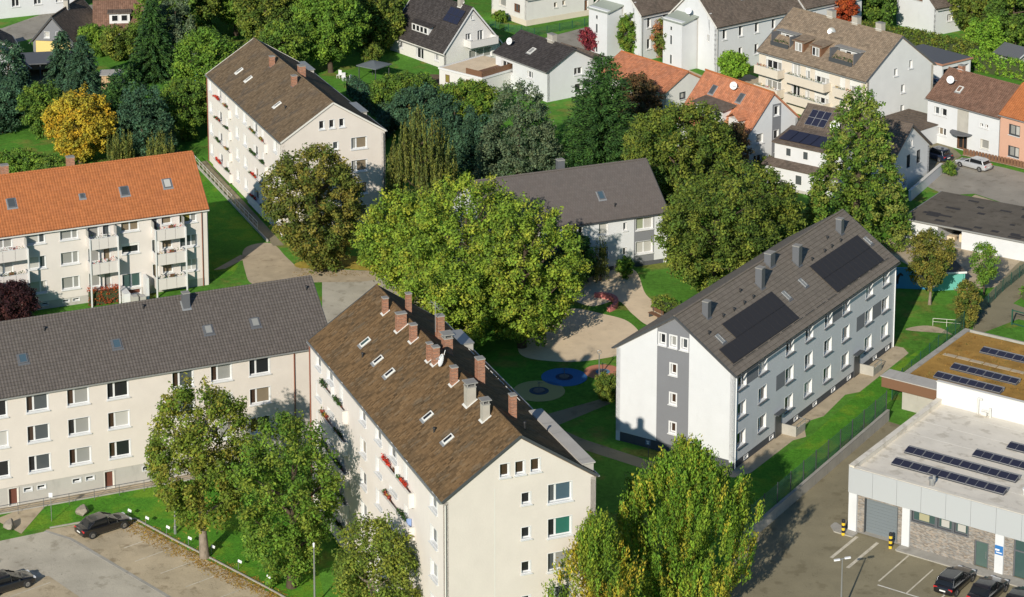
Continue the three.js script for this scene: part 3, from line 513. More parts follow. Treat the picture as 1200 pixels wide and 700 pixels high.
  for (const x of [22.6, 19.7, 10.6, 6.1]) b.skylight(0, x, 2.65, 0.56, 0.95, { frame: M.zincLight, flash: M.zinc, pane: M.glassDark });
  b.vent(0, 24.7, 2.0); b.vent(0, 8.2, 2.3); b.vent(1, 3.0, 7.6, 0.6);
  b.dish('z0', 15.0, 18.9, 0.5, 5.4, [-0.9, 0.35, 0.3]);
  { // the flat-topped roof extension on the shaded slope
    const m = mesh('dormer', [bx2(0.6, 10.8, 14.5, 15.32, 11.0, 12.16)], M.plinthGrey, b.t); mesh('dormer_roof', [bx(10.5, 0.1, 1.1, 5.7, 15.38, 11.7)], M.plinthGrey, m);
    const m2 = mesh('dormer', [bx2(25.8, 28.8, 14.5, 15.3, 11.0, 12.14)], M.plinthGrey, b.t); mesh('dormer_roof', bx(3.2, 0.1, 1.3, 27.3, 15.36, 11.55), M.zinc, m2);
    for (let i = 0; i < 7; i++) { const s = mesh('snow_guard', bx(1.3, 0.05, 0.05), M.zincLight, b.t); b.onRoof(s, 1, 14 + i * 1.7, 11.3, 0.1); }
  }
  const aerial = mesh('roof_aerial', [bar(V3(0, 0, 0), V3(0, 2.6, 0), 0.03), bar(V3(-1.1, 2.3, 0), V3(1.1, 2.3, 0), 0.02), ...[-0.9, -0.5, -0.1, 0.3, 0.7].map(x => bar(V3(x, 2.3, -0.35), V3(x, 2.3, 0.35), 0.012))], M.zinc, b.t); aerial.position.set(22.0, 18.4, 7.4);
  b.pipe('x0', 0.14, 0, 14.3, M.trimOld); b.pipe('z0', 32.9, 0, 14.4, M.copper); b.panel('x0', 3.98, 4.06, 0, 14.9, M.trimOld, [], 0.008, 'render_joint');
}
{ // white block with the dark stripe and the two solar arrays
  const b = new Building('apartment_block', 'white apartment block with grey gable stripe and two black solar arrays on its roof', { x: 9.5, z: -203.4, deg: 56.9, L: 34.5, w: 12.08, he: 9.15, hr: 13.25, mat: M.white, course: 0.42, step: 0.05, seed: 8, ov: 0.3, vo: 0.2, glass: [[M.glassDark, 3], [M.glassMid, 3], [M.glassNet, 2], [M.glassCurtain, 1], [M.glassTeal, 2]] });
  const gw = [{ c: 4.75, y: 10.8, w: 0.86, h: 1.24, k: 'one' }, { c: 5.86, y: 10.8, w: 0.86, h: 1.24, k: 'one' }, { c: 7.0, y: 10.8, w: 0.86, h: 1.24, k: 'one' }, ...[8.18, 5.38, 2.6].map(y => ({ c: 5.92, y, w: 0.84, h: 1.2, k: 'one', g: [M.glassBrown] }))].map(k => ({ ...k, f: 0.14 }));
  b.wall('x0', gw, { y0: 0.9 }); b.panel('x0', 4.23, 7.5, 0.9, undefined, M.greyPlaster, gw, 0.012, 'stripe');
  b.wall('x0', [], { y0: 0, y1: 0.896, mat: M.plinthDark, out: -0.03, depth: 0.26, name: 'plinth' });
  b.wall('x1', rows([3, 9], [8.1, 5.3, 2.5], 1.9, 1.4, 'two'));
  const xs = [1.45, 5.5, 10.9, 14.9, 19.0, 22.95, 28.2, 32.1], ys = [8.02, 5.3, 2.52];
  const ww = ys.flatMap(y => xs.map(c => ({ c, y, w: 1.72, h: 1.5, k: c === 5.5 || c === 22.95 ? 'two' : 'wideNarrow', sillMat: M.slateGrey })));
  b.wall('z1', ww, { y0: 0.7 });
  const cw = [2.5, 7.5, 12.5, 16.5, 20.5, 24, 30, 33].map(c => ({ c, y: 0.38, w: 0.8, h: 0.4, k: 'one', sill: false, name: 'cellar_window' }));
  b.wall('z1', cw, { y0: 0, y1: 0.696, mat: M.plinthDark, out: -0.03, depth: 0.26, name: 'plinth' });
  for (const [c0, c1, y] of [[2.35, 4.6, 8.02], [8.2, 10.0, 5.3], [19.9, 22.05, 8.02], [25.4, 27.3, 5.3], [29.1, 31.2, 5.3]]) b.panel('z1', c0, c1, y - 0.74, y + 0.74, M.greyPlaster);
  b.wall('z0', rows(xs, ys, 1.8, 1.4, 'two'));
  b.roof(M.roofAnth, { gutterMat: M.trimDark, verge: M.trimDark });
  for (const [x, z, wx, wz, h] of [[3.5, 7.3, 0.6, 0.6, 1.35], [13.4, 7.6, 0.68, 0.68, 1.75], [17.4, 6.55, 0.95, 0.7, 1.1], [20.95, 7.7, 0.7, 0.7, 1.75], [30.95, 7.45, 0.62, 0.62, 1.35]]) b.chimney(x, z, wx, wz, b.roofY(z) + h, M.slateGrey, { flash: M.slateGrey, fl: 0.15 });
  b.pv(1, 21.9, 32.65, 8.5, 11.5, 10, 2); b.pv(1, 4.05, 13.85, 8.5, 11.45, 9, 2); b.pv(1, 0.79, 4.05, 9.975, 11.45, 3, 1);
  for (const [x, z] of [[2.3, 9.35], [15.3, 9.4], [19.0, 9.3], [33.4, 9.4]]) b.skylight(1, x, z, 0.55, 1.0, { frame: M.zinc, pane: M.glassNet, flash: M.slateGrey });
  for (const [x, z] of [[1.6, 8.6], [5.2, 8.1], [7.2, 8.15], [9.2, 8.15], [11.0, 8.15], [23.2, 8.2], [26.0, 8.2], [27.6, 8.2], [29.6, 8.2], [10.2, 7.2], [28.2, 7.4]]) b.vent(1, x, z, 0.3);
  { const m = mesh('snow_guard', Array.from({ length: 14 }, (_, i) => bx(1.9, 0.04, 0.04, i * 2.4 + 1.5, 0, 0)), M.trimDark, b.t); m.position.set(0, b.roofY(11.6) + 0.1, 11.6); }
  b.pipe('z1', 34.2, 0.1, 8.9, M.lampWhite, 0.06); b.pipe('z1', 0.2, 0.1, 8.9, M.lampWhite, 0.06);
  for (const c of [25.6, 8.7]) { // entrances: a sunken door with side walls, canopy and handrail
    const d = mesh('entrance_door', bx(1.2, 2.1, 0.08), M.trimDark, b.t); b.place(d, 'z1', c, 1.05, 0.05);
    const m = mesh('entrance_porch', [bx2(0.75, 0.87, 0, 1.0, 0, 1.5), bx2(0.87, 2.7, 0, 0.1, 0.03, 1.5), bx2(0.87, 2.7, 0.1, 0.75, 1.42, 1.5)], M.concrete, b.t); b.place(m, 'z1', c, 0, 0.01);
    mesh('handrail', [bar(V3(2.7, 0.1, 1.46), V3(2.7, 1.1, 1.46), 0.03), bar(V3(0.85, 0.8, 1.46), V3(0.85, 1.1, 1.46), 0.03), bar(V3(0.85, 1.1, 1.46), V3(2.7, 1.1, 1.46), 0.03), bar(V3(2.7, 1.1, 1.46), V3(2.7, 1.1, 0.1), 0.03), bar(V3(1.75, 0.75, 1.46), V3(1.75, 1.1, 1.46), 0.025)], M.steel, m);
    const cnp = mesh('entrance_canopy', bx2(-1.0, 1.0, 0, 0.1, 0, 1.3), M.trimDark, b.t); b.place(cnp, 'z1', c, 2.35, 0.005); cnp.scale.set(0.8, 1, 0.4);
  }
}
{ // block at the back left of the big chestnut
  const b = new Building('apartment_block', 'pale pink apartment block with brown roof and balcony stacks on its long side', { x: -26.2, z: -258.62, deg: 112.7, L: 31.28, w: 12.48, he: 11.3, hr: 15.27, mat: M.cream, course: 0.3, step: 0.02, seed: 15, ov: 0.15 });
  const ys = [10.1, 7.37, 4.64, 1.92];
  b.wall('x0', [...[4.86, 6.07, 7.27].map(c => ({ c, y: 12.74, w: 0.72, h: 1.08, k: 'one', g: [M.glassDark] })), ...rows([6.5], ys, 0.74, 1.0, 'one'), ...rows([9.32], ys, 1.98, 1.45, 'narrowWide', { g: [M.glassNet, M.glassTan] })]);
  b.wall('x1', rows([3, 9], ys, 2, 1.5, 'two'));
  b.wall('z0', [...rows([2.3, 14.6, 18.0, 29.7], ys, 1.6, 1.45, 'two', { g: [M.glassCurtain, M.glassNet] }), ...rows([7.4, 22.6], ys.map(y => y - 0.25), 1.0, 1.95, 'one', { sill: false, name: 'balcony_door' }), ...rows([10.2, 25.6], ys, 2.0, 1.4, 'two')], { mat: M.creamPink });
  b.wall('z1', rows([3, 8, 14, 20, 26], ys, 1.8, 1.4, 'two'));
  b.roof(M.roofBrown2, { verge: M.trimOld, ridgeMat: M.roofBrown2 });
  for (const [c0, c1, n0] of [[20.6, 28.0, 0], [5.5, 12.9, 1]]) for (let i = 0; i < 4; i++) {
    const m = b.balcony('z0', c0, c1, 8.6 - i * 2.72, 0.28, { par: M.creamPink, ph: 0.85 });
    mesh('flower_box', bx2(-3.1, -0.9, 0.65, 0.84, 0.1, 0.26), M.terracotta, m); leaves('flowers', plantGeo(-3.1, -0.9, 0.82, 0.2, 0.34, [RED, MIX, GREEN, RED][(i + n0) % 4], 760 + i + 9 * n0, 22, 0.18), m); leaves('flowers', plantGeo(1.2, 2.6, 0.78, 0.2, 0.4, [MIX, GREEN, MIX, GREEN][i], 780 + i + 9 * n0, 20, 0.18), m);
    if (i % 2) mesh('storage_box', bx2(2.7, 3.3, 0.02, 0.8, 0.04, 0.25), i > 1 ? M.woodBrown : M.trimOld, m);
  }
  for (const [x, z, wx, wz, h] of [[20.3, 5.2, 0.62, 0.6, 1.15], [11.1, 5.1, 0.62, 0.6, 1.15], [13.8, 6.9, 0.95, 0.75, 1.2]]) b.chimney(x, z, wx, wz, b.roofY(z) + h, M.brickRed, { hood: wx > 1, fl: 0.05, flash: M.slateGrey });
  for (const [x, z] of [[25.4, 2.55], [21.4, 2.55], [9.4, 2.5]]) b.skylight(0, x, z, 0.6, 1.0, { frame: M.zincLight, pane: M.glassNet, flash: M.zincLight });
  b.vent(0, 7.0, 2.7); b.pipe('z0', 0.15, 0, 11, M.trimOld); b.pipe('z0', 31.1, 0, 11, M.copper); b.pipe('x0', 12.3, 0, 10.9, M.trimDark);
  for (const x of [8.4, 28.5]) { const m = mesh('dormer', bx2(x - 2, x + 2, 11.1, 11.72, 11.5, 12.52), M.plinthGrey, b.t); mesh('dormer_roof', bx(4.3, 0.08, 1.3, x, 11.77, 12.0), M.zinc, m); }
  { // retaining kerb wall and handrail of the cellar path along the long side
    const m = mesh('path_wall', [bx2(-1, 31.5, 0, 0.28, -2.2, -2.05)], M.concrete, b.t);
    const l = []; for (let x = 3; x < 31; x += 1.8) l.push(bar(V3(x, 0.3, -2.12), V3(x, 1.15, -2.12), 0.025)); l.push(bar(V3(3, 1.15, -2.12), V3(31, 1.15, -2.12), 0.03), bar(V3(3, 0.75, -2.12), V3(31, 0.75, -2.12), 0.02)); mesh('handrail', l, M.trimOld, m);
  }
}
{ // long block above the car park
  const b = new Building('apartment_block', 'long cream apartment block with dark grey tiled roof above the car park', { x: -55.56, z: -197.04, deg: 23.7, L: 37.84, w: 11.8, he: 10.17, hr: 14.43, mat: M.cream, seed: 25, ov: 0.2, course: 0.34, step: 0.045 });
  const cols = [-3.9, -0.4, 3.14, 6.67, 10.17, 15.98, 19.47, 23.0].map(c => c + 8), ys = [9.02, 6.28, 3.54];
  const ww = ys.flatMap((y, i) => cols.map((c, j) => ({ c, y, w: 1.98, h: 1.56, k: 'narrowWide', g: [[M.glassBrown, M.glassDark, M.glassBrown][(i + j) % 3], i === 1 && j === 7 ? M.glassTan : [M.glassNet, M.glassMid, M.glassDark, M.glassNet, M.glassMid, M.glassCurtain][(i * 3 + j * 2) % 6]] })));
  b.wall('z1', ww, { y0: 1.8 });
  const cw = [[2.04, 1.3], [3.22, 1.3], [6.29, 1.32], [7.46, 1.32], [12.5, 1.3], [13.7, 1.3], [20, 1.3], [21.2, 1.3]].map(([c, y]) => ({ c: c + 8, y, w: 0.82, h: 0.46, k: 'one', sill: false, name: 'cellar_window', g: [M.glassDark] }));
  const dw = [0.79, 9.16, 17.6].map(c => ({ c: c + 8, y: 0.86, w: 0.92, h: 1.66, k: 'one', sill: false, name: 'cellar_door', g: [M.doorRed], f: 0.05, frame: M.trimOld }));
  b.wall('z1', [...cw, ...dw], { y0: 0, y1: 1.797, mat: M.plinthGrey, out: -0.05, depth: 0.25, name: 'plinth' });
  b.wall('x1', rows([4, 8], ys, 1.6, 1.4, 'two')); b.wall('x0'); b.wall('z0', rows(cols, ys, 1.9, 1.4, 'two'));
  b.roof(M.roofGrey, { verge: M.trimDark });
  for (const [x, f] of [[2.6, 0], [10.85, 0], [19.15, 1], [23.5, 1], [-3, 0]]) b.skylight(1, x + 8, 11.8 - 2.7, 0.75, 0.95, { pane: f ? M.glassNet : M.glassBlue, frame: M.slateGrey, flash: M.slateGrey });
  b.chimney(25.8, 11.8 - 5.0, 0.62, 0.62, 15.0, M.slateGrey, { flash: M.zinc, fl: 0.25 });
  for (const [x, z] of [[13.0, 7.1], [22.0, 6.5], [37.1, 7.0]]) b.vent(1, x, z, 0.35);
  b.pipe('z1', 34.2, 0, 9.9, M.copper); b.pipe('z1', 37.6, 0, 9.9, M.copper);
  const l = []; for (let x = 0; x < 34; x += 2.2) l.push(bar(V3(x, 0, 13.4), V3(x, 1.0, 13.4), 0.025)); l.push(bar(V3(0, 1.0, 13.4), V3(33, 1.0, 13.4), 0.03), bar(V3(0, 0.55, 13.4), V3(33, 0.55, 13.4), 0.02)); mesh('handrail', l, M.slateGrey, b.t);
}
{ // block with the orange tiles and white balcony towers
  const b = new Building('apartment_block', 'cream apartment block with bright orange tiled roof and white balcony towers', { x: -64.77, z: -241.08, deg: 23.8, L: 30.16, w: 10.93, he: 8.84, hr: 13.41, mat: M.creamWhite, seed: 35, glass: [[M.glassNet, 3], [M.glassMid, 3], [M.glassCurtain, 2], [M.glassDark, 1], [M.glassTan, 1]], ov: 0.3, course: 0.36, step: 0.035, vo: 0.15 });
  const X = c => c + 8, ys = [8.0, 5.28, 2.54];
  const w1 = rows([X(-3.5), X(3.68), X(7.17)], ys.map(y => y - 0.05), 1.98, 1.42, 'wideNarrow'), w2 = rows([X(20.05)], ys, 1.98, 1.4, 'wideNarrow');
  w2[0].g = [M.glassYellow, M.glassNet];
  const st = [{ c: X(13.7), y: 7.85, w: 2.0, h: 1.25, k: 'two', g: [M.glassTan] }, { c: X(13.68), y: 5.38, w: 1.95, h: 1.2, k: 'one', g: [M.glassDark], shut: 0.28 }, { c: X(13.7), y: 1.75, w: 2.1, h: 1.66, k: 'two', g: [M.glassTeal], sill: false }];
  const bd = ys.flatMap(y => [{ c: X(0.3), y: y - 0.05, w: 1.9, h: 1.5, k: 'two' }, { c: X(9.75), y: y - 0.1, w: 1.3, h: 1.7, k: 'one', g: [M.glassNet] }, { c: X(11.15), y: y - 0.3, w: 0.85, h: 2.0, k: 'one', sill: false, name: 'balcony_door' }, { c: X(16.4), y: y - 0.3, w: 0.8, h: 2.0, k: 'one', sill: false, name: 'balcony_door' }, { c: X(17.7), y: y + 0.1, w: 1.2, h: 1.3, k: 'one', g: [M.glassTan] }]);
  const cw = [X(6.6), X(7.7), X(3.2), X(4.4)].map(c => ({ c, y: 0.55, w: 0.8, h: 0.4, k: 'one', sill: false, name: 'cellar_window', g: [M.glassDark] }));
  b.wall('z1', [...w1, ...w2, ...st, ...bd], { y0: 0.87 });
  b.wall('z1', [...cw, { c: X(13.7), y: 0.45, w: 2.1, h: 0.7, k: 'one', g: [M.doorRed], sill: false, name: 'house_door' }], { y0: 0, y1: 0.867, mat: M.plinthGrey, out: -0.02, depth: 0.28, name: 'plinth' });
  b.wall('x1', rows([5], [8, 5.3, 2.5], 0.9, 1.2, 'one')); b.wall('x0'); b.wall('z0', rows([4, 10, 16, 22], ys, 1.9, 1.4, 'two'));
  b.roof(M.roofOrange, { gutterMat: M.trimOld, verge: M.copper });
  for (const [c0, c1, n] of [[-1.4, 2.45, 0], [9.0, 11.95, 1], [16.05, 19.3, 2]]) {
    for (let i = 0; i < 3; i++) {
      if (i === 2 && n === 1) continue;
      const m = b.balcony('z1', X(c0), X(c1), 6.45 - i * 2.74, 1.45, { par: M.trimWarm, slab: M.trim, panels: 3, ph: 1.0, pt: 0.04, cop: M.trim });
      const r = rng(55 + i * 7 + n), W = c1 - c0;
      leaves('potted_plants', plantGeo(-W / 2 + 0.2, W / 2 - 0.3, 0.9, 1.3, 0.5, [MIX, GREEN, RED][(i + n) % 3], 800 + i * 5 + n, 9, 0.15), m);
      mesh('flower_box', bx2(-W / 2 + 0.2, 0.3, 0.78, 0.94, 1.2, 1.4), M.terracotta, m);
      mesh('balcony_chair', [bx(0.5, 0.05, 0.5, 0.4, 0.45, 0.6), bx(0.5, 0.55, 0.05, 0.4, 0.72, 0.35), ...[[-1, -1], [1, -1], [-1, 1], [1, 1]].map(([p, q]) => bx(0.04, 0.45, 0.04, 0.4 + p * 0.22, 0.225, 0.6 + q * 0.22))], r() < 0.5 ? M.trim : M.woodBrown, m);
    }
    const y1 = 8.3, m = mesh('balcony_frame', [c0 - 0.02, c1 + 0.02].flatMap(c => [bx2(X(c) - 0.07, X(c) + 0.07, 0, 7.45, 12.42, 12.56)]), M.trim, b.t);
    mesh('side_screen', [bx2(X(c1) - 0.01, X(c1) + 0.05, 7.5, 8.35, 10.97, 12.0), bx2(X(c0) - 0.05, X(c0) + 0.01, 7.5, 8.2, 10.97, 11.9)], M.glassNet, m);
  }
  { const m = mesh('entrance_wall', [bx2(X(12.2), X(12.9), 0, 1.3, 11.0, 13.4), bx2(X(14.9), X(15.2), 0, 2.3, 10.97, 12.4)], M.trim, b.t); mesh('refuse_bins', [bx2(X(12.9), X(13.5), 0, 1.2, 13.6, 14.4), bx2(X(13.7), X(14.3), 0, 1.1, 13.6, 14.4)], M.plinthGrey, m); }
  b.pipe('z1', X(21.55), 0, 8.5, M.copper); b.pipe('x1', 10.7, 0, 8.5, M.trimOld);
  for (const [x, z] of [[9.3, 2.55], [13.85, 2.5], [18.6, 2.7], [1.85, 2.75]]) b.skylight(1, X(x), 10.93 - z, x === 9.3 ? 0.5 : 0.85, x === 9.3 ? 0.6 : 1.15, { frame: M.slateGrey, pane: x === 18.6 ? M.glassCurtain : M.glassMid, flash: M.zinc });
  for (const x of [8.9, 1.85]) b.chimney(X(x), 10.93 - 5.8, 0.8, 0.7, 14.4, M.brickRed, { fl: 0.1 });
}
{ // low white block behind the maple
  const b = new Building('apartment_block', 'low white two-storey block with smooth dark slate roof behind the big maple', { x: -7.0, z: -252.57, deg: 22.5, L: 21.47, w: 11.37, he: 5.98, hr: 10.29, mat: M.white, seed: 45, course: 0.5, step: 0.008, ov: 0.2 });
  const ww = [...[[10.7, 4.9]].map(([c, y]) => ({ c, y, w: 1.2, h: 1.35, k: 'two', g: [M.glassDark] })), ...[[13.7, 4.88], [13.7, 2.2]].map(([c, y]) => ({ c, y, w: 1.2, h: 1.35, k: 'one', g: [y > 3 ? M.glassCurtain : M.glassDark] })), ...[4.85, 1.95].map(y => ({ c: 16.3, y, w: 0.55, h: 1.0, k: 'one' })), ...[4.92, 2.15].map(y => ({ c: 18.65, y, w: 2.15, h: 1.5, k: 'two', g: [y > 3 ? glass(0.27, 0.3, 0.2) : M.glassCurtain, M.glassCurtain] })), ...rows([2.2, 5.2], [4.9, 2.2], 1.8, 1.4, 'two')];
  b.wall('z1', ww, { y0: 0.5 }); b.wall('z1', [], { y0: 0, y1: 0.497, mat: M.plinthDark, out: -0.03, depth: 0.26, name: 'plinth' });
  b.panel('z1', 17.4, 19.85, 0.5, 5.75, M.greyPlaster, ww); b.panel('z1', 6.9, 8.55, 0.5, 5.75, M.greyPlaster);
  b.wall('x1', rows([4], [4.9], 1, 1.2, 'one')); b.wall('x0', rows([4, 8], [4.9, 2.2], 1, 1.2, 'one')); b.wall('z0', rows([4, 9, 14], [4.9], 1.8, 1.4, 'two'));
  b.roof(M.roofSlate, { gutterMat: M.trimDark, verge: M.trimDark });
  b.skylight(1, 14.5, 11.37 - 2.5, 0.7, 1.1, { pane: M.glassBlue }); b.vent(1, 15.6, 10.2); b.chimney(11.3, 5.0, 0.8, 0.7, 11.2, M.slateGrey, { flash: M.slateGrey });
  b.pipe('z1', 21.3, 0, 5.7, M.lampWhite); b.pipe('z1', 8.9, 0, 5.7, M.lampWhite);
  const p = mesh('entrance_canopy', [bx2(9.6, 12.2, 2.5, 2.62, 11.4, 13.2), bx2(9.7, 9.8, 0, 2.5, 13.0, 13.1), bx2(12.0, 12.1, 0, 2.5, 13.0, 13.1)], M.trimDark, b.t); const d = mesh('entrance_door', bx(1.3, 2.1, 0.06), M.glassDark, b.t); b.place(d, 'z1', 10.8, 1.05, 0.04);
}

// ---------------------------------------------------------------- the houses up the street
const house = { category: 'house' };
{ // steep dark roof, balcony on the gable, flat-roofed annex
  const b = new Building('house', 'white house with steep black tiled roof, solar panel and gable balcony', { ...house, x: -9.82, z: -330.77, deg: 127.6, L: 13.6, w: 10.14, he: 2.6, hr: 8.4, mat: M.whiteWarm, seed: 61, ov: 0.35, vo: 0.25, course: 0.36, step: 0.05 });
  b.wall('z0', [{ c: 1.8, y: 1.35, w: 1.1, h: 1.1, k: 'two' }, { c: 6.0, y: 1.15, w: 2.0, h: 1.9, k: 'two', g: [M.glassDark], sill: false, name: 'terrace_door' }, { c: 10.8, y: 1.4, w: 1.2, h: 1.1, k: 'two' }]);
  b.wall('x0', [{ c: 4.4, y: 4.1, w: 1.1, h: 1.1, k: 'two' }, { c: 6.6, y: 3.95, w: 1.2, h: 1.7, k: 'two', sill: false, name: 'balcony_door' }, { c: 5.1, y: 6.9, w: 0.45, h: 0.7, k: 'one' }, { c: 6.6, y: 1.3, w: 4.2, h: 1.5, k: 'three', g: [M.glassNet] }]);
  b.wall('x1'); b.wall('z1', [{ c: 4, y: 1.4, w: 1.2, h: 1, k: 'two' }]);
  b.roof(M.roofBlack, { verge: M.trim });
  const bal = b.balcony('x0', 3.6, 8.6, 3.0, 1.6, { par: M.whiteWarm, ph: 0.85 });
  const d = mesh('dormer', bx2(5.2, 9.4, 3.7, 5.0, 1.0, 3.2), M.trim, b.t); mesh('dormer_roof', bx(5.0, 0.12, 2.9, 7.3, 0, 0).rotateX(-0.12).translate(0, 5.15, 2.3), M.roofBlack, d);
  for (let i = 0; i < 4; i++) { faceWindow(d, [5.85 + i * 0.97, 4.35, 1.0], Math.PI, 0.85, 0.95, 'one', [M.glassDark], { sill: false }); }
  b.pv(0, 0.6, 4.2, 2.9, 4.5, 3, 2, M.pvFrameDark, M.pvBlue);
  b.dish('z0', 5.5, 9.2, 0.42, 4.6, [-0.5, 0.3, 0.7]); b.chimney(2.6, 5.0, 0.7, 0.7, 9.3, M.chimneyRender);
  const gm = [];
  const a = thing('flat_roof_annex', 'white single-storey annex with gravel flat roof below the gable balcony', 'annex', [-10.2, 0, -321.8], -42);
  const wl = mesh('wall', [bx2(0, 8.2, 0, 2.6, -9.2, 0)], M.whiteWarm, a); mesh('flat_roof', bx2(0.15, 5.0, 2.61, 2.66, -9.0, -0.2), M.sand, a); mesh('terrace_deck', bx2(5.1, 8.0, 2.61, 2.67, -6.6, -0.2), M.woodBrown, a);
  mesh('roof_edge', [bx2(-0.12, 8.32, 2.5, 2.78, -0.002, 0.12), bx2(-0.12, -0.002, 2.5, 2.78, -9.2, -0.004), bx2(8.202, 8.32, 2.5, 2.78, -9.2, -0.004)], M.trim, a);
  mesh('terrace_railing', [bx2(5.1, 8.1, 2.79, 3.6, -0.05, 0), bx2(8.15, 8.2, 2.79, 3.6, -6.6, -0.1)], M.woodBrown, a);
  for (const [x, w, h] of [[1.6, 0.8, 1.1], [6.0, 1.6, 1.2]]) { faceWindow(a, [x, 1.4, 0], 0, w, h, w > 1 ? 'three' : 'one', [M.glassYellow, M.glassDark], { frame: M.woodBrown }); }

}
{ const b = new Building('house', 'white gabled house with dark brown roof beside the flat-roofed annex', { ...house, x: 4.82, z: -313.64, deg: 125.4, L: 12.28, w: 9.0, he: 4.54, hr: 6.9, mat: M.white, seed: 62, ov: 0.35, vo: 0.3, step: 0.04 });
  b.wall('x0', [{ c: 5.3, y: 3.6, w: 1.5, h: 1.1, k: 'two', g: [M.glassDark] }, { c: 5.3, y: 1.2, w: 1.2, h: 1.3, k: 'one', g: [M.glassDark] }]); b.wall('z0', [{ c: 9.5, y: 2.9, w: 2.8, h: 1.6, k: 'three', g: [M.glassDark] }, { c: 4, y: 3, w: 1.4, h: 1.1, k: 'two' }]); b.wall('x1'); b.wall('z1');
  b.roof(M.roofBlack, { verge: M.trimDark }); b.skylight(0, 6.4, 2.0, 0.8, 1.2, { pane: M.glassNet, frame: M.zincLight }); b.dish('z0', 10.6, 6.2, 0.5, 1.2, [-0.6, 0.3, 0.7]); b.chimney(5.0, 4.5, 1.2, 0.8, 7.9, M.chimneyRender);
  const g = new Building('garage', 'brown-roofed garage attached behind the white gabled house', { category: 'garage', x: 9.6, z: -333.5, deg: -52, L: 8, w: 6, he: 2.5, hr: 3.6, mat: M.white, seed: 63, vo: 0.2 }); for (const f of ['z0', 'z1', 'x0', 'x1']) g.wall(f); g.roof(M.roofDim, { gutter: false });
}
{ const b = new Building('house', 'white house with brown roof and brown shutters behind the garden fence', { ...house, x: -3.2, z: -363.4, deg: 35, L: 13, w: 9.4, he: 4.6, hr: 8.6, mat: M.whiteWarm, seed: 64, ov: 0.4, vo: 0.3 });
  b.wall('x0', [{ c: 3.0, y: 2.6, w: 2.0, h: 1.5, k: 'one', frame: M.trimOld, g: [M.glassNet] }, { c: 7.0, y: 2.4, w: 1.5, h: 1.3, k: 'two', frame: M.trimBrown }]); b.wall('z1', [{ c: 5.6, y: 2.6, w: 0.7, h: 0.9, k: 'one', frame: M.trimOld }, { c: 7.2, y: 2.7, w: 0.7, h: 0.9, k: 'one', frame: M.trimOld }, { c: 11.6, y: 1.6, w: 0.9, h: 2.0, k: 'one', g: [M.woodBrown], sill: false, name: 'house_door' }]); b.wall('x1'); b.wall('z0');
  b.wall('z1', [], { y0: 0, y1: 0.9, mat: M.beige, out: 0.02, depth: 0.024, name: 'plinth' }); b.wall('x0', [], { y0: 0, y1: 0.9, mat: M.beige, out: 0.02, depth: 0.024, name: 'plinth' }); b.roof(M.roofUmber);
}
function villa(label, x, z, deg, seed, o = {}) { // tall white house with a stair bay on its gable
  const b = new Building('villa', label, { ...house, x, z, deg, L: o.L ?? 15, w: 9.6, he: 7.2, hr: 11.6, mat: M.white, seed, ov: 0.45, vo: 0.25 });
  b.wall('x0', [{ c: 7.9, y: 8.2, w: 0.5, h: 0.9, k: 'one', sill: false }, { c: 7.9, y: 4.9, w: 0.6, h: 1.2, k: 'one', sill: false }]);
  b.wall('z1', [5.6, 2.4].flatMap(y => [1.6, 4.8, 8.0, 11.4].map(c => ({ c, y, w: 0.85, h: 1.6, k: 'one', g: [M.glassDark] }))).concat([3, 7, 12].map(c => ({ c, y: 6.75, w: 0.4, h: 0.3, k: 'one', sill: false, f: 0.03 }))));
  b.wall('x1'); b.wall('z0', [{ c: 5, y: 5, w: 1, h: 1.6, k: 'one' }]); b.roof(M.roofDim, { verge: M.trimOld });
  const bay = mesh('stair_bay', bx2(-3.0, 0.1, 0, 7.3, 1.6, 5.6), M.white, b.t); mesh('bay_roof', bx(3.9, 0.12, 4.7, -1.35, 0, 3.6).rotateZ(0.22).translate(0, 7.75, 0), std(0.3, 0.33, 0.28, 0.7), bay);
  for (const [y, h] of [[6.0, 0.7], [4.3, 1.5], [1.4, 1.5]]) { faceWindow(bay, [-3.0, y, 3.4], -Math.PI / 2, 0.55, h, 'one', [M.glassMid], { sill: false }); }
  b.pipe('x0', 5.75, 0, 7.6, M.plinthGrey, 0.05); b.pipe('z1', 0.2, 0, 6.9, M.zinc);
  return b;
}
{ const b = villa('tall white villa with grey stair bay roof beside the red plum bush', 12.6, -342.2, 40, 66); 
  const c = villa('tall white villa with stair bay behind the orange-roofed house with dormer', 23.2, -335.6, 38.5, 67, { L: 17 }); c.skylight(1, 7.5, 6.7, 0.7, 1.2, { pane: M.glassNet, frame: M.zincLight }); c.skylight(1, 10.6, 6.9, 0.9, 1.2, { pane: M.glassBlue }); c.dish('x0', -1.2, 8.6, 0.45, 5.0, [-0.3, 0.3, 1]);
  const d = new Building('villa', 'brown-roofed house end wall adjoining the tall white villa', { ...house, x: 37.2, z: -346.5, deg: 38.5, L: 12, w: 9.6, he: 7.2, hr: 11.4, mat: M.white, seed: 68, ov: 0.4 }); for (const f of ['x0', 'x1', 'z0']) d.wall(f); d.wall('z1', rows([2, 5, 8], [5.4, 2.4], 0.85, 1.5, 'one', { g: [M.glassDark] })); d.roof(M.roofDim); d.skylight(1, 3, 6.8, 0.8, 1.2, { pane: M.glassNet }); d.skylight(1, 7.5, 7.2, 0.7, 1.1, { pane: M.glassMid }); }
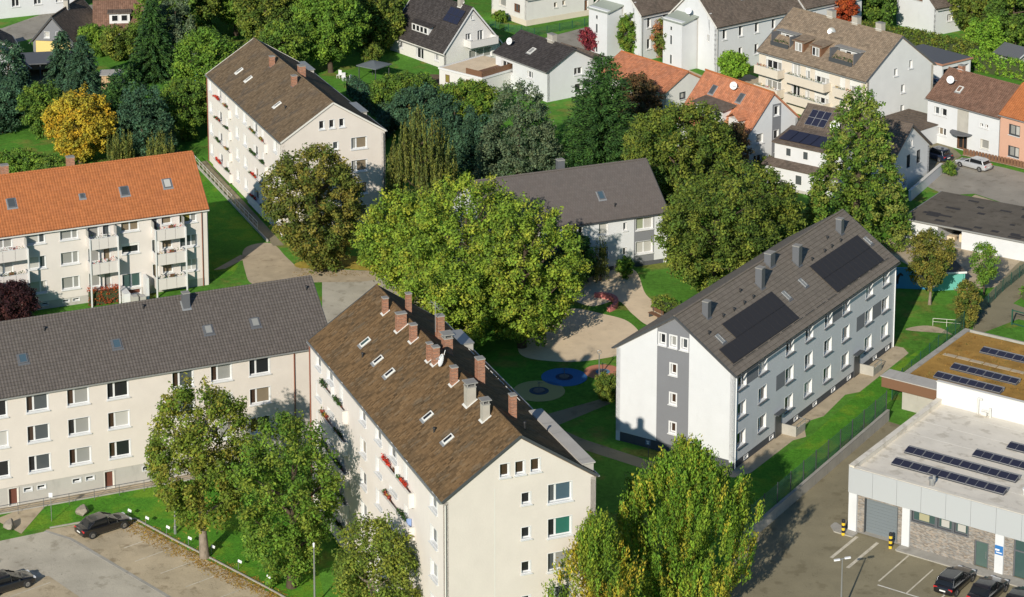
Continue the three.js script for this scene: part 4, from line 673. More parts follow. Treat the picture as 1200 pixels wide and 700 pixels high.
{ // beige block with dormers and balconies
  const b = new Building('apartment_house', 'beige apartment house with dormers, stone balconies and pale grey gable', { category: 'apartment house', x: 46.29, z: -298.54, deg: 128.9, L: 19.88, w: 12.96, he: 7.5, hr: 12.24, mat: M.beige, seed: 69, ov: 0.4, vo: 0.15, glass: [[M.glassDark, 2], [M.glassCurtain, 3], [M.glassNet, 3]] });
  b.wall('x0', [{ c: 5.5, y: 7.5, w: 0.8, h: 1.1, k: 'one' }, { c: 8.4, y: 8.1, w: 0.8, h: 1.2, k: 'one' }, { c: 7.0, y: 5.0, w: 0.85, h: 1.2, k: 'one' }, { c: 7.0, y: 2.2, w: 0.85, h: 1.2, k: 'one' }], { mat: M.paleGrey });
  const ys = [5.9, 3.1, 0.95]; b.wall('z0', ys.slice(0, 2).flatMap(y => [[2.0, 2.0, 'two'], [4.3, 0.9, 'one'], [8.0, 2.6, 'three'], [10.6, 0.8, 'one'], [12.8, 1.6, 'two'], [17.0, 3.0, 'three']].map(([c, w, k]) => ({ c, y: y + 0.1, w, h: 1.7, k, shut: [0.7, 0, 0.5, 0, 0.9, 0.3][Math.round(c) % 6] || undefined, sill: false }))));
  b.wall('x1'); b.wall('z1', rows([4, 10, 15], [5.5, 2.5], 1.5, 1.3, 'two')); b.roof(M.roofTan, { verge: M.slateGrey });
  for (const [c0, c1] of [[0.3, 4.8], [6.4, 13.6], [14.9, 19.4]]) for (const yf of [4.75, 2.0]) { const m = b.balcony('z0', c0, c1, yf - 0.1, 1.3, { par: M.beige, slab: M.beige }); const W = c1 - c0; leaves('flowers', plantGeo(-W / 2 + 0.3, W / 2 - 0.4, 0.9, 1.2, 0.4, c0 === 6.4 ? GREEN : MIX, Math.round(c0 * 7 + yf), 7, 0.18), m); }
  for (const x of [10.3, 13.5]) { const d = mesh('dormer', bx2(x - 0.95, x + 0.95, 7.8, 9.75, 1.1, 3.6), M.woodBrown, b.t); mesh('dormer_roof', bx(2.3, 0.12, 3.2, x, 0, 0).rotateX(-0.14).translate(0, 9.85, 2.5), M.roofTan, d); faceWindow(d, [x, 8.9, 1.1], Math.PI, 1.3, 1.2, 'two', [x > 12 ? M.glassCurtain : M.glassDark, M.glassNet], { sill: false }); }
  for (const [x, W] of [[5.7, 4.4], [17.0, 3.6]]) { // roof terraces cut behind a dormer front
    const d = mesh('roof_terrace', [bx2(x - W / 2, x - W / 2 + 0.12, 7.8, 9.9, 1.2, 3.6), bx2(x + W / 2 - 0.12, x + W / 2, 7.8, 9.9, 1.2, 3.6), bx2(x - W / 2 + 0.12, x + W / 2 - 0.12, 7.9, 9.9, 2.6, 3.6)], M.slateGrey, b.t); mesh('terrace_parapet', bx2(x - W / 2 + 0.121, x + W / 2 - 0.121, 7.9, 8.75, 0.9, 1.0), M.trimDark, d); mesh('dormer_roof', bx2(x - W / 2 - 0.15, x + W / 2 + 0.15, 9.9, 10.02, 2.3, 3.9), M.zinc, d);
    faceWindow(d, [x, 9.0, 2.6], Math.PI, W * 0.7, 1.4, 'three', [M.glassCurtain, M.glassDark], { sill: false }); leaves('potted_plants', plantGeo(x - W / 2 + 0.4, x + W / 2 - 0.4, 8.7, 1.25, 0.5, GREEN, 850 + Math.round(x), 8, 0.18), d);
  }
  for (const x of [12.9, 8.3, 4.0]) b.chimney(x, 6.7, 1.0, 0.8, 13.2, M.chimneyRender); b.dish('z0', 10.8, 11.0, 0.55, 4.6, [-0.4, 0.3, 0.8], M.zinc);
  const gar = thing('garage_row', 'pair of white garages with brown doors and striped felt roof beside the grey gable', 'garage', [46.9, 0, -296.8], -47.5);
  mesh('wall', bx2(0, 6.9, 0, 2.4, -7.5, 0), M.white, gar); mesh('flat_roof', bx2(-0.1, 7.0, 2.4, 2.52, -7.6, 0.1), M.roofDim, gar); for (let i = 0; i < 9; i++) mesh('felt_seam', bx2(-0.08, 6.98, 2.521, 2.545, -7.4 + i * 0.85, -7.34 + i * 0.85), M.dirt, gar);
  for (const x of [2.2, 5.2]) mesh('garage_door', [bx2(x - 1.15, x + 1.15, 0.05, 2.0, 0.004, 0.04), ...[0.5, 1.0, 1.5].map(y => bx2(x - 1.1, x + 1.1, y, y + 0.03, 0.041, 0.055))], std(0.42, 0.25, 0.14, 0.6), gar);
  const q = thing('flat_roof_annex', 'low white annex with grey felt roof behind the beige apartment house', 'annex', [60.4, 0, -322.0], 38); mesh('wall', [bx2(0, 0.3, 0, 3, -9, 0), bx2(5.7, 6, 0, 3, -9, 0), bx2(0.3, 5.7, 0, 3, -9, -8.7), bx2(0.3, 5.7, 2.3, 3, -0.3, -0.004)], M.white, q); mesh('flat_roof', bx2(-0.2, 6.2, 3, 3.14, -9.2, 0.2), M.slateGrey, q); mesh('roof_edge', [bx2(-0.25, 6.25, 2.95, 3.2, 0.2, 0.26), bx2(-0.26, -0.2, 2.95, 3.2, -9.2, 0.2)], std(0.4, 0.2, 0.13, 0.7), q);
}
{ const b = new Building('house', 'cream bungalow with plain orange tile roof below the white villas', { ...house, x: 20.4, z: -307.2, deg: 129, L: 13.2, w: 8.4, he: 3.3, hr: 5.5, mat: M.whiteWarm, seed: 71, ov: 0.3, vo: 0.25, step: 0.04 });
  b.wall('x0', [{ c: 3.4, y: 2.2, w: 1.1, h: 1.0, k: 'one', g: [M.glassCurtain], frame: M.trimDark }]); b.wall('z0', rows([3, 8], [1.8], 1.4, 1.1, 'two')); b.wall('x1'); b.wall('z1'); b.roof(M.roofOrange2, { ridgeMat: M.roofOrange });
}
{ const b = new Building('house', 'house with salmon tile roof, wide dormer and grey window strip on its gable', { ...house, x: 28.4, z: -281.2, deg: 125.5, L: 12.6, w: 9.2, he: 5, he0: 4.5, he1: 6.1, rz: 4.9, hr: 9.9, mat: M.white, seed: 72, ov: 0.3, vo: 0.25, step: 0.04 });
  const ww = [{ c: 2.9, y: 4.3, w: 1.2, h: 1.3, k: 'one', g: [M.glassNet] }, { c: 5.6, y: 7.4, w: 0.9, h: 1.3, k: 'one', g: [M.glassDark] }, { c: 5.6, y: 4.3, w: 0.9, h: 1.3, k: 'one' }, { c: 5.6, y: 1.4, w: 0.9, h: 1.3, k: 'one' }, { c: 2.6, y: 1.6, w: 1.5, h: 1.3, k: 'two' }];
  b.wall('x0', ww); b.panel('x0', 4.9, 6.35, 0.4, 8.3, M.greyPlaster, ww); b.wall('z0', rows([3, 8], [2.8], 1.4, 1.2, 'two')); b.wall('x1'); b.wall('z1', rows([3, 8], [4.6], 1.4, 1.2, 'two'));
  b.roof(M.roofOrange2, { ridgeMat: M.roofOrange }); b.skylight(0, 9.6, 3.4, 0.8, 1.3, { pane: M.glassMid }); b.skylight(0, 4.4, 3.5, 0.8, 1.3, { pane: M.glassMid }); b.dish('z0', 5.9, 9.6, 0.5, 3.6, [-0.5, 0.3, 0.8]);
  const d = mesh('dormer', bx2(4.6, 9.8, 5.4, 7.2, 0.7, 2.4), M.trim, b.t); mesh('dormer_roof', bx(6.0, 0.12, 3.0, 7.2, 0, 0).rotateX(-0.16).translate(0, 7.35, 1.8), M.roofDim, d); for (const x of [5.5, 7.2, 8.9]) { faceWindow(d, [x, 6.4, 0.7], Math.PI, 1.1, 1.1, 'one', [M.glassDark], { sill: false }); }
  const e = mesh('dormer', bx2(1.4, 3.4, 5.3, 6.6, 0.7, 2.4), M.whiteWarm, b.t); mesh('dormer_roof', [bx(1.4, 0.1, 2.6).rotateZ(0.6).translate(1.75, 7.0, 1.7), bx(1.4, 0.1, 2.6).rotateZ(-0.6).translate(3.05, 7.0, 1.7)], M.roofOrange2, e);
}
{ // white house behind the tall cone tree
  const b = new Building('house', 'white house with brown solar roof and lean-to half hidden by the tall cone tree', { ...house, x: 45.4, z: -272.4, deg: 142, L: 14.2, w: 9.6, he: 4.6, hr: 8.1, mat: M.white, seed: 73, ov: 0.3, vo: 0.25, step: 0.04 });
  b.wall('x0', [{ c: 5.0, y: 5.7, w: 0.55, h: 0.9, k: 'one', g: [M.glassDark] }, { c: 4.3, y: 3.6, w: 0.8, h: 1.6, k: 'one', g: [M.glassDark], frame: M.trimDark }, { c: 6.8, y: 3.6, w: 0.8, h: 1.6, k: 'one', g: [M.glassDark], frame: M.trimDark }, { c: 3.6, y: 1.1, w: 0.9, h: 1.2, k: 'one' }]);
  b.wall('z0', rows([3], [3.2], 1.2, 1.2, 'two')); b.wall('x1'); b.wall('z1', rows([3, 9], [3], 1.3, 1.2, 'two')); b.roof(M.roofDim, { verge: M.trimDark });
  b.pv(0, 10.6, 13.4, 2.2, 4.2, 3, 2, M.pvFrame, M.pvBlue); b.pv(0, 6.0, 7.9, 2.6, 4.0, 2, 2, M.pvFrame, M.pvBlue); b.dish('z0', 8.9, 7.0, 0.62, 1.9, [-0.4, 0.3, 0.8]);
  const e = mesh('extension', bx2(4.8, 14.2, 0, 5.4, -3.4, 0.4), M.white, b.t); mesh('extension_roof', bx(9.9, 0.14, 4.8, 9.5, 0, 0).rotateX(-0.2).translate(0, 5.75, -1.4), M.roofDim, e);
  for (let i = 0; i < 6; i++) mesh('solar_panel', bx(1.4, 0.04, 2.6).rotateX(-0.2).translate(5.6 + i * 1.5, 5.93, -1.9), M.pvBlue, e);
  const g = mesh('extension', bx2(4.4, 14.6, 0, 2.7, -4.9, -3.42), M.white, b.t); mesh('extension_roof', bx(10.9, 0.12, 1.9, 9.6, 0, 0).rotateX(-0.25).translate(0, 2.95, -4.2), M.roofDim, g); mesh('plinth', bx2(4.4, 14.6, 0, 0.35, -4.96, -4.9), M.plinthGrey, g);
  for (const [x, y, z, w, h] of [[12.2, 4.3, -3.38, 0.8, 1.1], [9.8, 4.3, -3.38, 0.8, 1.1], [9.8, 1.6, -4.88, 1.0, 1.3]]) { faceWindow(b.t, [x, y, z - 0.02], Math.PI, w, h, 'one', [M.glassMid], { sill: false }); }
  const wallM = thing('garden_wall', 'white garden wall running beside the shaded gable of the solar house', 'wall', [47.6, 0, -271.4], 62); mesh('wall', bx2(0, 12, 0, 1.3, -0.15, 0.15), M.white, wallM); mesh('coping', bx2(-0.05, 12.05, 1.3, 1.36, -0.2, 0.2), M.trimOld, wallM);
}
{ const b = new Building('house', 'white terraced house with umber roof and rounded grey door canopy', { ...house, x: 61.4, z: -287.38, deg: 130.4, L: 11.6, w: 8.6, he: 5.89, hr: 8.9, mat: M.white, seed: 74, ov: 0.35, vo: 0.2, step: 0.04 });
  b.wall('z0', [{ c: 8.9, y: 4.3, w: 1.0, h: 1.1, k: 'one' }, { c: 10.1, y: 4.3, w: 0.9, h: 1.1, k: 'one', g: [M.glassMid] }, { c: 9.4, y: 1.7, w: 2.0, h: 1.1, k: 'three' }, { c: 2.0, y: 4.0, w: 0.55, h: 0.6, k: 'one' }, { c: 2.8, y: 4.0, w: 0.55, h: 0.6, k: 'one' }, { c: 2.2, y: 1.6, w: 1.4, h: 1.3, k: 'one', frame: M.trimOld, g: [M.glassNet] }, { c: 5.8, y: 1.1, w: 1.6, h: 2.0, k: 'two', g: [M.glassDark], frame: M.trimBrown, sill: false, name: 'house_door' }]);
  b.panel('z0', 4.9, 6.7, 2.4, 5.6, M.concrete); b.wall('x0'); b.wall('x1', [{ c: 4, y: 4, w: 1, h: 1, k: 'one' }]); b.wall('z1'); b.roof(M.roofUmber);
  const cg = new THREE.CylinderGeometry(1.6, 1.6, 0.14, 20, 1, false, 0, Math.PI).rotateY(-Math.PI / 2), cn = mesh('door_canopy', cg, M.slateGrey, b.t); b.place(cn, 'z0', 5.8, 2.35, 0.02); cn.rotation.y += Math.PI; cn.rotation.y = Math.PI / 1; cn.position.z = -0.01;
  b.dish('z0', 9.3, 8.3, 0.5, 1.6, [-0.5, 0.3, 0.8]); b.skylight(0, 8.0, 1.9, 0.7, 1.0, { frame: M.zincLight, pane: M.roofUmber }); b.chimney(9.8, 4.4, 0.7, 0.7, 9.6, M.brickRed);
  const c = new Building('house', 'salmon pink terraced house with orange roof joined to the white one', { ...house, x: 70.0, z: -277.3, deg: 130.4, L: 13.15, w: 8.6, he: 6.3, hr: 9.4, mat: M.pinkWall, seed: 75, ov: 0.3, vo: 0.12 });
  c.wall('z0', [4.5, 1.7].flatMap(y => [10.9, 8.2].map(cc => ({ c: cc, y, w: 1.7, h: 1.4, k: 'two', frame: M.trimDark, g: [M.glassNet, M.glassCurtain] })))); c.wall('x0'); c.wall('x1'); c.wall('z1'); c.roof(M.roofOrange);
}
{ // houses in the far corner past the spruces
  const b = new Building('house', 'old house with slate-clad gable over a yellow ground floor', { ...house, x: -70.6, z: -338.6, deg: 80, L: 12, w: 6.2, he: 2.4, hr: 6.0, mat: M.greyPlaster, seed: 81, ov: 0.4, vo: 0.3 });
  const ww = [{ c: 2.2, y: 3.2, w: 0.85, h: 1.0, k: 'one' }, { c: 4.0, y: 3.2, w: 0.85, h: 1.0, k: 'one' }]; b.wall('x0', ww, { y0: 2.3 }); b.wall('x0', [], { y0: 0, y1: 2.2, mat: std(0.66, 0.52, 0.2, 0.9), out: -0.02, depth: 0.28 }); b.wall('z0'); b.wall('z1'); b.wall('x1'); b.roof(M.roofDim, { verge: M.trimDark }); b.chimney(6, 3.1, 0.7, 0.7, 7.0, M.chimneyRender);
  const c = new Building('house', 'brown-roofed cottage with small white dormer beside the slate gable', { ...house, x: -63.4, z: -350.0, deg: 8, L: 8.5, w: 8.5, he: 2.9, hr: 6.4, mat: M.whiteWarm, seed: 82, ov: 0.5 }); c.wall('z1', rows([2, 6], [1.6], 1.2, 1.1, 'two')); c.wall('x0'); c.wall('x1'); c.wall('z0'); c.roof(M.roofUmber);
  const d = mesh('dormer', bx2(2.4, 5.4, 3.6, 5.2, 6.0, 7.6), M.trim, c.t); mesh('dormer_roof', bx2(2.1, 5.7, 5.2, 5.35, 5.2, 7.9), M.roofDim, d); for (const x of [3.2, 4.6]) { faceWindow(d, [x, 4.5, 7.6], 0, 1.0, 1.0, 'one', [M.glassDark], { sill: false }); }
  const e = new Building('house', 'white row house with dark roof and front windows across the corner street', { ...house, x: -93, z: -364, deg: 26, L: 22, w: 9, he: 4.2, hr: 7.6, mat: M.white, seed: 83 }); e.wall('z1', rows([2, 5.5, 9, 12.5, 16, 19.5], [2.3], 1.3, 1.3, 'two')); e.wall('x0'); e.wall('x1'); e.wall('z0'); e.roof(M.roofDim);
  const f = new Building('house', 'small brown-roofed house with pale blue gable among the spruces', { ...house, x: -74.5, z: -318.5, deg: 118, L: 9, w: 7.4, he: 2.8, hr: 5.4, mat: M.white, seed: 84, ov: 0.4 }); f.wall('x0', [{ c: 3.8, y: 2, w: 1, h: 1, k: 'one' }]); f.wall('z0', rows([3, 6], [1.6], 1, 1, 'one')); f.wall('z1'); f.wall('x1'); f.roof(M.roofUmber);
  const g = new Building('house', 'dark-roofed bungalow at the end of the spruce garden', { ...house, x: -77.5, z: -330.0, deg: 110, L: 9, w: 6.5, he: 2.6, hr: 4.6, mat: M.whiteWarm, seed: 85, ov: 0.4 }); for (const q of ['x0', 'x1', 'z0', 'z1']) g.wall(q); g.roof(M.roofBlack);
  const h = thing('carport', 'flat grey felt roof carport below the slate-clad gable', 'carport', [-69.4, 0, -324.0], 12); mesh('flat_roof', bx2(0, 7.5, 2.4, 2.56, -6.4, 0), M.slateGrey, h); mesh('wall', [bx2(0.1, 7.4, 0, 2.4, -6.3, -6.1), bx2(0.1, 0.3, 0, 2.4, -6.1, -0.1), bx2(7.2, 7.4, 0, 2.4, -6.1, -0.1)], M.paleGrey, h); for (const x of [2.6, 5.0]) mesh('post', bx2(x, x + 0.14, 0, 2.4, -0.3, -0.16), M.trimDark, h);
  const sh = thing('garden_shed', 'wooden garden shed with flat roof between the spruces', 'shed', [-57.4, 0, -320.0], 8); mesh('wall', bx2(0, 3.2, 0, 2.0, -2.6, 0), std(0.5, 0.35, 0.2, 0.85), sh); mesh('flat_roof', bx2(-0.2, 3.4, 2.0, 2.12, -2.8, 0.2), M.plinthGrey, sh); for (let i = 0; i < 9; i++) mesh('board', bx2(i * 0.36, i * 0.36 + 0.03, 0.02, 1.98, 0.003, 0.025), M.woodBrown, sh);
  const k = new Building('house', 'white gabled house with brown window above the long hedge', { ...house, x: 59.6, z: -356.8, deg: 35, L: 10, w: 8.4, he: 4.6, hr: 8.2, mat: M.white, seed: 86, ov: 0.5, vo: 0.3 }); k.wall('x0', [{ c: 4.4, y: 5.4, w: 2.2, h: 1.3, k: 'three', frame: M.trimBrown, g: [M.glassNet] }]); k.wall('z1', rows([3, 7], [2.4], 1.2, 1.2, 'two')); k.wall('x1'); k.wall('z0'); k.roof(M.roofDim);
  const l = thing('garden_shed', 'garden shed with white-edged grey gable roof beside the clipped hedge', 'shed', [72.6, 0, -328.6], 38); mesh('wall', bx2(0, 4, 0, 2.2, -4, 0), M.plinthGrey, l); const rr = []; for (const s of [-1, 1]) rr.push(bx(2.9, 0.1, 4.8).rotateZ(-s * 0.42).translate(2 + s * 1.28, 2.75, -2)); mesh('roof', rr, M.slateGrey, l); mesh('gable', new THREE.ExtrudeGeometry(new THREE.Shape([new THREE.Vector2(0, 2.2), new THREE.Vector2(4, 2.2), new THREE.Vector2(2, 3.1)]), { depth: 3.9, bevelEnabled: false }).translate(0, 0, -3.95), M.plinthGrey, l); mesh('verge_board', [bx(2.9, 0.16, 0.05).rotateZ(-0.42).translate(3.28, 2.73, 0.43), bx(2.9, 0.16, 0.05).rotateZ(0.42).translate(0.72, 2.73, 0.43)], M.trim, l);
}

// ---------------------------------------------------------------- flat-roofed hall, green roof, garages
{
  const t = thing('commercial_hall', 'flat-roofed hall with pale metal fascia, brick infill and rooftop solar rows', 'hall', [28.2, 0, -185.25], tDeg);   // local: x along the front, z = 0 at the front, minus z behind
  const SX = 26, SZ = -17;
  M.membrane = speck([0.7, 0.645, 0.55], { size: 9, a: 0.25, b: 0.08, seed: 401, stain: 0.55 }); M.fascia = std(0.48, 0.5, 0.51, 0.42, { metalness: 0.15 });
  mesh('flat_roof', bx2(0.3, SX, 5.2, 5.42, SZ, -0.3), M.membrane, t);
  const par = mesh('parapet', [bx2(0, 0.42, 5.2, 5.86, SZ, -0.05), bx2(0.42, SX, 5.2, 5.72, -0.45, -0.05)], M.membrane, t); mesh('parapet_coping', [bx2(-0.04, 0.46, 5.861, 5.9, SZ, 0.03), bx2(0.461, SX, 5.721, 5.76, -0.48, 0.03)], M.membrane, par);
  for (let i = 0; i < 12; i++) mesh('fascia_panel', bx2(i * 2.2 + 0.012, Math.min(SX, (i + 1) * 2.2 - 0.012), 3.45, 5.7, -0.049, 0.05 + (i % 2) * 0.0), M.fascia, t);
  for (let i = 0; i < 8; i++) mesh('fascia_panel', bx2(-0.05, -0.001, 3.45, 5.84, -i * 2.1 - 2.1 + 0.012, -i * 2.1 - 0.012), M.fascia, t);
  mesh('side_wall', bx2(0.02, 0.3, 0, 3.45, SZ, -0.3), M.white, t);
  const rearWall = mesh('rear_wall', bx2(-0.1, SX, 0, 7.4, SZ - 0.3, SZ), M.white, t); mesh('wall_coping', bx2(-0.16, SX, 7.401, 7.46, SZ - 0.36, SZ + 0.06), M.trimOld, rearWall); for (let i = 1; i < 9; i++) mesh('panel_joint', bx2(i * 2.8, i * 2.8 + 0.02, 5.45, 7.4, SZ + 0.001, SZ + 0.006), M.trimOld, rearWall);
  const pipes = mesh('roof_pipework', [bar(V3(4.0, 5.5, SZ + 0.25), V3(4.0, 6.9, SZ + 0.25), 0.09), bar(V3(4.0, 6.9, SZ + 0.25), V3(4.4, 6.9, SZ + 0.25), 0.09), bar(V3(4.4, 5.9, SZ + 0.3), V3(5.2, 5.9, SZ + 0.3), 0.09), bar(V3(5.2, 5.4, SZ + 0.3), V3(5.2, 6.3, SZ + 0.3), 0.09), bx(0.5, 0.35, 0.4, 4.7, 5.75, SZ + 0.4)], M.trimOld, t);
  const f = mesh('brick_wall', [bx2(0.76, 1.36, 0, 3.45, -0.5, -0.25), bx2(4.46, 4.94, 0, 3.45, -0.5, -0.25), bx2(1.36, 4.46, 3.2, 3.45, -0.5, -0.25), bx2(5.62, 11.2, 0, 2.3, -0.45, -0.2), bx2(11.2, 11.32, 0, 3.45, -0.45, -0.2), bx2(11.32, 12.56, 2.32, 3.45, -0.45, -0.2), bx2(12.56, 13.18, 0, 3.45, -0.45, -0.2), bx2(10.8, 11.2, 2.3, 3.45, -0.45, -0.2), bx2(13.92, 14.7, 0, 3.45, -0.45, -0.2)], M.brickTan, t);
  for (const [a, c] of [[0.02, 0.76], [4.94, 5.62], [13.18, 13.92], [19.5, 20.2]]) mesh('pilaster', bx2(a, c, 0, 3.45, -0.5, 0.0), M.white, t);
  const gd = mesh('roller_door', Array.from({ length: 11 }, (_, i) => bx2(1.36, 4.46, 0.1 + i * 0.283, 0.37 + i * 0.283, -0.62, -0.55)), std(0.16, 0.185, 0.2, 0.5), t); mesh('door_sill', bx2(1.36, 4.46, 0.02, 0.1, -0.6, -0.2), M.kerb, gd);
  mesh('door_reveal', [bx2(1.361, 1.43, 0.1, 3.2, -0.54, -0.26), bx2(4.39, 4.459, 0.1, 3.2, -0.54, -0.26)], M.trimDark, gd);
  for (const [a, c] of [[5.62, 7.9], [7.9, 9.4], [9.4, 10.8]]) { const m = windowMesh(c - a - 0.02, 1.13, 'one', { panes: [M.glassTeal], frame: M.slateGrey, sill: false, f: 0.1 }); m.name = 'window'; t.add(m); m.position.set((a + c) / 2, 2.88, -0.2); const bl = mesh('notice', bx(a < 6 ? 0.9 : 0.7, 0.6, 0.01), a < 6 ? std(0.34, 0.32, 0.2) : M.glassCurtain, m); bl.position.z = -0.18; }
  { const d = mesh('glass_door', [bx2(11.34, 11.44, 0.1, 2.3, -0.4, -0.28), bx2(12.44, 12.54, 0.1, 2.3, -0.4, -0.28), bx2(11.44, 12.44, 2.2, 2.3, -0.4, -0.28)], M.slateGrey, t); mesh('pane', bx2(11.44, 12.44, 0.1, 2.2, -0.36, -0.34), glass(0.08, 0.125, 0.11), d); mesh('door_handle', bx2(12.3, 12.34, 0.9, 1.5, -0.33, -0.27), M.steel, d); }
  { const d = mesh('glass_entrance', [bx2(14.7, 14.82, 0.1, 3.4, -0.4, -0.28), bx2(16.2, 16.3, 0.1, 3.4, -0.4, -0.28), bx2(17.8, 17.9, 0.1, 3.4, -0.4, -0.28), bx2(14.82, 19.5, 2.3, 2.42, -0.4, -0.28)], M.slateGrey, t); mesh('pane', bx2(14.82, 19.5, 0.1, 3.4, -0.36, -0.34), M.glassTeal, d); }
  { const s = mesh('wall_sign', bx2(13.2, 13.9, 1.72, 2.5, 0.003, 0.04), std(0.03, 0.16, 0.42, 0.5), t); mesh('sign_stripe', [bx2(13.24, 13.6, 2.05, 2.2, 0.041, 0.046), bx2(13.3, 13.82, 1.86, 1.95, 0.041, 0.046)], M.lampWhite, s); }
  const unit = (x, z, n, y = 5.42, parent = t) => { // one row of tilted panels on ballast trays, with a wind deflector behind
    for (let i = 0; i < n; i++) {
      const m = mesh('solar_panel', cached('flatpv', () => join([bx(1.64, 0.035, 0.9).rotateX(0.21)])), M.pvFrame, parent); m.position.set(x + 1.69 * (i + 0.5), y + 0.26, z - 0.5);
      mesh('cells', cached('flatpvc', () => join([bx(0.78, 0.01, 0.84, -0.405, 0.022, 0).rotateX(0.21), bx(0.78, 0.01, 0.84, 0.405, 0.022, 0).rotateX(0.21)])), M.pvBlue, m);
    }
    mesh('wind_deflector', [bx(1.69 * n, 0.36, 0.03).rotateX(-0.5).translate(x + 1.69 * n / 2, y + 0.2, z - 1.1), bx2(x, x + 1.69 * n, y + 0.01, y + 0.05, z - 1.0, z - 0.1)], M.slateGrey, parent);
  };
  unit(2.4, -2.75, 6); unit(2.25, -5.5, 6); unit(7.25, -8.2, 6); unit(9.0, -11.3, 6); unit(14.4, -2.75, 5); unit(14.4, -5.5, 5);
  const v = mesh('roof_fan', [cyl(0.22, 0.22, 0.5, 6.9, 5.4, -1.3, 14), cyl(0.3, 0.3, 0.18, 6.9, 5.9, -1.3, 14), bx(0.18, 0.5, 0.18, 7.1, 6.1, -1.3)], M.zinc, t); mesh('roof_fan', [cyl(0.2, 0.2, 0.4, 13.9, 5.4, -4.2, 14), cyl(0.28, 0.28, 0.14, 13.9, 5.8, -4.2, 14)], M.lampWhite, t);
  for (let i = 0; i < 5; i++) mesh('roof_seam', bx2(0.5, SX, 5.4205, 5.428, -3.9 - i * 2.9, -3.86 - i * 2.9), M.trimOld, t);

  // green roof building behind
  const u = thing('green_roof_building', 'low building with ochre planted roof and brown timber fascia behind the hall', 'building', [28.2, 0, -185.25], tDeg);
  M.sedum = speck([0.33, 0.19, 0.05], { size: 9, a: 0.9, b: 0.35, seed: 411, stain: 0.55 });
  mesh('wall', bx2(-7.4, 14, 0, 2.85, -40, -25.4), M.concrete, u); mesh('planted_roof', bx2(-7.4, 14, 2.86, 3.0, -39.9, -25.3), M.sedum, u);
  mesh('gravel_margin', [bx2(-8.0, -7.41, 2.8, 3.06, -40.4, -25.2), bx2(-8, 14, 2.8, 3.04, -40.6, -40.405)], M.kerb, u);
  const fc = mesh('timber_fascia', bx2(-9.2, -1.2, 2.1, 3.12, -24.9, -24.6), M.woodBrown, u); mesh('fascia_top', bx2(-9.3, -1.1, 3.121, 3.2, -26.5, -24.5), M.plinthGrey, fc); mesh('fascia_side', bx2(-9.2, -9.0, 2.1, 3.12, -26.4, -24.905), M.woodBrown, fc);
  { const r = rng(77), cl = []; for (let i = 0; i < 260; i++) cl.push({ c: V3(lerp(-7, 13.5, r()), 3.02, -lerp(25.6, 39.6, r())), rl: 0.06, rs: 0.3 + 0.3 * r(), n: 14, s: 0.14, col: [[0.4, 0.2, 0.04], [0.3, 0.22, 0.05], [0.22, 0.2, 0.05], [0.45, 0.27, 0.08]][Math.floor(r() * 4)] }); leaves('sedum_plants', leafGeo(cl, r), u); }
  unit(-5.2, -27.2, 4, 3.0, u); unit(-4.8, -30.0, 4, 3.0, u); unit(-4.2, -35.4, 6, 3.0, u);
  mesh('path_slabs', Array.from({ length: 14 }, (_, i) => bx2(-6.9 + i * 1.4, -5.6 + i * 1.4, 3.005, 3.03, -33.6, -33.0)), M.paving, u);
}
{ // garage row with the patched felt roof
  const t = thing('garage_row', 'long white garage row with patched dark felt roof and one open bay', 'garage', [56.5, 0, -250.77], 146.7);
  mesh('wall', [bx2(-3.5, 7.0, 0, 2.2, 0, 0.25), bx2(9.9, 14.0, 0, 2.2, 0, 0.25), bx2(13.75, 14.0, 0, 2.2, 0.25, 11), bx2(-3.5, -3.25, 0, 2.2, 0.25, 11), bx2(-3.25, 13.75, 0, 2.2, 10.75, 11), bx2(6.8, 7.0, 0, 2.2, 0.25, 6), bx2(9.9, 10.1, 0, 2.2, 0.25, 6)], M.white, t);
  mesh('flat_roof', bx2(-3.8, 14.25, 2.2, 2.36, -0.3, 11.3), M.felt, t); mesh('roof_edge', [bx2(-3.85, 14.3, 2.25, 2.42, -0.36, -0.301), bx2(14.251, 14.31, 2.25, 2.42, -0.3, 11.3)], M.zinc, t);
  const r = rng(5); for (let i = 0; i < 30; i++) { const x = lerp(-3.2, 13.2, r()), z = lerp(0.3, 10.5, r()), w = 0.5 + r() * 1.3; mesh('felt_patch', bx2(x - w / 2, x + w / 2, 2.362 + i * 0.0006, 2.372 + i * 0.0006, z - 0.2 - r() * 0.2, z + 0.25), std(0.035, 0.033, 0.034, 0.85), t); }
  mesh('open_bay', bx2(7.0, 9.9, 0.02, 0.06, 0.1, 6), M.concrete, t); mesh('stored_boxes', [bx2(7.3, 8.1, 0.06, 0.9, 2, 2.8), bx2(8.5, 9.4, 0.06, 0.6, 1.6, 2.4)], M.sand, t);
  const s = thing('bin_shelter', 'small felt-roofed bin shelter with turquoise side beside the garage yard', 'shelter', [44.6, 0, -241.2], 8); mesh('flat_roof', bx2(0, 4.2, 1.9, 2.02, -5.0, 0), M.felt, s); mesh('wall', [bx2(0.1, 4.1, 0, 1.9, -4.9, -4.75), bx2(0.1, 0.22, 0, 1.9, -4.75, -0.1)], M.plinthGrey, s); mesh('side_panel', [bx2(3.95, 4.1, 0, 1.9, -4.75, -0.1), bx2(0.25, 3.9, 0, 1.9, -0.2, -0.1)], std(0.12, 0.4, 0.34, 0.7), s); mesh('roof_edge', bx2(-0.05, 4.25, 1.85, 2.06, 0.003, 0.06), M.lampWhite, s);
}

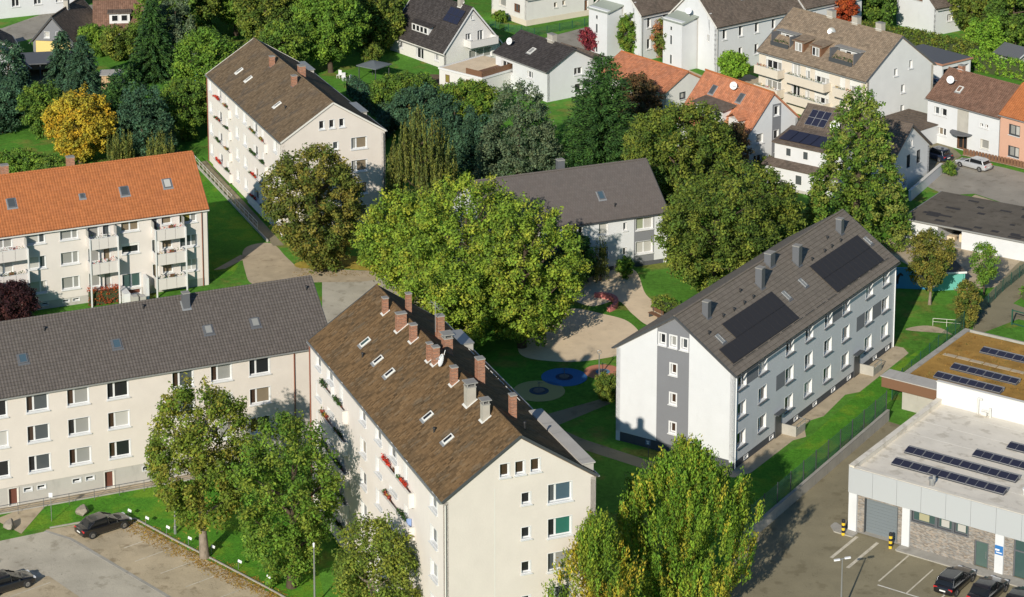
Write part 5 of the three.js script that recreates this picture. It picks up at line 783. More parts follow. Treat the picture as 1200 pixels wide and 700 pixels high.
// ---------------------------------------------------------------- trees, shrubs, hedges
const PAL = {
  maple: [[0.270, 0.361, 0.038], [0.211, 0.323, 0.034], [0.333, 0.378, 0.043], [0.171, 0.269, 0.031]],
  ash: [[0.182, 0.247, 0.030], [0.138, 0.215, 0.026], [0.220, 0.257, 0.033], [0.253, 0.247, 0.035]],
  lime: [[0.134, 0.246, 0.026], [0.100, 0.193, 0.024], [0.167, 0.268, 0.032], [0.200, 0.257, 0.032]],
  birch: [[0.190, 0.257, 0.035], [0.246, 0.279, 0.040], [0.152, 0.215, 0.032]],
  horn: [[0.13, 0.255, 0.024], [0.165, 0.3, 0.028], [0.205, 0.33, 0.03], [0.25, 0.34, 0.034], [0.4, 0.38, 0.04]],
  hornY: [[0.14, 0.25, 0.024], [0.18, 0.29, 0.028], [0.26, 0.33, 0.032], [0.44, 0.36, 0.035], [0.52, 0.41, 0.045]],
  chest: [[0.184, 0.184, 0.032], [0.138, 0.165, 0.029], [0.239, 0.213, 0.040], [0.100, 0.145, 0.024]],
  weep: [[0.25, 0.26, 0.055], [0.2, 0.225, 0.045], [0.16, 0.2, 0.045]],
  blueC: [[0.131, 0.185, 0.096], [0.105, 0.157, 0.080], [0.158, 0.204, 0.104]],
  darkC: [[0.040, 0.104, 0.026], [0.056, 0.133, 0.029], [0.072, 0.162, 0.032]],
  teal: [[0.060, 0.131, 0.072], [0.075, 0.158, 0.080], [0.053, 0.114, 0.056]],
  green: [[0.109, 0.199, 0.029], [0.139, 0.239, 0.032], [0.089, 0.169, 0.026], [0.178, 0.259, 0.032]],
  olive: [[0.168, 0.218, 0.030], [0.128, 0.186, 0.027], [0.217, 0.251, 0.037], [0.100, 0.164, 0.025]],
  lgreen: [[0.148, 0.273, 0.032], [0.198, 0.312, 0.035], [0.116, 0.224, 0.029]],
  bright: [[0.208, 0.378, 0.033], [0.256, 0.432, 0.045], [0.160, 0.306, 0.030]],
  yellow: [[0.52, 0.4, 0.035], [0.46, 0.34, 0.03], [0.58, 0.46, 0.05], [0.34, 0.3, 0.035], [0.55, 0.36, 0.03]],
  copper: [[0.058, 0.019, 0.022], [0.078, 0.026, 0.024], [0.039, 0.014, 0.017]],
  brown: [[0.126, 0.077, 0.033], [0.168, 0.098, 0.039], [0.084, 0.070, 0.026]],
  red: [[0.420, 0.070, 0.020], [0.500, 0.120, 0.030], [0.300, 0.060, 0.020]],
  plum: [[0.224, 0.033, 0.052], [0.168, 0.026, 0.039], [0.280, 0.046, 0.052]],
  autumn: [[0.390, 0.230, 0.072], [0.169, 0.189, 0.036], [0.468, 0.216, 0.096], [0.130, 0.176, 0.030]],
  coneY: [[0.178, 0.256, 0.032], [0.125, 0.225, 0.029], [0.249, 0.287, 0.056], [0.090, 0.174, 0.024]],
};
const unitRand = r => { const u = r() * 2 - 1, t = r() * 6.2832, w = Math.sqrt(1 - u * u); return V3(w * Math.cos(t), u, w * Math.sin(t)); };
// crowns: lists of leaf clumps; H height, R radius, base where foliage starts (share of H)
const CROWN = {
  round(r, H, Rr, o) {
    const cl = [], y0 = H * (o.base ?? 0.2), cy = (H + y0) / 2, ry = (H - y0) / 2, lob = Array.from({ length: o.lobes ?? 9 }, () => ({ d: unitRand(r), s: 0.75 + 0.4 * r() }));
    const n = o.clumps ?? Math.round(60 + 5.2 * Rr * ry), cs = o.cs ?? 0.95;
    for (let i = 0; i < n; i++) {
      const d = unitRand(r); let m = 0; for (const l of lob) m = Math.max(m, Math.pow(Math.max(0, d.dot(l.d)), 3) * l.s);
      const inner = i % 5 === 0, rad = (inner ? 0.3 + 0.45 * r() : (0.8 + 0.26 * m) * (0.82 + 0.18 * r())), k = 1 - 0.2 * Math.max(0, -d.y);
      const c = V3(d.x * Rr * rad * k, cy + d.y * ry * rad, d.z * Rr * rad * k), dd = V3(d.x, d.y * 0.6 - (o.droop ?? 0.1), d.z).normalize();
      cl.push({ c, d: dd, rl: cs * (0.7 + 0.5 * r()), rs: cs * (0.55 + 0.35 * r()) });
    }
    return cl;
  },
  upright(r, H, Rr, o) { // egg-shaped crown of rising sprays
    const cl = [], n = o.clumps ?? 260;
    for (let i = 0; i < n; i++) {
      const t = Math.pow(r(), 0.8), y = H * (0.03 + 0.93 * t), w = Rr * Math.pow(Math.sin(Math.PI * Math.min(1, 0.16 + 0.84 * (1 - t) * 0.95)), 0.7) * (t > 0.55 ? 1 - Math.pow((t - 0.55) / 0.45, 1.5) * 0.86 : 1), a = r() * 6.2832, q = (i % 5 === 0 ? 0.5 * r() : 0.8 + 0.22 * r()) * (0.86 + 0.17 * Math.sin(a * 7 + 1.3 * Math.sin(a * 3)));
      const c = V3(Math.cos(a) * w * q, y, Math.sin(a) * w * q);
      cl.push({ c, d: V3(Math.cos(a) * 0.22, 1, Math.sin(a) * 0.22).normalize(), rl: 0.9 + 0.9 * r(), rs: 0.26 + 0.2 * r() });
    }
    return cl;
  },
  spruce(r, H, Rr, o) { // tiers of drooping branches
    const cl = [], tiers = o.tiers ?? Math.round(H * 1.9);
    for (let i = 0; i < tiers; i++) {
      const t = (i + 0.5 * r()) / tiers, y = H * (0.06 + 0.94 * t), len = Rr * Math.pow(1 - t, o.pow ?? 0.75) + 0.25, nb = Math.max(4, Math.round(5 + 8 * len / Rr * (o.dense ?? 1)));
      for (let j = 0; j < nb; j++) {
        const a = 6.2832 * (j + r()) / nb, L = len * (0.78 + 0.34 * r()), dr = o.droop ?? 0.32, seg = Math.max(1, Math.round(L / 1.0));
        for (let s = 0; s < seg; s++) { const q = (s + 0.75) / seg * L; cl.push({ c: V3(Math.cos(a) * q, y - dr * q * (0.5 + 0.5 * s / seg), Math.sin(a) * q), d: V3(Math.cos(a), -dr, Math.sin(a)).normalize(), rl: L / seg * 0.62 + 0.15, rs: (o.fat ?? 0.3) + 0.16 * r() }); }
      }
    }
    return cl;
  },
  cone(r, H, Rr, o) { // dense cone of rounded bunches
    const cl = [], n = o.clumps ?? 420;
    for (let i = 0; i < n; i++) {
      const t = 1 - Math.sqrt(1 - r() * 0.985), y = H * (0.02 + 0.965 * t), w = Rr * Math.pow(1 - t, o.pow ?? 0.8) + 0.25, a = r() * 6.2832, q = i % 6 === 0 ? 0.5 * r() : 0.82 + 0.26 * r();
      cl.push({ c: V3(Math.cos(a) * w * q, y, Math.sin(a) * w * q), d: V3(Math.cos(a), -0.15 + 0.4 * r(), Math.sin(a)).normalize(), rl: 0.55 + 0.4 * r(), rs: 0.42 + 0.25 * r() });
    }
    return cl;
  },
  weeping(r, H, Rr, o) { // long hanging strands below arching limbs
    const cl = [], n = o.clumps ?? 230;
    for (let i = 0; i < n; i++) {
      const a = r() * 6.2832, q = Math.sqrt(r()) * Rr, top = H * (0.98 - 0.5 * Math.pow(q / Rr, 2)) * (0.55 + 0.45 * r()), L = 1.1 + 1.8 * r();
      cl.push({ c: V3(Math.cos(a) * q, Math.max(L, top - L * 0.6), Math.sin(a) * q), d: V3((r() - 0.5) * 0.15, 1, (r() - 0.5) * 0.15).normalize(), rl: L, rs: 0.13 + 0.14 * r() });
    }
    return cl;
  },
};
function trunkGeo(r, H, o) {
  const th = o.trunk ?? H * 0.02 + 0.1, top = H * (o.trunkTop ?? 0.72), l = [], pts = [V3(0, -0.1, 0)], lean = V3((r() - 0.5) * 0.5, 0, (r() - 0.5) * 0.5);
  for (let i = 1; i <= 4; i++) pts.push(V3(lean.x * i / 2 + (r() - 0.5) * 0.15, top * i / 4, lean.z * i / 2 + (r() - 0.5) * 0.15));
  for (let i = 0; i < 4; i++) l.push(bar(pts[i], pts[i + 1], th * (1 - i * 0.2) * (i ? 1 : 1.25), th * (1 - (i + 1) * 0.2), 9));
  if (!o.noLimbs && !o.evergreen) for (let i = 0; i < (o.limbs ?? 9); i++) {
    const t = 0.3 + 0.65 * i / 9, p = pts[Math.min(3, Math.floor(t * 4))].clone().lerp(pts[Math.min(4, Math.floor(t * 4) + 1)], (t * 4) % 1), a = i * 2.4 + r(), R2 = o.R * (0.5 + 0.25 * r()), e = V3(Math.cos(a) * R2, p.y + H * (0.12 + 0.12 * r()), Math.sin(a) * R2), m = p.clone().lerp(e, 0.5).add(V3(0, -0.25, 0));
    l.push(bar(p, m, th * 0.42, th * 0.28, 6), bar(m, e, th * 0.28, th * 0.08, 6));
  }
  return l;
}
let treeSeed = 1000;
function tree(name, label, x, z, H, Rr, form, pal, o = {}, group) {
  const r = rng(treeSeed += 17), t = thing(name, label, o.category ?? 'tree', [x, 0, z], 0, group);
  if (!o.noTrunk) mesh('trunk', trunkGeo(r, H, { R: Rr, evergreen: form === 'cone' || form === 'spruce' || form === 'upright', ...o }), o.bark ?? M.bark, t);
  const cl = CROWN[form](r, H, Rr, o), cols = PAL[pal], dens = (o.dens ?? 1) * 1.08, s = (o.leaf ?? 0.34) * 0.86;
  for (const c of cl) {
    const k = Math.floor(r() * cols.length); let col = cols[k]; if (o.patch) { const w = 0.5 + 0.5 * Math.sin(c.c.x * 0.9 + o.patch) * Math.cos(c.c.y * 0.7 + o.patch * 2); col = cols[Math.min(cols.length - 1, Math.floor(clamp(w * 0.75 + r() * 0.4, 0, 0.999) * cols.length))]; }
    const j = 0.82 + 0.36 * r(); c.col = col.map(v => v * j); c.s = s; c.n = Math.max(6, Math.round(dens * (form === 'round' ? 62 : form === 'upright' ? 52 : form === 'cone' ? 40 : form === 'weeping' ? 46 : 26) * (0.8 + 0.4 * r())));
  }
  leaves('crown', leafGeo(cl, r, { along: form === 'upright' || form === 'weeping' || form === 'spruce', asp: form === 'spruce' ? 0.34 : form === 'weeping' ? 0.3 : form === 'upright' ? 0.45 : 0.62, up: form === 'upright' ? 0.15 : form === 'weeping' ? 0 : 0.45, outw: form === 'upright' ? 1.1 : 0.8 }), t);
  return t;
}
// around the car park
tree('ash_tree', 'tall airy yellow-green tree with forked pale trunk beside the car park', -25.2, -180.4, 15.2, 4.9, 'round', 'ash', { base: 0.2, clumps: 400, cs: 0.8, lobes: 14, bark: M.barkPale, trunk: 0.36, dens: 0.92, leaf: 0.3, trunkTop: 0.8 });
tree('lime_tree', 'dense green tree beside a lamp post, next to the pale forked trunk', -17.6, -175.4, 14.6, 4.5, 'round', 'lime', { base: 0.0, clumps: 360, cs: 0.85, lobes: 12, leaf: 0.3, dens: 0.95 });
tree('birch_tree', 'small yellowish birch growing against the balconies of the many-chimneyed block', -10.2, -164.6, 11.2, 3.4, 'round', 'birch', { base: 0.05, clumps: 330, cs: 0.72, droop: 0.6, bark: M.barkPale, leaf: 0.26, dens: 0.85 });
tree('hornbeam_tree', 'large egg-shaped green hornbeam between the two blocks and the hall yard', 13.6, -171.2, 14.2, 6.2, 'upright', 'horn', { clumps: 900, leaf: 0.3, dens: 1.05 });
tree('hornbeam_tree', 'yellow-flecked upright hornbeam beside the cream gable', 6.2, -162.4, 12.1, 3.9, 'upright', 'hornY', { clumps: 460, leaf: 0.28, dens: 0.9, patch: 1.3 });
// the courtyard
tree('maple_tree', 'low spreading maple tucked behind the chimneys of the weathered roof', -6.6, -222.5, 10.6, 5.0, 'round', 'maple', { base: 0.0, clumps: 300, cs: 0.95, lobes: 12, leaf: 0.36, dens: 0.85 });
tree('maple_tree', 'broad sunlit maple overhanging the sandpit', 1.0, -225.6, 15.4, 6.1, 'round', 'maple', { base: 0.03, clumps: 420, cs: 0.95, lobes: 14, leaf: 0.36, dens: 0.9 });
tree('maple_tree', 'tallest of the sunlit maples behind the brick chimneys', -4.6, -231.4, 15.9, 6.9, 'round', 'maple', { base: 0.0, clumps: 470, cs: 1.0, lobes: 15, leaf: 0.36, dens: 0.9 });
tree('maple_tree', 'smaller sunlit maple beside the asphalt drive', -11.4, -239.6, 11.8, 5.2, 'round', 'maple', { base: 0.0, clumps: 340, cs: 0.95, lobes: 11, leaf: 0.36, dens: 0.9 });
tree('chestnut_tree', 'bronzed green chestnut in front of the pink block gable', -21.3, -247.6, 14.2, 5.6, 'round', 'chest', { base: 0.04, clumps: 520, cs: 0.9, lobes: 12, leaf: 0.36, dens: 0.95 });
tree('weeping_tree', 'weeping tree with hanging yellowish strands beside the pink block gable', -10.4, -263.8, 14.6, 4.3, 'weeping', 'weep', { clumps: 300, leaf: 0.36, dens: 1.3 });
tree('cypress_tree', 'broad blue-grey conifer behind the dark slate roof', 0.9, -279.4, 14.3, 5.0, 'cone', 'blueC', { clumps: 560, pow: 0.55, leaf: 0.34, dens: 0.9 });
tree('yew_tree', 'very dark green conifer with feathery branches behind the slate roof', 11.2, -281.8, 15.3, 5.3, 'spruce', 'darkC', { tiers: 22, pow: 0.6, droop: -0.25, fat: 0.42, leaf: 0.46, dens: 1.2 });
tree('oak_tree', 'olive green round tree beside the slate-roofed block end', 19.4, -266.4, 13.8, 7.4, 'round', 'olive', { base: 0.05, clumps: 520, cs: 1.0, lobes: 16, leaf: 0.38, droop: 0 });
tree('oak_tree', 'wide olive green tree behind the solar-roofed white block', 21.6, -240.6, 12.8, 6.6, 'round', 'olive', { base: 0.04, clumps: 470, cs: 0.95, lobes: 15, leaf: 0.36, droop: 0 });
tree('oak_tree', 'smaller olive tree touching the solar block ridge, beside the tall cone tree', 27.4, -250.6, 11.2, 5.0, 'round', 'olive', { base: 0.04, clumps: 320, cs: 0.9, leaf: 0.36, droop: 0 });
tree('cone_tree', 'very tall cone-shaped tree in front of the white solar house', 39.2, -257.6, 20.3, 5.9, 'cone', 'coneY', { clumps: 860, pow: 0.78, leaf: 0.4, dens: 0.85, trunkTop: 0.85 });
tree('shrub', 'dark shrub beneath the tall cone tree by the garages', 43.2, -259.8, 3.2, 1.6, 'round', 'green', { base: 0.02, clumps: 50, noLimbs: true, category: 'shrub', cs: 0.6 });
tree('street_tree', 'small round olive tree with bare trunk behind the solar block', 44.1, -237.4, 8.3, 2.6, 'round', 'chest', { base: 0.27, clumps: 190, cs: 0.65, leaf: 0.27, bark: M.barkPale, trunk: 0.16 });
tree('sapling', 'slim light green sapling beside the green boundary fence', 50.4, -240.2, 6.3, 1.4, 'round', 'lgreen', { base: 0.16, clumps: 95, cs: 0.55, leaf: 0.25, trunk: 0.09, dens: 0.6 });
tree('shrub', 'leafy shrub climbing the corner of the green mesh fence', 46.9, -230.6, 5.4, 1.3, 'round', 'chest', { base: 0.03, clumps: 100, cs: 0.5, leaf: 0.25, trunk: 0.08, category: 'shrub' });
// beyond the blocks, on the corner with the spruces
tree('lime_tree', 'golden yellow autumn tree behind the orange-roofed block', -54.3, -286.4, 9.6, 4.3, 'round', 'yellow', { base: 0.05, clumps: 300, cs: 0.85, leaf: 0.36 });
tree('cypress_tree', 'dark green conifer beside the golden tree', -46.8, -289.2, 10.6, 3.9, 'cone', 'teal', { clumps: 380, pow: 0.5, leaf: 0.36 });
tree('cypress_tree', 'second dark conifer behind the golden tree', -50.2, -297.5, 10.4, 3.6, 'cone', 'darkC', { clumps: 340, pow: 0.5, leaf: 0.38 });
tree('spruce_tree', 'blue-green spruce behind the golden tree', -57.9, -309.0, 10.6, 3.4, 'spruce', 'teal', { leaf: 0.5, dens: 1.1 });
tree('spruce_tree', 'dark spruce in front of the garden shed', -61.9, -316.0, 9.6, 3.0, 'spruce', 'teal', { leaf: 0.5, dens: 1.1 });
tree('spruce_tree', 'tall dark spruce past the garden shed', -50.8, -325.0, 12.0, 3.6, 'spruce', 'darkC', { leaf: 0.52, dens: 1.1 });
tree('cypress_tree', 'grey-green conifer rising above the garden shed', -48.2, -329.5, 12.5, 3.2, 'cone', 'blueC', { clumps: 330, pow: 0.5, leaf: 0.4 });
tree('beech_tree', 'light green round tree touching the pink block ridge', -40.0, -304.5, 13.4, 5.0, 'round', 'lgreen', { base: 0.05, clumps: 380, cs: 0.95, leaf: 0.4 });
tree('beech_tree', 'lower green tree at the pink block far end', -42.6, -296.5, 8.0, 3.6, 'round', 'green', { base: 0.03, clumps: 210, cs: 0.9, leaf: 0.38 });
tree('beech_tree', 'large bright green tree beyond the pink block roof', -26.0, -329.0, 13.2, 5.2, 'round', 'lgreen', { base: 0.06, clumps: 390, cs: 0.95, leaf: 0.42 });
tree('beech_tree', 'shaded dark tree under the large bright green tree', -32.6, -324.5, 8.6, 3.8, 'round', 'green', { base: 0.02, clumps: 230, cs: 0.9, leaf: 0.42 });
tree('beech_tree', 'mid green tree between the two bright trees beyond the ridge', -36.2, -338.0, 12.4, 4.6, 'round', 'olive', { base: 0.05, clumps: 300, cs: 0.95, leaf: 0.42 });
const wood = 'trees of the dense wood beyond the gardens';
for (const [x, z, h, rr, f, p] of [[-51, -341, 12.5, 4.6, 'round', 'green'], [-48.5, -345, 13, 4.8, 'round', 'olive'], [-42, -350, 13.5, 5, 'round', 'lgreen'], [-50.5, -356, 12, 4.6, 'round', 'green'], [-33, -352, 13, 5, 'round', 'green'], [-25, -346, 12, 4.6, 'round', 'olive'], [-38, -364, 14, 5.2, 'round', 'green'], [-46, -368, 14, 5, 'round', 'olive'], [-28, -362, 13, 4.8, 'round', 'lgreen'], [-20, -340, 9, 3.8, 'round', 'olive'], [-18.5, -352, 12, 4.6, 'round', 'green']])
  tree('woodland_tree', 'leafy green tree standing in the dense wood beyond the gardens', x, z, h, rr, f, p, { base: 0.04, clumps: 190, cs: 1.05, leaf: 0.5, limbs: 6 }, wood);
tree('cypress_tree', 'dark conifer beside the small house with pale blue gable', -68.6, -311.5, 10.4, 2.8, 'cone', 'teal', { clumps: 260, pow: 0.5, leaf: 0.38 });
tree('laurel_tree', 'round dark green tree in front of the small blue gabled house', -61.0, -297.5, 7.4, 3.0, 'round', 'green', { base: 0.02, clumps: 170, cs: 0.8, leaf: 0.36 });
tree('laurel_tree', 'dark bushy tree at the garden lawn edge', -67.0, -299.5, 7.6, 3.4, 'round', 'teal', { base: 0.02, clumps: 200, cs: 0.85, leaf: 0.36 });
tree('spruce_tree', 'broad spruce beside the dark-roofed bungalow', -73.6, -306.0, 11.5, 3.4, 'spruce', 'darkC', { leaf: 0.5 });
tree('copper_tree', 'purple-leaved tree in front of the orange-roofed block balconies', -52.0, -231.2, 4.6, 3.3, 'round', 'copper', { base: 0.02, clumps: 190, cs: 0.75, leaf: 0.28 });
tree('shrub', 'clipped green shrub behind the orange roof ridge', -61.2, -281.0, 3.2, 3.6, 'round', 'lgreen', { base: 0.01, clumps: 120, cs: 0.7, leaf: 0.34, category: 'shrub', noLimbs: true });
tree('shrub', 'low green shrub between two ridge chimneys of the orange roof', -56.4, -279.5, 2.6, 2.6, 'round', 'green', { base: 0.01, clumps: 90, cs: 0.7, leaf: 0.34, category: 'shrub', noLimbs: true });
for (const [x, z, h, p, l] of [[-61.4, -338.4, 4.6, 'lgreen', 'yellow-green bushy tree beside the cottage with the small white dormer'], [-57.6, -335.6, 5.2, 'olive', 'olive bushy tree below the cottage with the small white dormer'], [-54.4, -338.6, 5.6, 'green', 'dark bushy tree at the cottage corner by the wood']]) tree('laurel_tree', l, x, z, h, 2.6, 'round', p, { base: 0.02, clumps: 120, cs: 0.8, leaf: 0.4, noLimbs: true });
tree('shrub', 'tawny ornamental grass beside the golden tree', -48.9, -283.6, 3.0, 1.8, 'weeping', 'weep', { clumps: 70, leaf: 0.34, category: 'shrub', noLimbs: true });
tree('shrub', 'yellowing tall grasses below the dark conifer', -43.8, -283.0, 3.0, 1.8, 'weeping', 'weep', { clumps: 70, leaf: 0.34, category: 'shrub', noLimbs: true });
// gardens along the houses
tree('cypress_tree', 'teal clipped conifer group beside the weeping tree', -7.4, -287.2, 9.6, 3.4, 'cone', 'teal', { clumps: 330, pow: 0.4, leaf: 0.34 });
tree('cypress_tree', 'teal conifer between the clipped conifers and the blue-grey one', -4.0, -284.0, 7.8, 2.6, 'cone', 'teal', { clumps: 210, pow: 0.4, leaf: 0.34 });
tree('laurel_tree', 'leafy garden tree below the gazebo', -15.2, -306.5, 6.2, 3.6, 'round', 'green', { base: 0.02, clumps: 230, cs: 0.8, leaf: 0.36 });
tree('laurel_tree', 'silvery garden shrub tree in the shade of the pink block', -12.2, -297.5, 7.0, 3.4, 'round', 'teal', { base: 0.02, clumps: 220, cs: 0.8, leaf: 0.34 });
tree('laurel_tree', 'wide dark green shrub tree below the flat-roofed annex', -5.8, -306.0, 5.2, 4.4, 'round', 'lime', { base: 0.02, clumps: 260, cs: 0.85, leaf: 0.36 });
tree('laurel_tree', 'rounded green bush beside the annex window', -12.6, -314.5, 3.4, 2.6, 'round', 'green', { base: 0.02, clumps: 110, cs: 0.7, leaf: 0.34, category: 'shrub' });
tree('apple_tree', 'small garden tree on the lawn by the gazebo', -20.3, -331.0, 3.6, 1.6, 'round', 'olive', { base: 0.3, clumps: 70, cs: 0.55, leaf: 0.3, trunk: 0.12 });
tree('copper_tree', 'dark reddish tree beside the plain orange roof', 16.6, -303.5, 6.4, 3.2, 'round', 'brown', { base: 0.03, clumps: 190, cs: 0.8, leaf: 0.36 });
tree('spruce_tree', 'small grey spruce in front of the salmon roof dormer', 24.2, -279.5, 8.6, 1.7, 'spruce', 'blueC', { leaf: 0.4 });
tree('copper_tree', 'brown-leaved slender tree against the strip-windowed gable', 26.6, -276.4, 8.4, 2.3, 'round', 'brown', { base: 0.03, clumps: 170, cs: 0.7, leaf: 0.34 });
tree('shrub', 'low mixed shrubs at the strip-windowed gable foot', 31.6, -280.2, 2.4, 1.9, 'round', 'olive', { base: 0.01, clumps: 70, cs: 0.6, category: 'shrub', noLimbs: true });
tree('maple_tree', 'small bright green tree in front of the second white villa', 31.2, -322.4, 4.6, 2.2, 'round', 'bright', { base: 0.2, clumps: 130, cs: 0.65, leaf: 0.34 });
tree('cherry_tree', 'slim green tree against the first villa stair bay', 17.0, -336.2, 6.8, 1.4, 'round', 'lime', { base: 0.08, clumps: 110, cs: 0.6, leaf: 0.32 });
tree('cherry_tree', 'orange-tipped autumn tree between the two white villas', 22.4, -334.0, 6.6, 2.2, 'round', 'autumn', { base: 0.1, clumps: 140, cs: 0.65, leaf: 0.34, patch: 2 });
tree('plum_bush', 'crimson plum bush at the corner of the first villa', 11.6, -339.0, 4.2, 1.7, 'round', 'plum', { base: 0.1, clumps: 100, cs: 0.55, leaf: 0.3, category: 'shrub' });
tree('maple_tree', 'red autumn tree behind the beige house chimneys', 49.6, -343.0, 8.4, 1.9, 'round', 'red', { base: 0.3, clumps: 110, cs: 0.6, leaf: 0.36 });
tree('cypress_tree', 'bright yellow-green conifer beside the clipped hedge', 69.0, -335.4, 7.6, 3.0, 'cone', 'bright', { clumps: 300, pow: 0.45, leaf: 0.36, trunk: 0.3 });
for (const [x, z, h, rr, p] of [[75, -343, 11, 4.6, 'green'], [82, -337, 11, 4.6, 'olive'], [70.5, -352, 9, 4.4, 'olive'], [78, -354, 12, 4.6, 'green'], [86, -348, 12, 4.8, 'green'], [54.5, -352, 8, 4.4, 'green'], [47.5, -362, 8, 4.2, 'green'], [60, -368, 10, 4.6, 'green'], [52, -372, 9, 4.4, 'lime']])
  tree('woodland_tree', 'green tree standing in the wood behind the long clipped hedge', x, z, h, rr, 'round', p, { base: 0.04, clumps: 190, cs: 1.05, leaf: 0.5, limbs: 6 }, 'trees of the wood behind the clipped hedge');
tree('shrub', 'sunlit round bush at the white gable corner by the play discs', 9.2, -212.4, 2.7, 1.3, 'round', 'olive', { base: 0.01, clumps: 70, cs: 0.45, leaf: 0.24, category: 'shrub', noLimbs: true });
tree('holly_tree', 'dark evergreen in the shade before the slate-roofed block', 6.9, -243.2, 5.6, 2.1, 'round', 'darkC', { base: 0.03, clumps: 130, cs: 0.7, leaf: 0.34 });
tree('holly_tree', 'smaller dark evergreen beside the entrance canopy of the slate-roofed block', 3.2, -240.4, 4.6, 1.9, 'round', 'darkC', { base: 0.03, clumps: 110, cs: 0.7, leaf: 0.34 });
tree('shrub', 'yellow-green bush at the slate-roofed block entrance', 12.2, -245.4, 2.4, 0.9, 'round', 'lgreen', { base: 0.01, clumps: 40, cs: 0.45, leaf: 0.26, category: 'shrub', noLimbs: true });
tree('shrub', 'small conifer on the house corner beside the garden wall', 54.2, -281.4, 1.6, 0.9, 'round', 'green', { base: 0.01, clumps: 30, cs: 0.4, leaf: 0.26, category: 'shrub', noLimbs: true });
tree('shrub', 'dark shrub bordering the car park island', -44.2, -176.6, 1.6, 1.8, 'round', 'green', { base: 0.01, clumps: 60, cs: 0.45, leaf: 0.22, category: 'shrub', noLimbs: true });
tree('shrub', 'round bush in front of the brown-shuttered house', -1.8, -357.6, 1.9, 1.2, 'round', 'lime', { base: 0.01, clumps: 50, cs: 0.45, leaf: 0.3, category: 'shrub', noLimbs: true });
tree('shrub', 'grey-green shrub at the beige house balcony foot', 36.0, -304.5, 2.0, 1.3, 'round', 'blueC', { base: 0.01, clumps: 50, cs: 0.45, leaf: 0.28, category: 'shrub', noLimbs: true });
tree('shrub', 'round green shrub between the salmon roof and the beige house', 33.6, -307.0, 2.6, 1.3, 'round', 'green', { base: 0.01, clumps: 50, cs: 0.45, leaf: 0.28, category: 'shrub', noLimbs: true });
tree('shrub', 'tall grasses at the sunny courtyard path', 9.6, -244.6, 1.9, 1.0, 'weeping', 'weep', { clumps: 36, leaf: 0.28, category: 'shrub', noLimbs: true });
function hedge(label, pts, w, h, pal, seed, o = {}) {
  const r = rng(seed), t = thing('hedge', label, 'hedge', [pts[0][0], 0, pts[0][1]]), cl = [], core = [];
  for (let i = 0; i + 1 < pts.length; i++) {
    const [a, b] = [pts[i], pts[i + 1]], L = Math.hypot(b[0] - a[0], b[1] - a[1]), dx = (b[0] - a[0]) / L, dz = (b[1] - a[1]) / L, n = Math.round(L * (w + 2 * h) * (o.k ?? 4.2));
    for (let j = 0; j < n; j++) { const s = r() * L, q = r() * (w + 2 * h); let u, y; if (q < h) { u = -w / 2; y = q; } else if (q < h + w) { u = q - h - w / 2; y = h; } else { u = w / 2; y = q - h - w; } u *= 0.9; cl.push({ c: V3(a[0] - pts[0][0] + dx * s - dz * u, y * 0.93 + 0.1, a[1] - pts[0][1] + dz * s + dx * u), rl: 0.3 + 0.2 * r(), rs: 0.3 + 0.15 * r(), n: 12, s: o.leaf ?? 0.3, col: PAL[pal][Math.floor(r() * PAL[pal].length)].map(v => v * (0.85 + 0.3 * r())) }); }
    core.push(bx(L, h * 0.86, w * 0.7).rotateY(-Math.atan2(dz, dx)).translate((a[0] + b[0]) / 2 - pts[0][0], h * 0.43, (a[1] + b[1]) / 2 - pts[0][1]));
  }
  mesh('branches', core, std(0.045, 0.06, 0.02, 0.95), t); leaves('foliage', leafGeo(cl, r), t); return t;
}
hedge('long tall hedge behind the beige apartment house', [[46, -350], [62, -337.5], [67, -332]], 2.6, 3.4, 'olive', 11);
hedge('smoothly clipped bright green hedge behind the terraced houses', [[66, -331.5], [75, -322.5], [86, -312]], 1.8, 2.6, 'bright', 12);
hedge('clipped garden hedge between the gazebo lawn and the annex', [[-16.5, -318.5], [-11.6, -320.6]], 1.4, 2.2, 'green', 13);
hedge('overgrown hedge in the shade of the pink block', [[-18, -292], [-15.8, -302], [-22.5, -318]], 1.6, 2.4, 'teal', 14);
hedge('orange-red flowering planter hedge in front of the middle balcony tower', [[-44.6, -237.2], [-41.6, -238.5]], 0.9, 1.6, 'red', 15, { leaf: 0.18, k: 6 });
hedge('low hedge beside the grey path to the gate', [[54.8, -238.4], [59.6, -244.6], [65, -252]], 2.2, 1.0, 'green', 16);
hedge('hedge along the sandpit bench', [[15.4, -236.6], [17.4, -233.4]], 1.4, 1.2, 'olive', 17);
{ // fallen leaves on the lawn edge and on the drives
  const r = rng(404), cl = [];
  for (let i = 0; i < 700; i++) { const t = r(), x = lerp(-32.4, -15.5, t) + (r() - 0.5) * 1.6, z = lerp(-186.6, -170.6, t) + (r() - 0.5) * 2.0; cl.push({ c: V3(x, 0.035, z), rl: 0.012, rs: 0.45, n: 7, s: 0.15, col: [[0.42, 0.25, 0.04], [0.3, 0.17, 0.04], [0.5, 0.33, 0.06]][Math.floor(r() * 3)] }); }
  for (let i = 0; i < 160; i++) cl.push({ c: V3(lerp(-24, -13.5, r()), 0.035, lerp(-252, -246, r())), rl: 0.012, rs: 0.5, n: 7, s: 0.16, col: [[0.36, 0.22, 0.04], [0.28, 0.2, 0.04]][Math.floor(r() * 2)] });
  const m = leaves('fallen_leaves', leafGeo(cl, r, { outw: 0.05, up: 2.5 }), scene); tag(m, 'scattered yellow fallen leaves along the lawn edge', 'leaves');
}

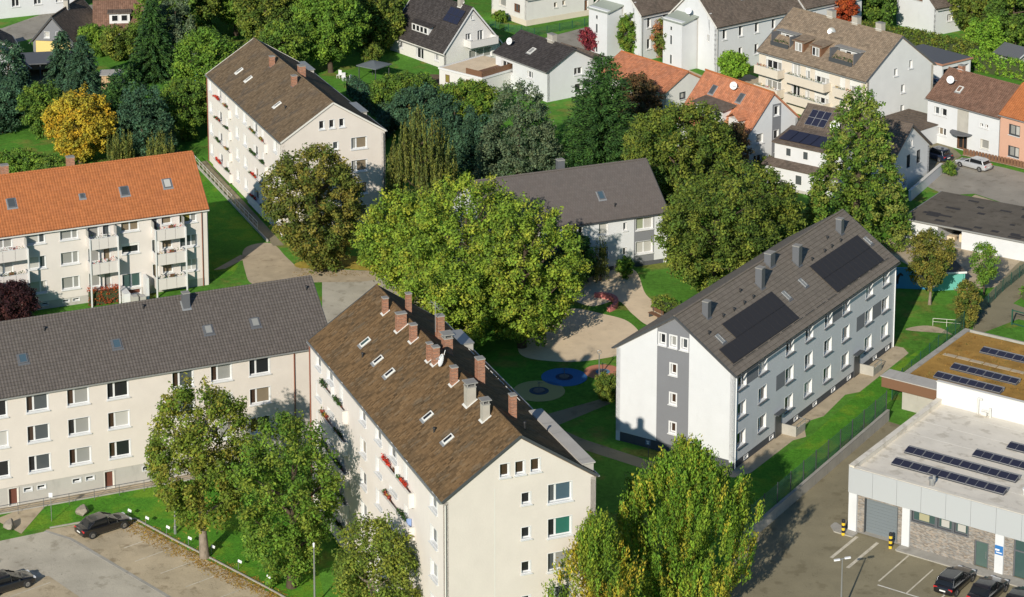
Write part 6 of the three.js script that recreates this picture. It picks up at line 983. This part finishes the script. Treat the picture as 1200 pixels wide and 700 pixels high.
// ---------------------------------------------------------------- cars
const carPaint = (r, g, b, rough = 0.32) => new THREE.MeshPhysicalMaterial({ color: lin(r, g, b), roughness: rough, metalness: 0.25, clearcoat: 1, clearcoatRoughness: 0.05 });
M.tyre = std(0.02, 0.02, 0.02, 0.9); M.rim = std(0.4, 0.4, 0.4, 0.35, { metalness: 0.8 }); M.carGlass = glass(0.012, 0.014, 0.016); M.tailRed = std(0.5, 0.02, 0.02, 0.25); M.headlight = std(0.6, 0.62, 0.65, 0.15); M.plate = std(0.75, 0.75, 0.72, 0.5);
// forward is +x; wagon = estate rear, otherwise a sloping hatch
function makeCar(label, paint, pos, deg, o = {}) {
  const t = thing('parked_car', label, 'car', [pos[0], 0.012, pos[1]], deg, o.group), L = o.L ?? 4.5, hw = 0.88, x1 = L / 2, x0 = -L / 2, sec = (rows_) => { // loft through cross-sections: [x, halfWidth, yBottom, yTop, crown]
    const ring = 18, P = [], I = []; for (const [x, w, yb, yt, rd] of rows_) for (let i = 0; i < ring; i++) { const a = i / ring * 6.2832, c = Math.cos(a), s = Math.sin(a), e = rd ?? 0.35, sx = Math.sign(c) * Math.pow(Math.abs(c), e), sy = Math.sign(s) * Math.pow(Math.abs(s), e); P.push(x, (yb + yt) / 2 + sy * (yt - yb) / 2, sx * w); }
    const n = rows_.length; for (let j = 0; j + 1 < n; j++) for (let i = 0; i < ring; i++) { const a = j * ring + i, b = j * ring + (i + 1) % ring, c = a + ring, d = b + ring; I.push(a, b, c, b, d, c); } for (const [j, f] of [[0, 0], [n - 1, 1]]) { for (let i = 1; i + 1 < ring; i++) I.push(...(f ? [j * ring, j * ring + i, j * ring + i + 1] : [j * ring, j * ring + i + 1, j * ring + i])); }
    const g = new THREE.BufferGeometry(); g.setAttribute('position', new THREE.Float32BufferAttribute(P, 3)); g.setIndex(I); g.computeVertexNormals(); g.setAttribute('uv', new THREE.Float32BufferAttribute(new Float32Array(P.length / 3 * 2), 2)); return g;
  };
  const w = o.wagon, rear = w ? 0.97 : 0.98;
  mesh('body', sec([[x0, hw * 0.82, 0.36, 0.78], [x0 + 0.12, hw * 0.94, 0.26, w ? 0.98 : 0.96], [x0 + 0.5, hw, 0.2, rear], [x0 + 1.3, hw + 0.02, 0.2, 0.95], [0, hw + 0.02, 0.2, 0.93], [x1 - 1.5, hw + 0.01, 0.2, 0.92], [x1 - 1.1, hw, 0.2, 0.88], [x1 - 0.5, hw * 0.97, 0.22, 0.8], [x1 - 0.12, hw * 0.86, 0.28, 0.68], [x1, hw * 0.7, 0.36, 0.56]]), paint, t);
  const c0 = w ? x0 + 0.22 : x0 + 0.45, c1 = x1 - 1.25, rf = o.h ?? 1.46;
  mesh('cabin_glass', sec([[c0, hw * 0.86, 0.85, 0.93, 0.4], [c0 + (w ? 0.32 : 0.55), hw * 0.82, 0.85, rf - 0.1, 0.4], [c0 + (w ? 0.7 : 1.0), hw * 0.79, 0.85, rf - 0.02, 0.4], [0.05, hw * 0.8, 0.85, rf - 0.015, 0.4], [c1 - 0.95, hw * 0.82, 0.85, rf - 0.12, 0.4], [c1, hw * 0.88, 0.84, 0.9, 0.4]]), M.carGlass, t);
  mesh('car_roof', sec([[c0 + (w ? 0.2 : 0.5), hw * 0.7, rf - 0.14, rf - 0.1, 0.5], [c0 + (w ? 0.45 : 0.9), hw * 0.76, rf - 0.09, rf + 0.0, 0.5], [0.0, hw * 0.77, rf - 0.07, rf + 0.02, 0.5], [c1 - 1.05, hw * 0.74, rf - 0.14, rf - 0.06, 0.5], [c1 - 0.9, hw * 0.7, rf - 0.18, rf - 0.14, 0.5]]), paint, t);
  for (const s of [-1, 1]) {
    const pl = [bar(V3(c1 + 0.02, 0.88, s * hw * 0.86), V3(c1 - 0.95, rf - 0.1, s * hw * 0.76), 0.045), bar(V3(0.1, 0.9, s * hw * 0.93), V3(0.05, rf - 0.06, s * hw * 0.79), 0.05), bar(V3(c0 + 0.12, 0.92, s * hw * 0.85), V3(c0 + (w ? 0.4 : 0.75), rf - 0.08, s * hw * 0.77), 0.07)]; mesh('pillar', pl, paint, t);
    const mir = mesh('wing_mirror', new THREE.SphereGeometry(0.1, 10, 8).scale(0.7, 0.75, 1.3), paint, t); mir.position.set(c1 - 0.35, 0.98, s * (hw + 0.12));
    const tl = mesh('tail_light', new RoundedBoxGeometry(0.14, 0.16, 0.34, 2, 0.03), M.tailRed, t); tl.position.set(x0 + 0.09, 0.78, s * hw * 0.72); const hl = mesh('headlight', new RoundedBoxGeometry(0.24, 0.13, 0.34, 2, 0.03), M.headlight, t); hl.position.set(x1 - 0.16, 0.63, s * hw * 0.66);
    for (const x of [x1 - 0.85, x0 + 0.85]) {
      const tw = mesh('wheel', new THREE.TorusGeometry(0.25, 0.085, 8, 22).scale(1, 1, 1.25), M.tyre, t); tw.position.set(x, 0.325, s * (hw - 0.06));
      mesh('rim', [new THREE.CylinderGeometry(0.19, 0.19, 0.12, 18).rotateX(Math.PI / 2), ...[0, 1, 2, 3, 4].map(i => bx(0.05, 0.36, 0.15).rotateZ(i * Math.PI / 2.5))], M.rim, tw);
      mesh('wheel_arch', new THREE.TorusGeometry(0.36, 0.03, 6, 16, Math.PI).translate(x, 0.31, s * (hw + 0.005)), M.black, t);
    }
  }
  mesh('number_plate', bx(0.03, 0.11, 0.5, x0 - 0.005, 0.62, 0), M.plate, t); mesh('number_plate', bx(0.03, 0.11, 0.5, x1 - 0.01, 0.45, 0), M.plate, t);
  if (w) mesh('roof_rails', [-1, 1].map(s => bar(V3(c0 + 0.6, rf + 0.04, s * 0.62), V3(c1 - 1.1, rf - 0.02, s * 0.62), 0.018)), M.zinc, t);
  return t;
}
const blackPaint = carPaint(0.012, 0.011, 0.011);
makeCar('black sloping-back saloon parked alone in the first bay by the lawn', blackPaint, [-34.3, -185.2], 39, { L: 4.7 });
makeCar('black car nosing in beside the dark shrub of the car park island', carPaint(0.012, 0.013, 0.016), [-40.3, -175.0], 37, {});
makeCar('black hatchback in the bay below the row of small hall windows', carPaint(0.01, 0.01, 0.012), [35.4, -175.4], 54.8, { L: 4.7, h: 1.5, wagon: true });
makeCar('black hatchback in the bay below the green glass door', carPaint(0.014, 0.012, 0.014), [37.7, -173.7], 54.8, { L: 4.7, h: 1.52 });
makeCar('black hatchback in the bay below the glass entrance', carPaint(0.012, 0.012, 0.012), [40.0, -172.0], 54.8, { L: 4.7, h: 1.52 });
makeCar('silver estate car parked on the street before the white terraced house', carPaint(0.5, 0.51, 0.52, 0.3), [57.7, -284.3], 134, { wagon: true, L: 4.6 });
makeCar('dark blue estate car in the shaded drive beside the white terraced house', carPaint(0.015, 0.025, 0.05), [53.6, -288.2], 128, { wagon: true, h: 1.6 });
makeCar('blue car parked under the low annex roof', carPaint(0.02, 0.07, 0.16), [61.6, -323.4], 38, {});
makeCar('blue car parked between the salmon-roofed house and the solar house', carPaint(0.02, 0.05, 0.14), [35.2, -290.4], 40, {});

// ---------------------------------------------------------------- lamps, signs, bollards, stones
function lamp(label, x, z, h, arm) {
  const t = thing('street_lamp', label, 'street lamp', [x, 0, z]); mesh('post', [cyl(0.09, 0.05, h, 0, 0, 0, 12), cyl(0.13, 0.12, 0.7, 0, 0, 0, 12)], M.steel, t);
  if (arm) { mesh('arm', bar(V3(-0.3, h - 0.02, 0.05), V3(0.3, h + 0.05, -0.05), 0.03), M.steel, t); for (const s of [-1, 1]) { const l = mesh('lamp_head', new RoundedBoxGeometry(0.5, 0.1, 0.26, 3, 0.04), M.lampWhite, t); l.position.set(s * 0.42, h + 0.02 + s * 0.06, -s * 0.06); l.rotation.z = 0.15; } }
  else { mesh('lamp_head', [cyl(0.07, 0.1, 0.3, 0, h, 0, 16), cyl(0.1, 0.04, 0.08, 0, h + 0.3, 0, 16)], M.lampWhite, t); }
}
lamp('thin steel lamp post standing on the lawn beside the parking bays', -28.2, -184.6, 4.6, false); lamp('thin steel lamp post in front of the dense green tree', -15.5, -172.2, 5.0, false); lamp('grey twin-headed lamp post in the hall yard', 25.6, -170.4, 4.9, true);
{ const s = thing('sign_post', 'white sign on a thin post at the lawn path corner', 'sign', [-39.0, 0, -186.9]); mesh('post', cyl(0.03, 0.03, 2.5, 0, 0, 0, 8), M.steel, s); mesh('sign_board', bx(0.32, 0.4, 0.02, 0, 2.4, 0.04), M.lampWhite, s);
  const q = thing('sign_post', 'small house sign on a post before the dark plinth of the white gable', 'sign', [12.2, 0, -198.6], 57); mesh('post', cyl(0.03, 0.03, 1.9, 0, 0, 0, 8), M.trimDark, q); const bd = mesh('sign_board', bx(0.5, 0.45, 0.03, 0, 1.9, 0.04), std(0.1, 0.16, 0.26, 0.5), q); mesh('sign_print', [bx(0.3, 0.08, 0.004, 0, 2.0, 0.058), bx(0.2, 0.16, 0.004, 0, 1.83, 0.058)], M.lampWhite, bd); bd.rotation.y = -Math.PI / 2; bd.position.set(-0.05, 0, 0);
  const rnd = [[-32.6, -187.5], [-30.9, -186.1], [-28.9, -184.4], [-26.8, -182.4], [-24.7, -180.9], [-22.2, -178.3], [-19.6, -175.7]];
  rnd.forEach(([x, z], i) => { const p = thing('parking_plate', 'small white bay number plate on a short post along the lawn kerb', 'sign', [x, 0, z], -45, 'bay number plates along the lawn kerb'); mesh('post', cyl(0.025, 0.025, 0.62, 0, 0, 0, 6), M.steel, p); mesh('plate', bx(0.46, 0.2, 0.04, 0, 0.66, 0.03).rotateX(-0.3), M.lampWhite, p); });
}
function boulder(label, x, z, s, seed) { // a lump split along a dozen flat faces
  let g = new THREE.IcosahedronGeometry(s, 3); const p = g.attributes.position, r = rng(seed), cuts = Array.from({ length: 13 }, () => [unitRand(r), s * (0.55 + 0.3 * r())]);
  for (let i = 0; i < p.count; i++) { const v = V3(p.getX(i), p.getY(i), p.getZ(i)); for (const [n, d] of cuts) { const k = v.dot(n) - d; if (k > 0) v.addScaledVector(n, -k); } const q = 1 + 0.05 * (vnoise(v.x * 9 + 30, v.y * 9 + v.z * 8 + 30, 64, seed) - 0.5); p.setXYZ(i, v.x * 1.35 * q, v.y * 0.95 * q, v.z * 1.1 * q); }
  g.computeVertexNormals(); const m = mesh('boulder', g, M.stone ??= speck([0.3, 0.26, 0.21], { size: 1.5, a: 0.7, b: 0.25, seed: 421, stain: 0.6 }), scene); m.position.set(x, s * 0.5, z); m.rotation.y = seed; return tag(m, label, 'boulder');
}
boulder('big pale boulder on the lawn above the black saloon', -36.6, -188.3, 0.6, 5); boulder('pale boulder on the small lawn by the cellar path', -42.3, -185.6, 0.58, 8);
for (const [s, d, label] of [[0.1, -1.0, 'black and yellow striped bollard at the white corner pilaster'], [4.4, -0.9, 'black and yellow striped bollard between roller door and brick wall']]) {
  const p = inT(s, d), t = thing('bollard', label, 'bollard', [p[0], 0, p[1]]); for (let i = 0; i < 6; i++) mesh('band', cyl(0.15, 0.15, 0.22, 0, 0.02 + i * 0.221, 0, 16), i % 2 ? M.black : M.yellow, t); mesh('cap', new THREE.SphereGeometry(0.15, 14, 6, 0, 6.3, 0, 1.57).scale(1, 0.5, 1).translate(0, 1.347, 0), M.black, t);
}
// ---------------------------------------------------------------- fences and walls
function meshFence(label, pts, h, o = {}) { // steel posts, panels of welded bars
  const t = thing('mesh_fence', label, 'fence', [pts[0][0], 0, pts[0][1]]), step = 2.5;
  for (let i = 0; i + 1 < pts.length; i++) {
    const [a, b] = [pts[i], pts[i + 1]], L = Math.hypot(b[0] - a[0], b[1] - a[1]), n = Math.max(1, Math.round(L / step)), w = L / n, ang = -Math.atan2(b[1] - a[1], b[0] - a[0]), y = o.y ?? 0;
    const g = cached(`fence${w.toFixed(3)},${h}`, () => { const l = []; const k = Math.round(w / (o.sp ?? 0.052)); for (let j = 0; j < k; j++) l.push(new THREE.PlaneGeometry(o.wt ?? 0.019, h).translate(j * w / k + 0.025, h / 2, 0)); for (let j = 0; j <= 10; j++) l.push(bx2(0, w, h * j / 10 - 0.01, h * j / 10 + 0.01, -0.008, 0.008)); return join(l); });
    for (let j = 0; j < n; j++) {
      const x = lerp(a[0], b[0], j / n) - pts[0][0], z = lerp(a[1], b[1], j / n) - pts[0][1];
      const m = mesh('mesh_panel', g, M.fenceGreen ??= std(0.03, 0.12, 0.085, 0.5, { side: THREE.DoubleSide }), t); m.position.set(x, y, z); m.rotation.y = ang; const p = mesh('post', cached(`fp${h}${y}`, () => join(bx2(-0.04, 0.04, -y - 0.05, h + 0.12, -0.035, 0.035))), o.post ?? M.greenMetal, t); p.position.set(x, y, z + 0.0); p.rotation.y = ang;
    }
    if (i + 2 === pts.length) { const p = mesh('post', cached(`fp${h}${y}`, () => null), o.post ?? M.greenMetal, t); p.position.set(b[0] - pts[0][0], y, b[1] - pts[0][1]); p.rotation.y = ang; }
  }
  return t;
}
{ const wl = thing('retaining_wall', 'low concrete wall between the lawn and the hall yard', 'wall', [18.7, 0, -181.7]); const d = [35.1 - 18.7, -207.7 + 181.7], L = Math.hypot(...d), ang = -Math.atan2(d[1], d[0]); const n = 12; for (let i = 0; i < n; i++) { const m = mesh('wall_segment', bx2(0.008, L / n - 0.008, -0.1, 1.02, -0.11, 0.11), M.concrete, wl); m.position.set(d[0] * i / n, 0, d[1] * i / n); m.rotation.y = ang; } const c = mesh('coping', bx2(0, L, 1.021, 1.07, -0.14, 0.14), M.kerb, wl); c.rotation.y = ang;
  meshFence('tall green mesh fence on the wall between lawn and hall yard', [[18.5, -181.75], [34.9, -207.75]], 1.9, { y: 0.9, post: M.trimDark });
  meshFence('tall green mesh fence along the planted roof edge', [[36.2, -212.4], [46.2, -229.4]], 2.2, {}); meshFence('green mesh fence between the garage yard and the grey path', [[47.8, -232.6], [52.6, -241.2], [64.6, -259.8]], 1.3, {});
  const gate = thing('gate_frame', 'green steel gate frame beside the grey path', 'gate', [51.6, 0, -231.6], -40); mesh('post', bx2(-0.06, 0.06, 0, 1.7, -0.06, 0.06), M.greenMetal, gate); mesh('post', bx2(1.5, 1.62, 0, 1.7, -0.06, 0.06), M.greenMetal, gate); mesh('rail', [bx2(0.06, 1.5, 1.55, 1.65, -0.04, 0.04), bx2(0.06, 1.5, 0.15, 0.22, -0.04, 0.04)], M.greenMetal, gate);
  const rail = thing('bike_rails', 'pale tubular rails on the worn lawn behind the solar block', 'rail', [43.4, 0, -231.4], -12); for (const x of [0, 1.4, 2.8]) mesh('post', bar(V3(x, 0, 0), V3(x, 0.8, 0), 0.025), M.trimOld, rail); mesh('rail', [bar(V3(0, 0.8, 0), V3(2.8, 0.8, 0), 0.025), bar(V3(0, 0.45, 0), V3(2.8, 0.45, 0), 0.02)], M.trimOld, rail);
  const yf = thing('picket_fence', 'brown timber fence along the white terraced house pavement', 'fence', [57.4, 0, -289.6], -41); for (let i = 0; i < 34; i++) mesh('picket', bx2(i * 0.45, i * 0.45 + 0.34, 0.08, 0.95, -0.02, 0.02), M.woodBrown, yf); mesh('rail', [bx2(0, 15.2, 0.25, 0.33, -0.05, -0.021), bx2(0, 15.2, 0.72, 0.8, -0.05, -0.021)], M.woodBrown, yf);
  meshFence('thin green wire fence in front of the brown-shuttered house', [[-6.5, -356.4], [3.4, -349.6], [13.2, -357.2]], 1.2, { sp: 0.2, wt: 0.012 });
  const blue = thing('painted_wall', 'blue painted yard wall with a dark horse silhouette behind the solar block', 'wall', [38.6, 0, -242.6], -6); mesh('wall', bx2(0, 6.4, 0, 2.3, -0.12, 0.12), std(0.05, 0.24, 0.42, 0.8), blue); const hs = new THREE.Shape(); [[1.9, 0.5], [2.05, 0.5], [2.15, 1.0], [2.75, 1.0], [2.85, 0.5], [3.0, 0.5], [3.0, 1.1], [3.2, 1.5], [3.45, 1.4], [3.5, 1.55], [3.2, 1.8], [2.95, 1.6], [2.8, 1.4], [2.1, 1.4], [1.95, 1.2]].forEach(([x, y], i) => hs[i ? 'lineTo' : 'moveTo'](x, y)); mesh('silhouette', new THREE.ExtrudeGeometry(hs, { depth: 0.02, bevelEnabled: false }).translate(0, 0, 0.122), M.black, blue);
}
// ---------------------------------------------------------------- playground, gazebo, odds and ends
for (const [label, x, z, rr, c, ci] of [['terracotta red safety-surface disc with blue centre in the playground', 8.9, -219.2, 1.85, [0.5, 0.2, 0.12], [0.09, 0.22, 0.34]], ['blue safety-surface disc in the shade of the playground', 5.1, -217.9, 2.25, [0.03, 0.14, 0.34], [0.02, 0.04, 0.09]], ['olive yellow safety-surface disc in the deep shade of the many-chimneyed block', 2.6, -214.5, 2.5, [0.34, 0.32, 0.13], [0.03, 0.06, 0.1]]]) {
  const t = thing('play_disc', label, 'play surface', [x, 0, z], 0); mesh('rubber_ring', cyl(rr, rr, 0.03, 0, 0, 0, 40), std(...c, 0.9), t); mesh('centre', cyl(rr * 0.38, rr * 0.38, 0.05, 0, 0, 0, 32), std(...ci, 0.9), t); mesh('carousel', [cyl(rr * 0.22, rr * 0.22, 0.08, 0, 0.05, 0, 24), cyl(0.03, 0.03, 0.85, 0, 0.1, 0, 8), ...[0, 1, 2].map(i => bar(V3(0, 0.85, 0), V3(Math.cos(i * 2.1) * 0.35, 0.85, Math.sin(i * 2.1) * 0.35), 0.02))], M.slateGrey, t);
}
{ const c = thing('curved_bench', 'curved pink play wall above the sandpit', 'bench', [8.6, 0, -237.2]); const pts = []; for (let i = 0; i <= 16; i++) { const a = -0.9 + i / 16 * 2.4; pts.push(V3(Math.cos(a) * 2.4, 0, -Math.sin(a) * 2.4)); } for (let i = 0; i < 16; i++) { const d = pts[i + 1].clone().sub(pts[i]), m = mesh('block', bx2(0.006, d.length() - 0.006, 0, 0.42 + 0.25 * Math.sin(i / 16 * 3.14), -0.22, 0.22), std(0.5, 0.16, 0.15, 0.8), c); m.position.copy(pts[i]); m.rotation.y = -Math.atan2(d.z, d.x); }
  const b = thing('park_bench', 'timber bench beside the sunlit playground path', 'bench', [14.9, 0, -233.4], -55); for (let i = 0; i < 4; i++) mesh('slat', bx2(-0.9, 0.9, 0.43, 0.47, -0.28 + i * 0.15, -0.16 + i * 0.15), M.woodBrown, b); for (let i = 0; i < 3; i++) mesh('slat', bx2(-0.9, 0.9, 0.58 + i * 0.14, 0.69 + i * 0.14, -0.36, -0.32), M.woodBrown, b); for (const x of [-0.7, 0.7]) mesh('leg', [bx2(x - 0.04, x + 0.04, 0, 0.43, -0.25, 0.28), bx2(x - 0.04, x + 0.04, 0.43, 0.98, -0.32, -0.28)], M.trimDark, b);
  const s = thing('play_post', 'steel play post standing on the red disc edge', 'play equipment', [8.5, 0, -218.0]); mesh('post', cyl(0.06, 0.05, 2.4, 0, 0, 0, 10), M.steel, s); mesh('hoop', new THREE.TorusGeometry(0.2, 0.03, 8, 18).translate(0, 2.55, 0), M.steel, s);
  const g = thing('gazebo', 'garden gazebo with grey tent roof on the lawn', 'gazebo', [-19.6, 0, -325.6], -36); for (const [x, z] of [[-1.5, -1.5], [1.5, -1.5], [-1.5, 1.5], [1.5, 1.5]]) mesh('post', bx2(x - 0.05, x + 0.05, 0, 2.1, z - 0.05, z + 0.05), M.trimDark, g); mesh('roof', [new THREE.ConeGeometry(2.55, 0.55, 4, 1).rotateY(Math.PI / 4).translate(0, 2.38, 0), bx2(-1.8, 1.8, 1.98, 2.1, -1.8, 1.8)], std(0.13, 0.15, 0.16, 0.8), g);
  for (const [x, z, dg] of [[-23.8, -324.6, 20], [-22.6, -323.6, 70], [-24.6, -326.0, -30]]) { const q = thing('garden_chair', 'white garden chair on the lawn beside the gazebo', 'chair', [x, 0, z], dg, 'white garden chairs by the gazebo'); mesh('seat', bx(0.55, 0.05, 0.55, 0, 0.45, 0), M.trim, q); mesh('backrest', bx(0.55, 0.65, 0.05, 0, 0.8, -0.26), M.trim, q); for (const [a, b2] of [[-1, -1], [1, -1], [-1, 1], [1, 1]]) mesh('leg', bx(0.05, 0.45, 0.05, a * 0.23, 0.225, b2 * 0.23), M.trim, q); }
  const sl = thing('play_tower', 'small blue and green garden play tower among the trees', 'play equipment', [-43.6, 0, -316.6], 20); mesh('platform', bx2(-0.7, 0.7, 1.2, 1.3, -0.7, 0.7), M.woodBrown, sl); for (const [x, z] of [[-0.6, -0.6], [0.6, -0.6], [-0.6, 0.6], [0.6, 0.6]]) mesh('post', bx2(x - 0.05, x + 0.05, 0, 2.4, z - 0.05, z + 0.05), M.woodBrown, sl); mesh('roof', new THREE.ConeGeometry(1.1, 0.8, 4).rotateY(Math.PI / 4).translate(0, 2.8, 0), std(0.05, 0.2, 0.5, 0.7), sl); mesh('slide', bx(0.5, 0.06, 2.4).rotateX(0.52).translate(0, 0.62, 1.7), std(0.05, 0.35, 0.12, 0.5), sl);
  for (const [x, z, c, label] of [[20.6, -326.6, [0.25, 0.4, 0.06], 'lime green wheeled bin between the white villas'], [21.6, -325.8, [0.4, 0.05, 0.04], 'red wheeled bin between the white villas'], [22.6, -325.0, [0.1, 0.11, 0.11], 'grey wheeled bin between the white villas']]) { const t = thing('wheeled_bin', label, 'bin', [x, 0, z], 38); mesh('body', new THREE.CylinderGeometry(0.46, 0.36, 1.0, 4, 1).rotateY(Math.PI / 4).translate(0, 0.58, 0), std(...c, 0.5), t); mesh('lid', [bx(0.68, 0.06, 0.7, 0, 1.11, 0), bx(0.5, 0.04, 0.06, 0, 1.05, -0.38)], std(...c.map(v => v * 0.8), 0.5), t); for (const s of [-1, 1]) mesh('wheel', new THREE.CylinderGeometry(0.1, 0.1, 0.06, 14).rotateZ(Math.PI / 2).translate(s * 0.26, 0.1, -0.26), M.tyre, t); }
}
renderer.render(scene, camera);
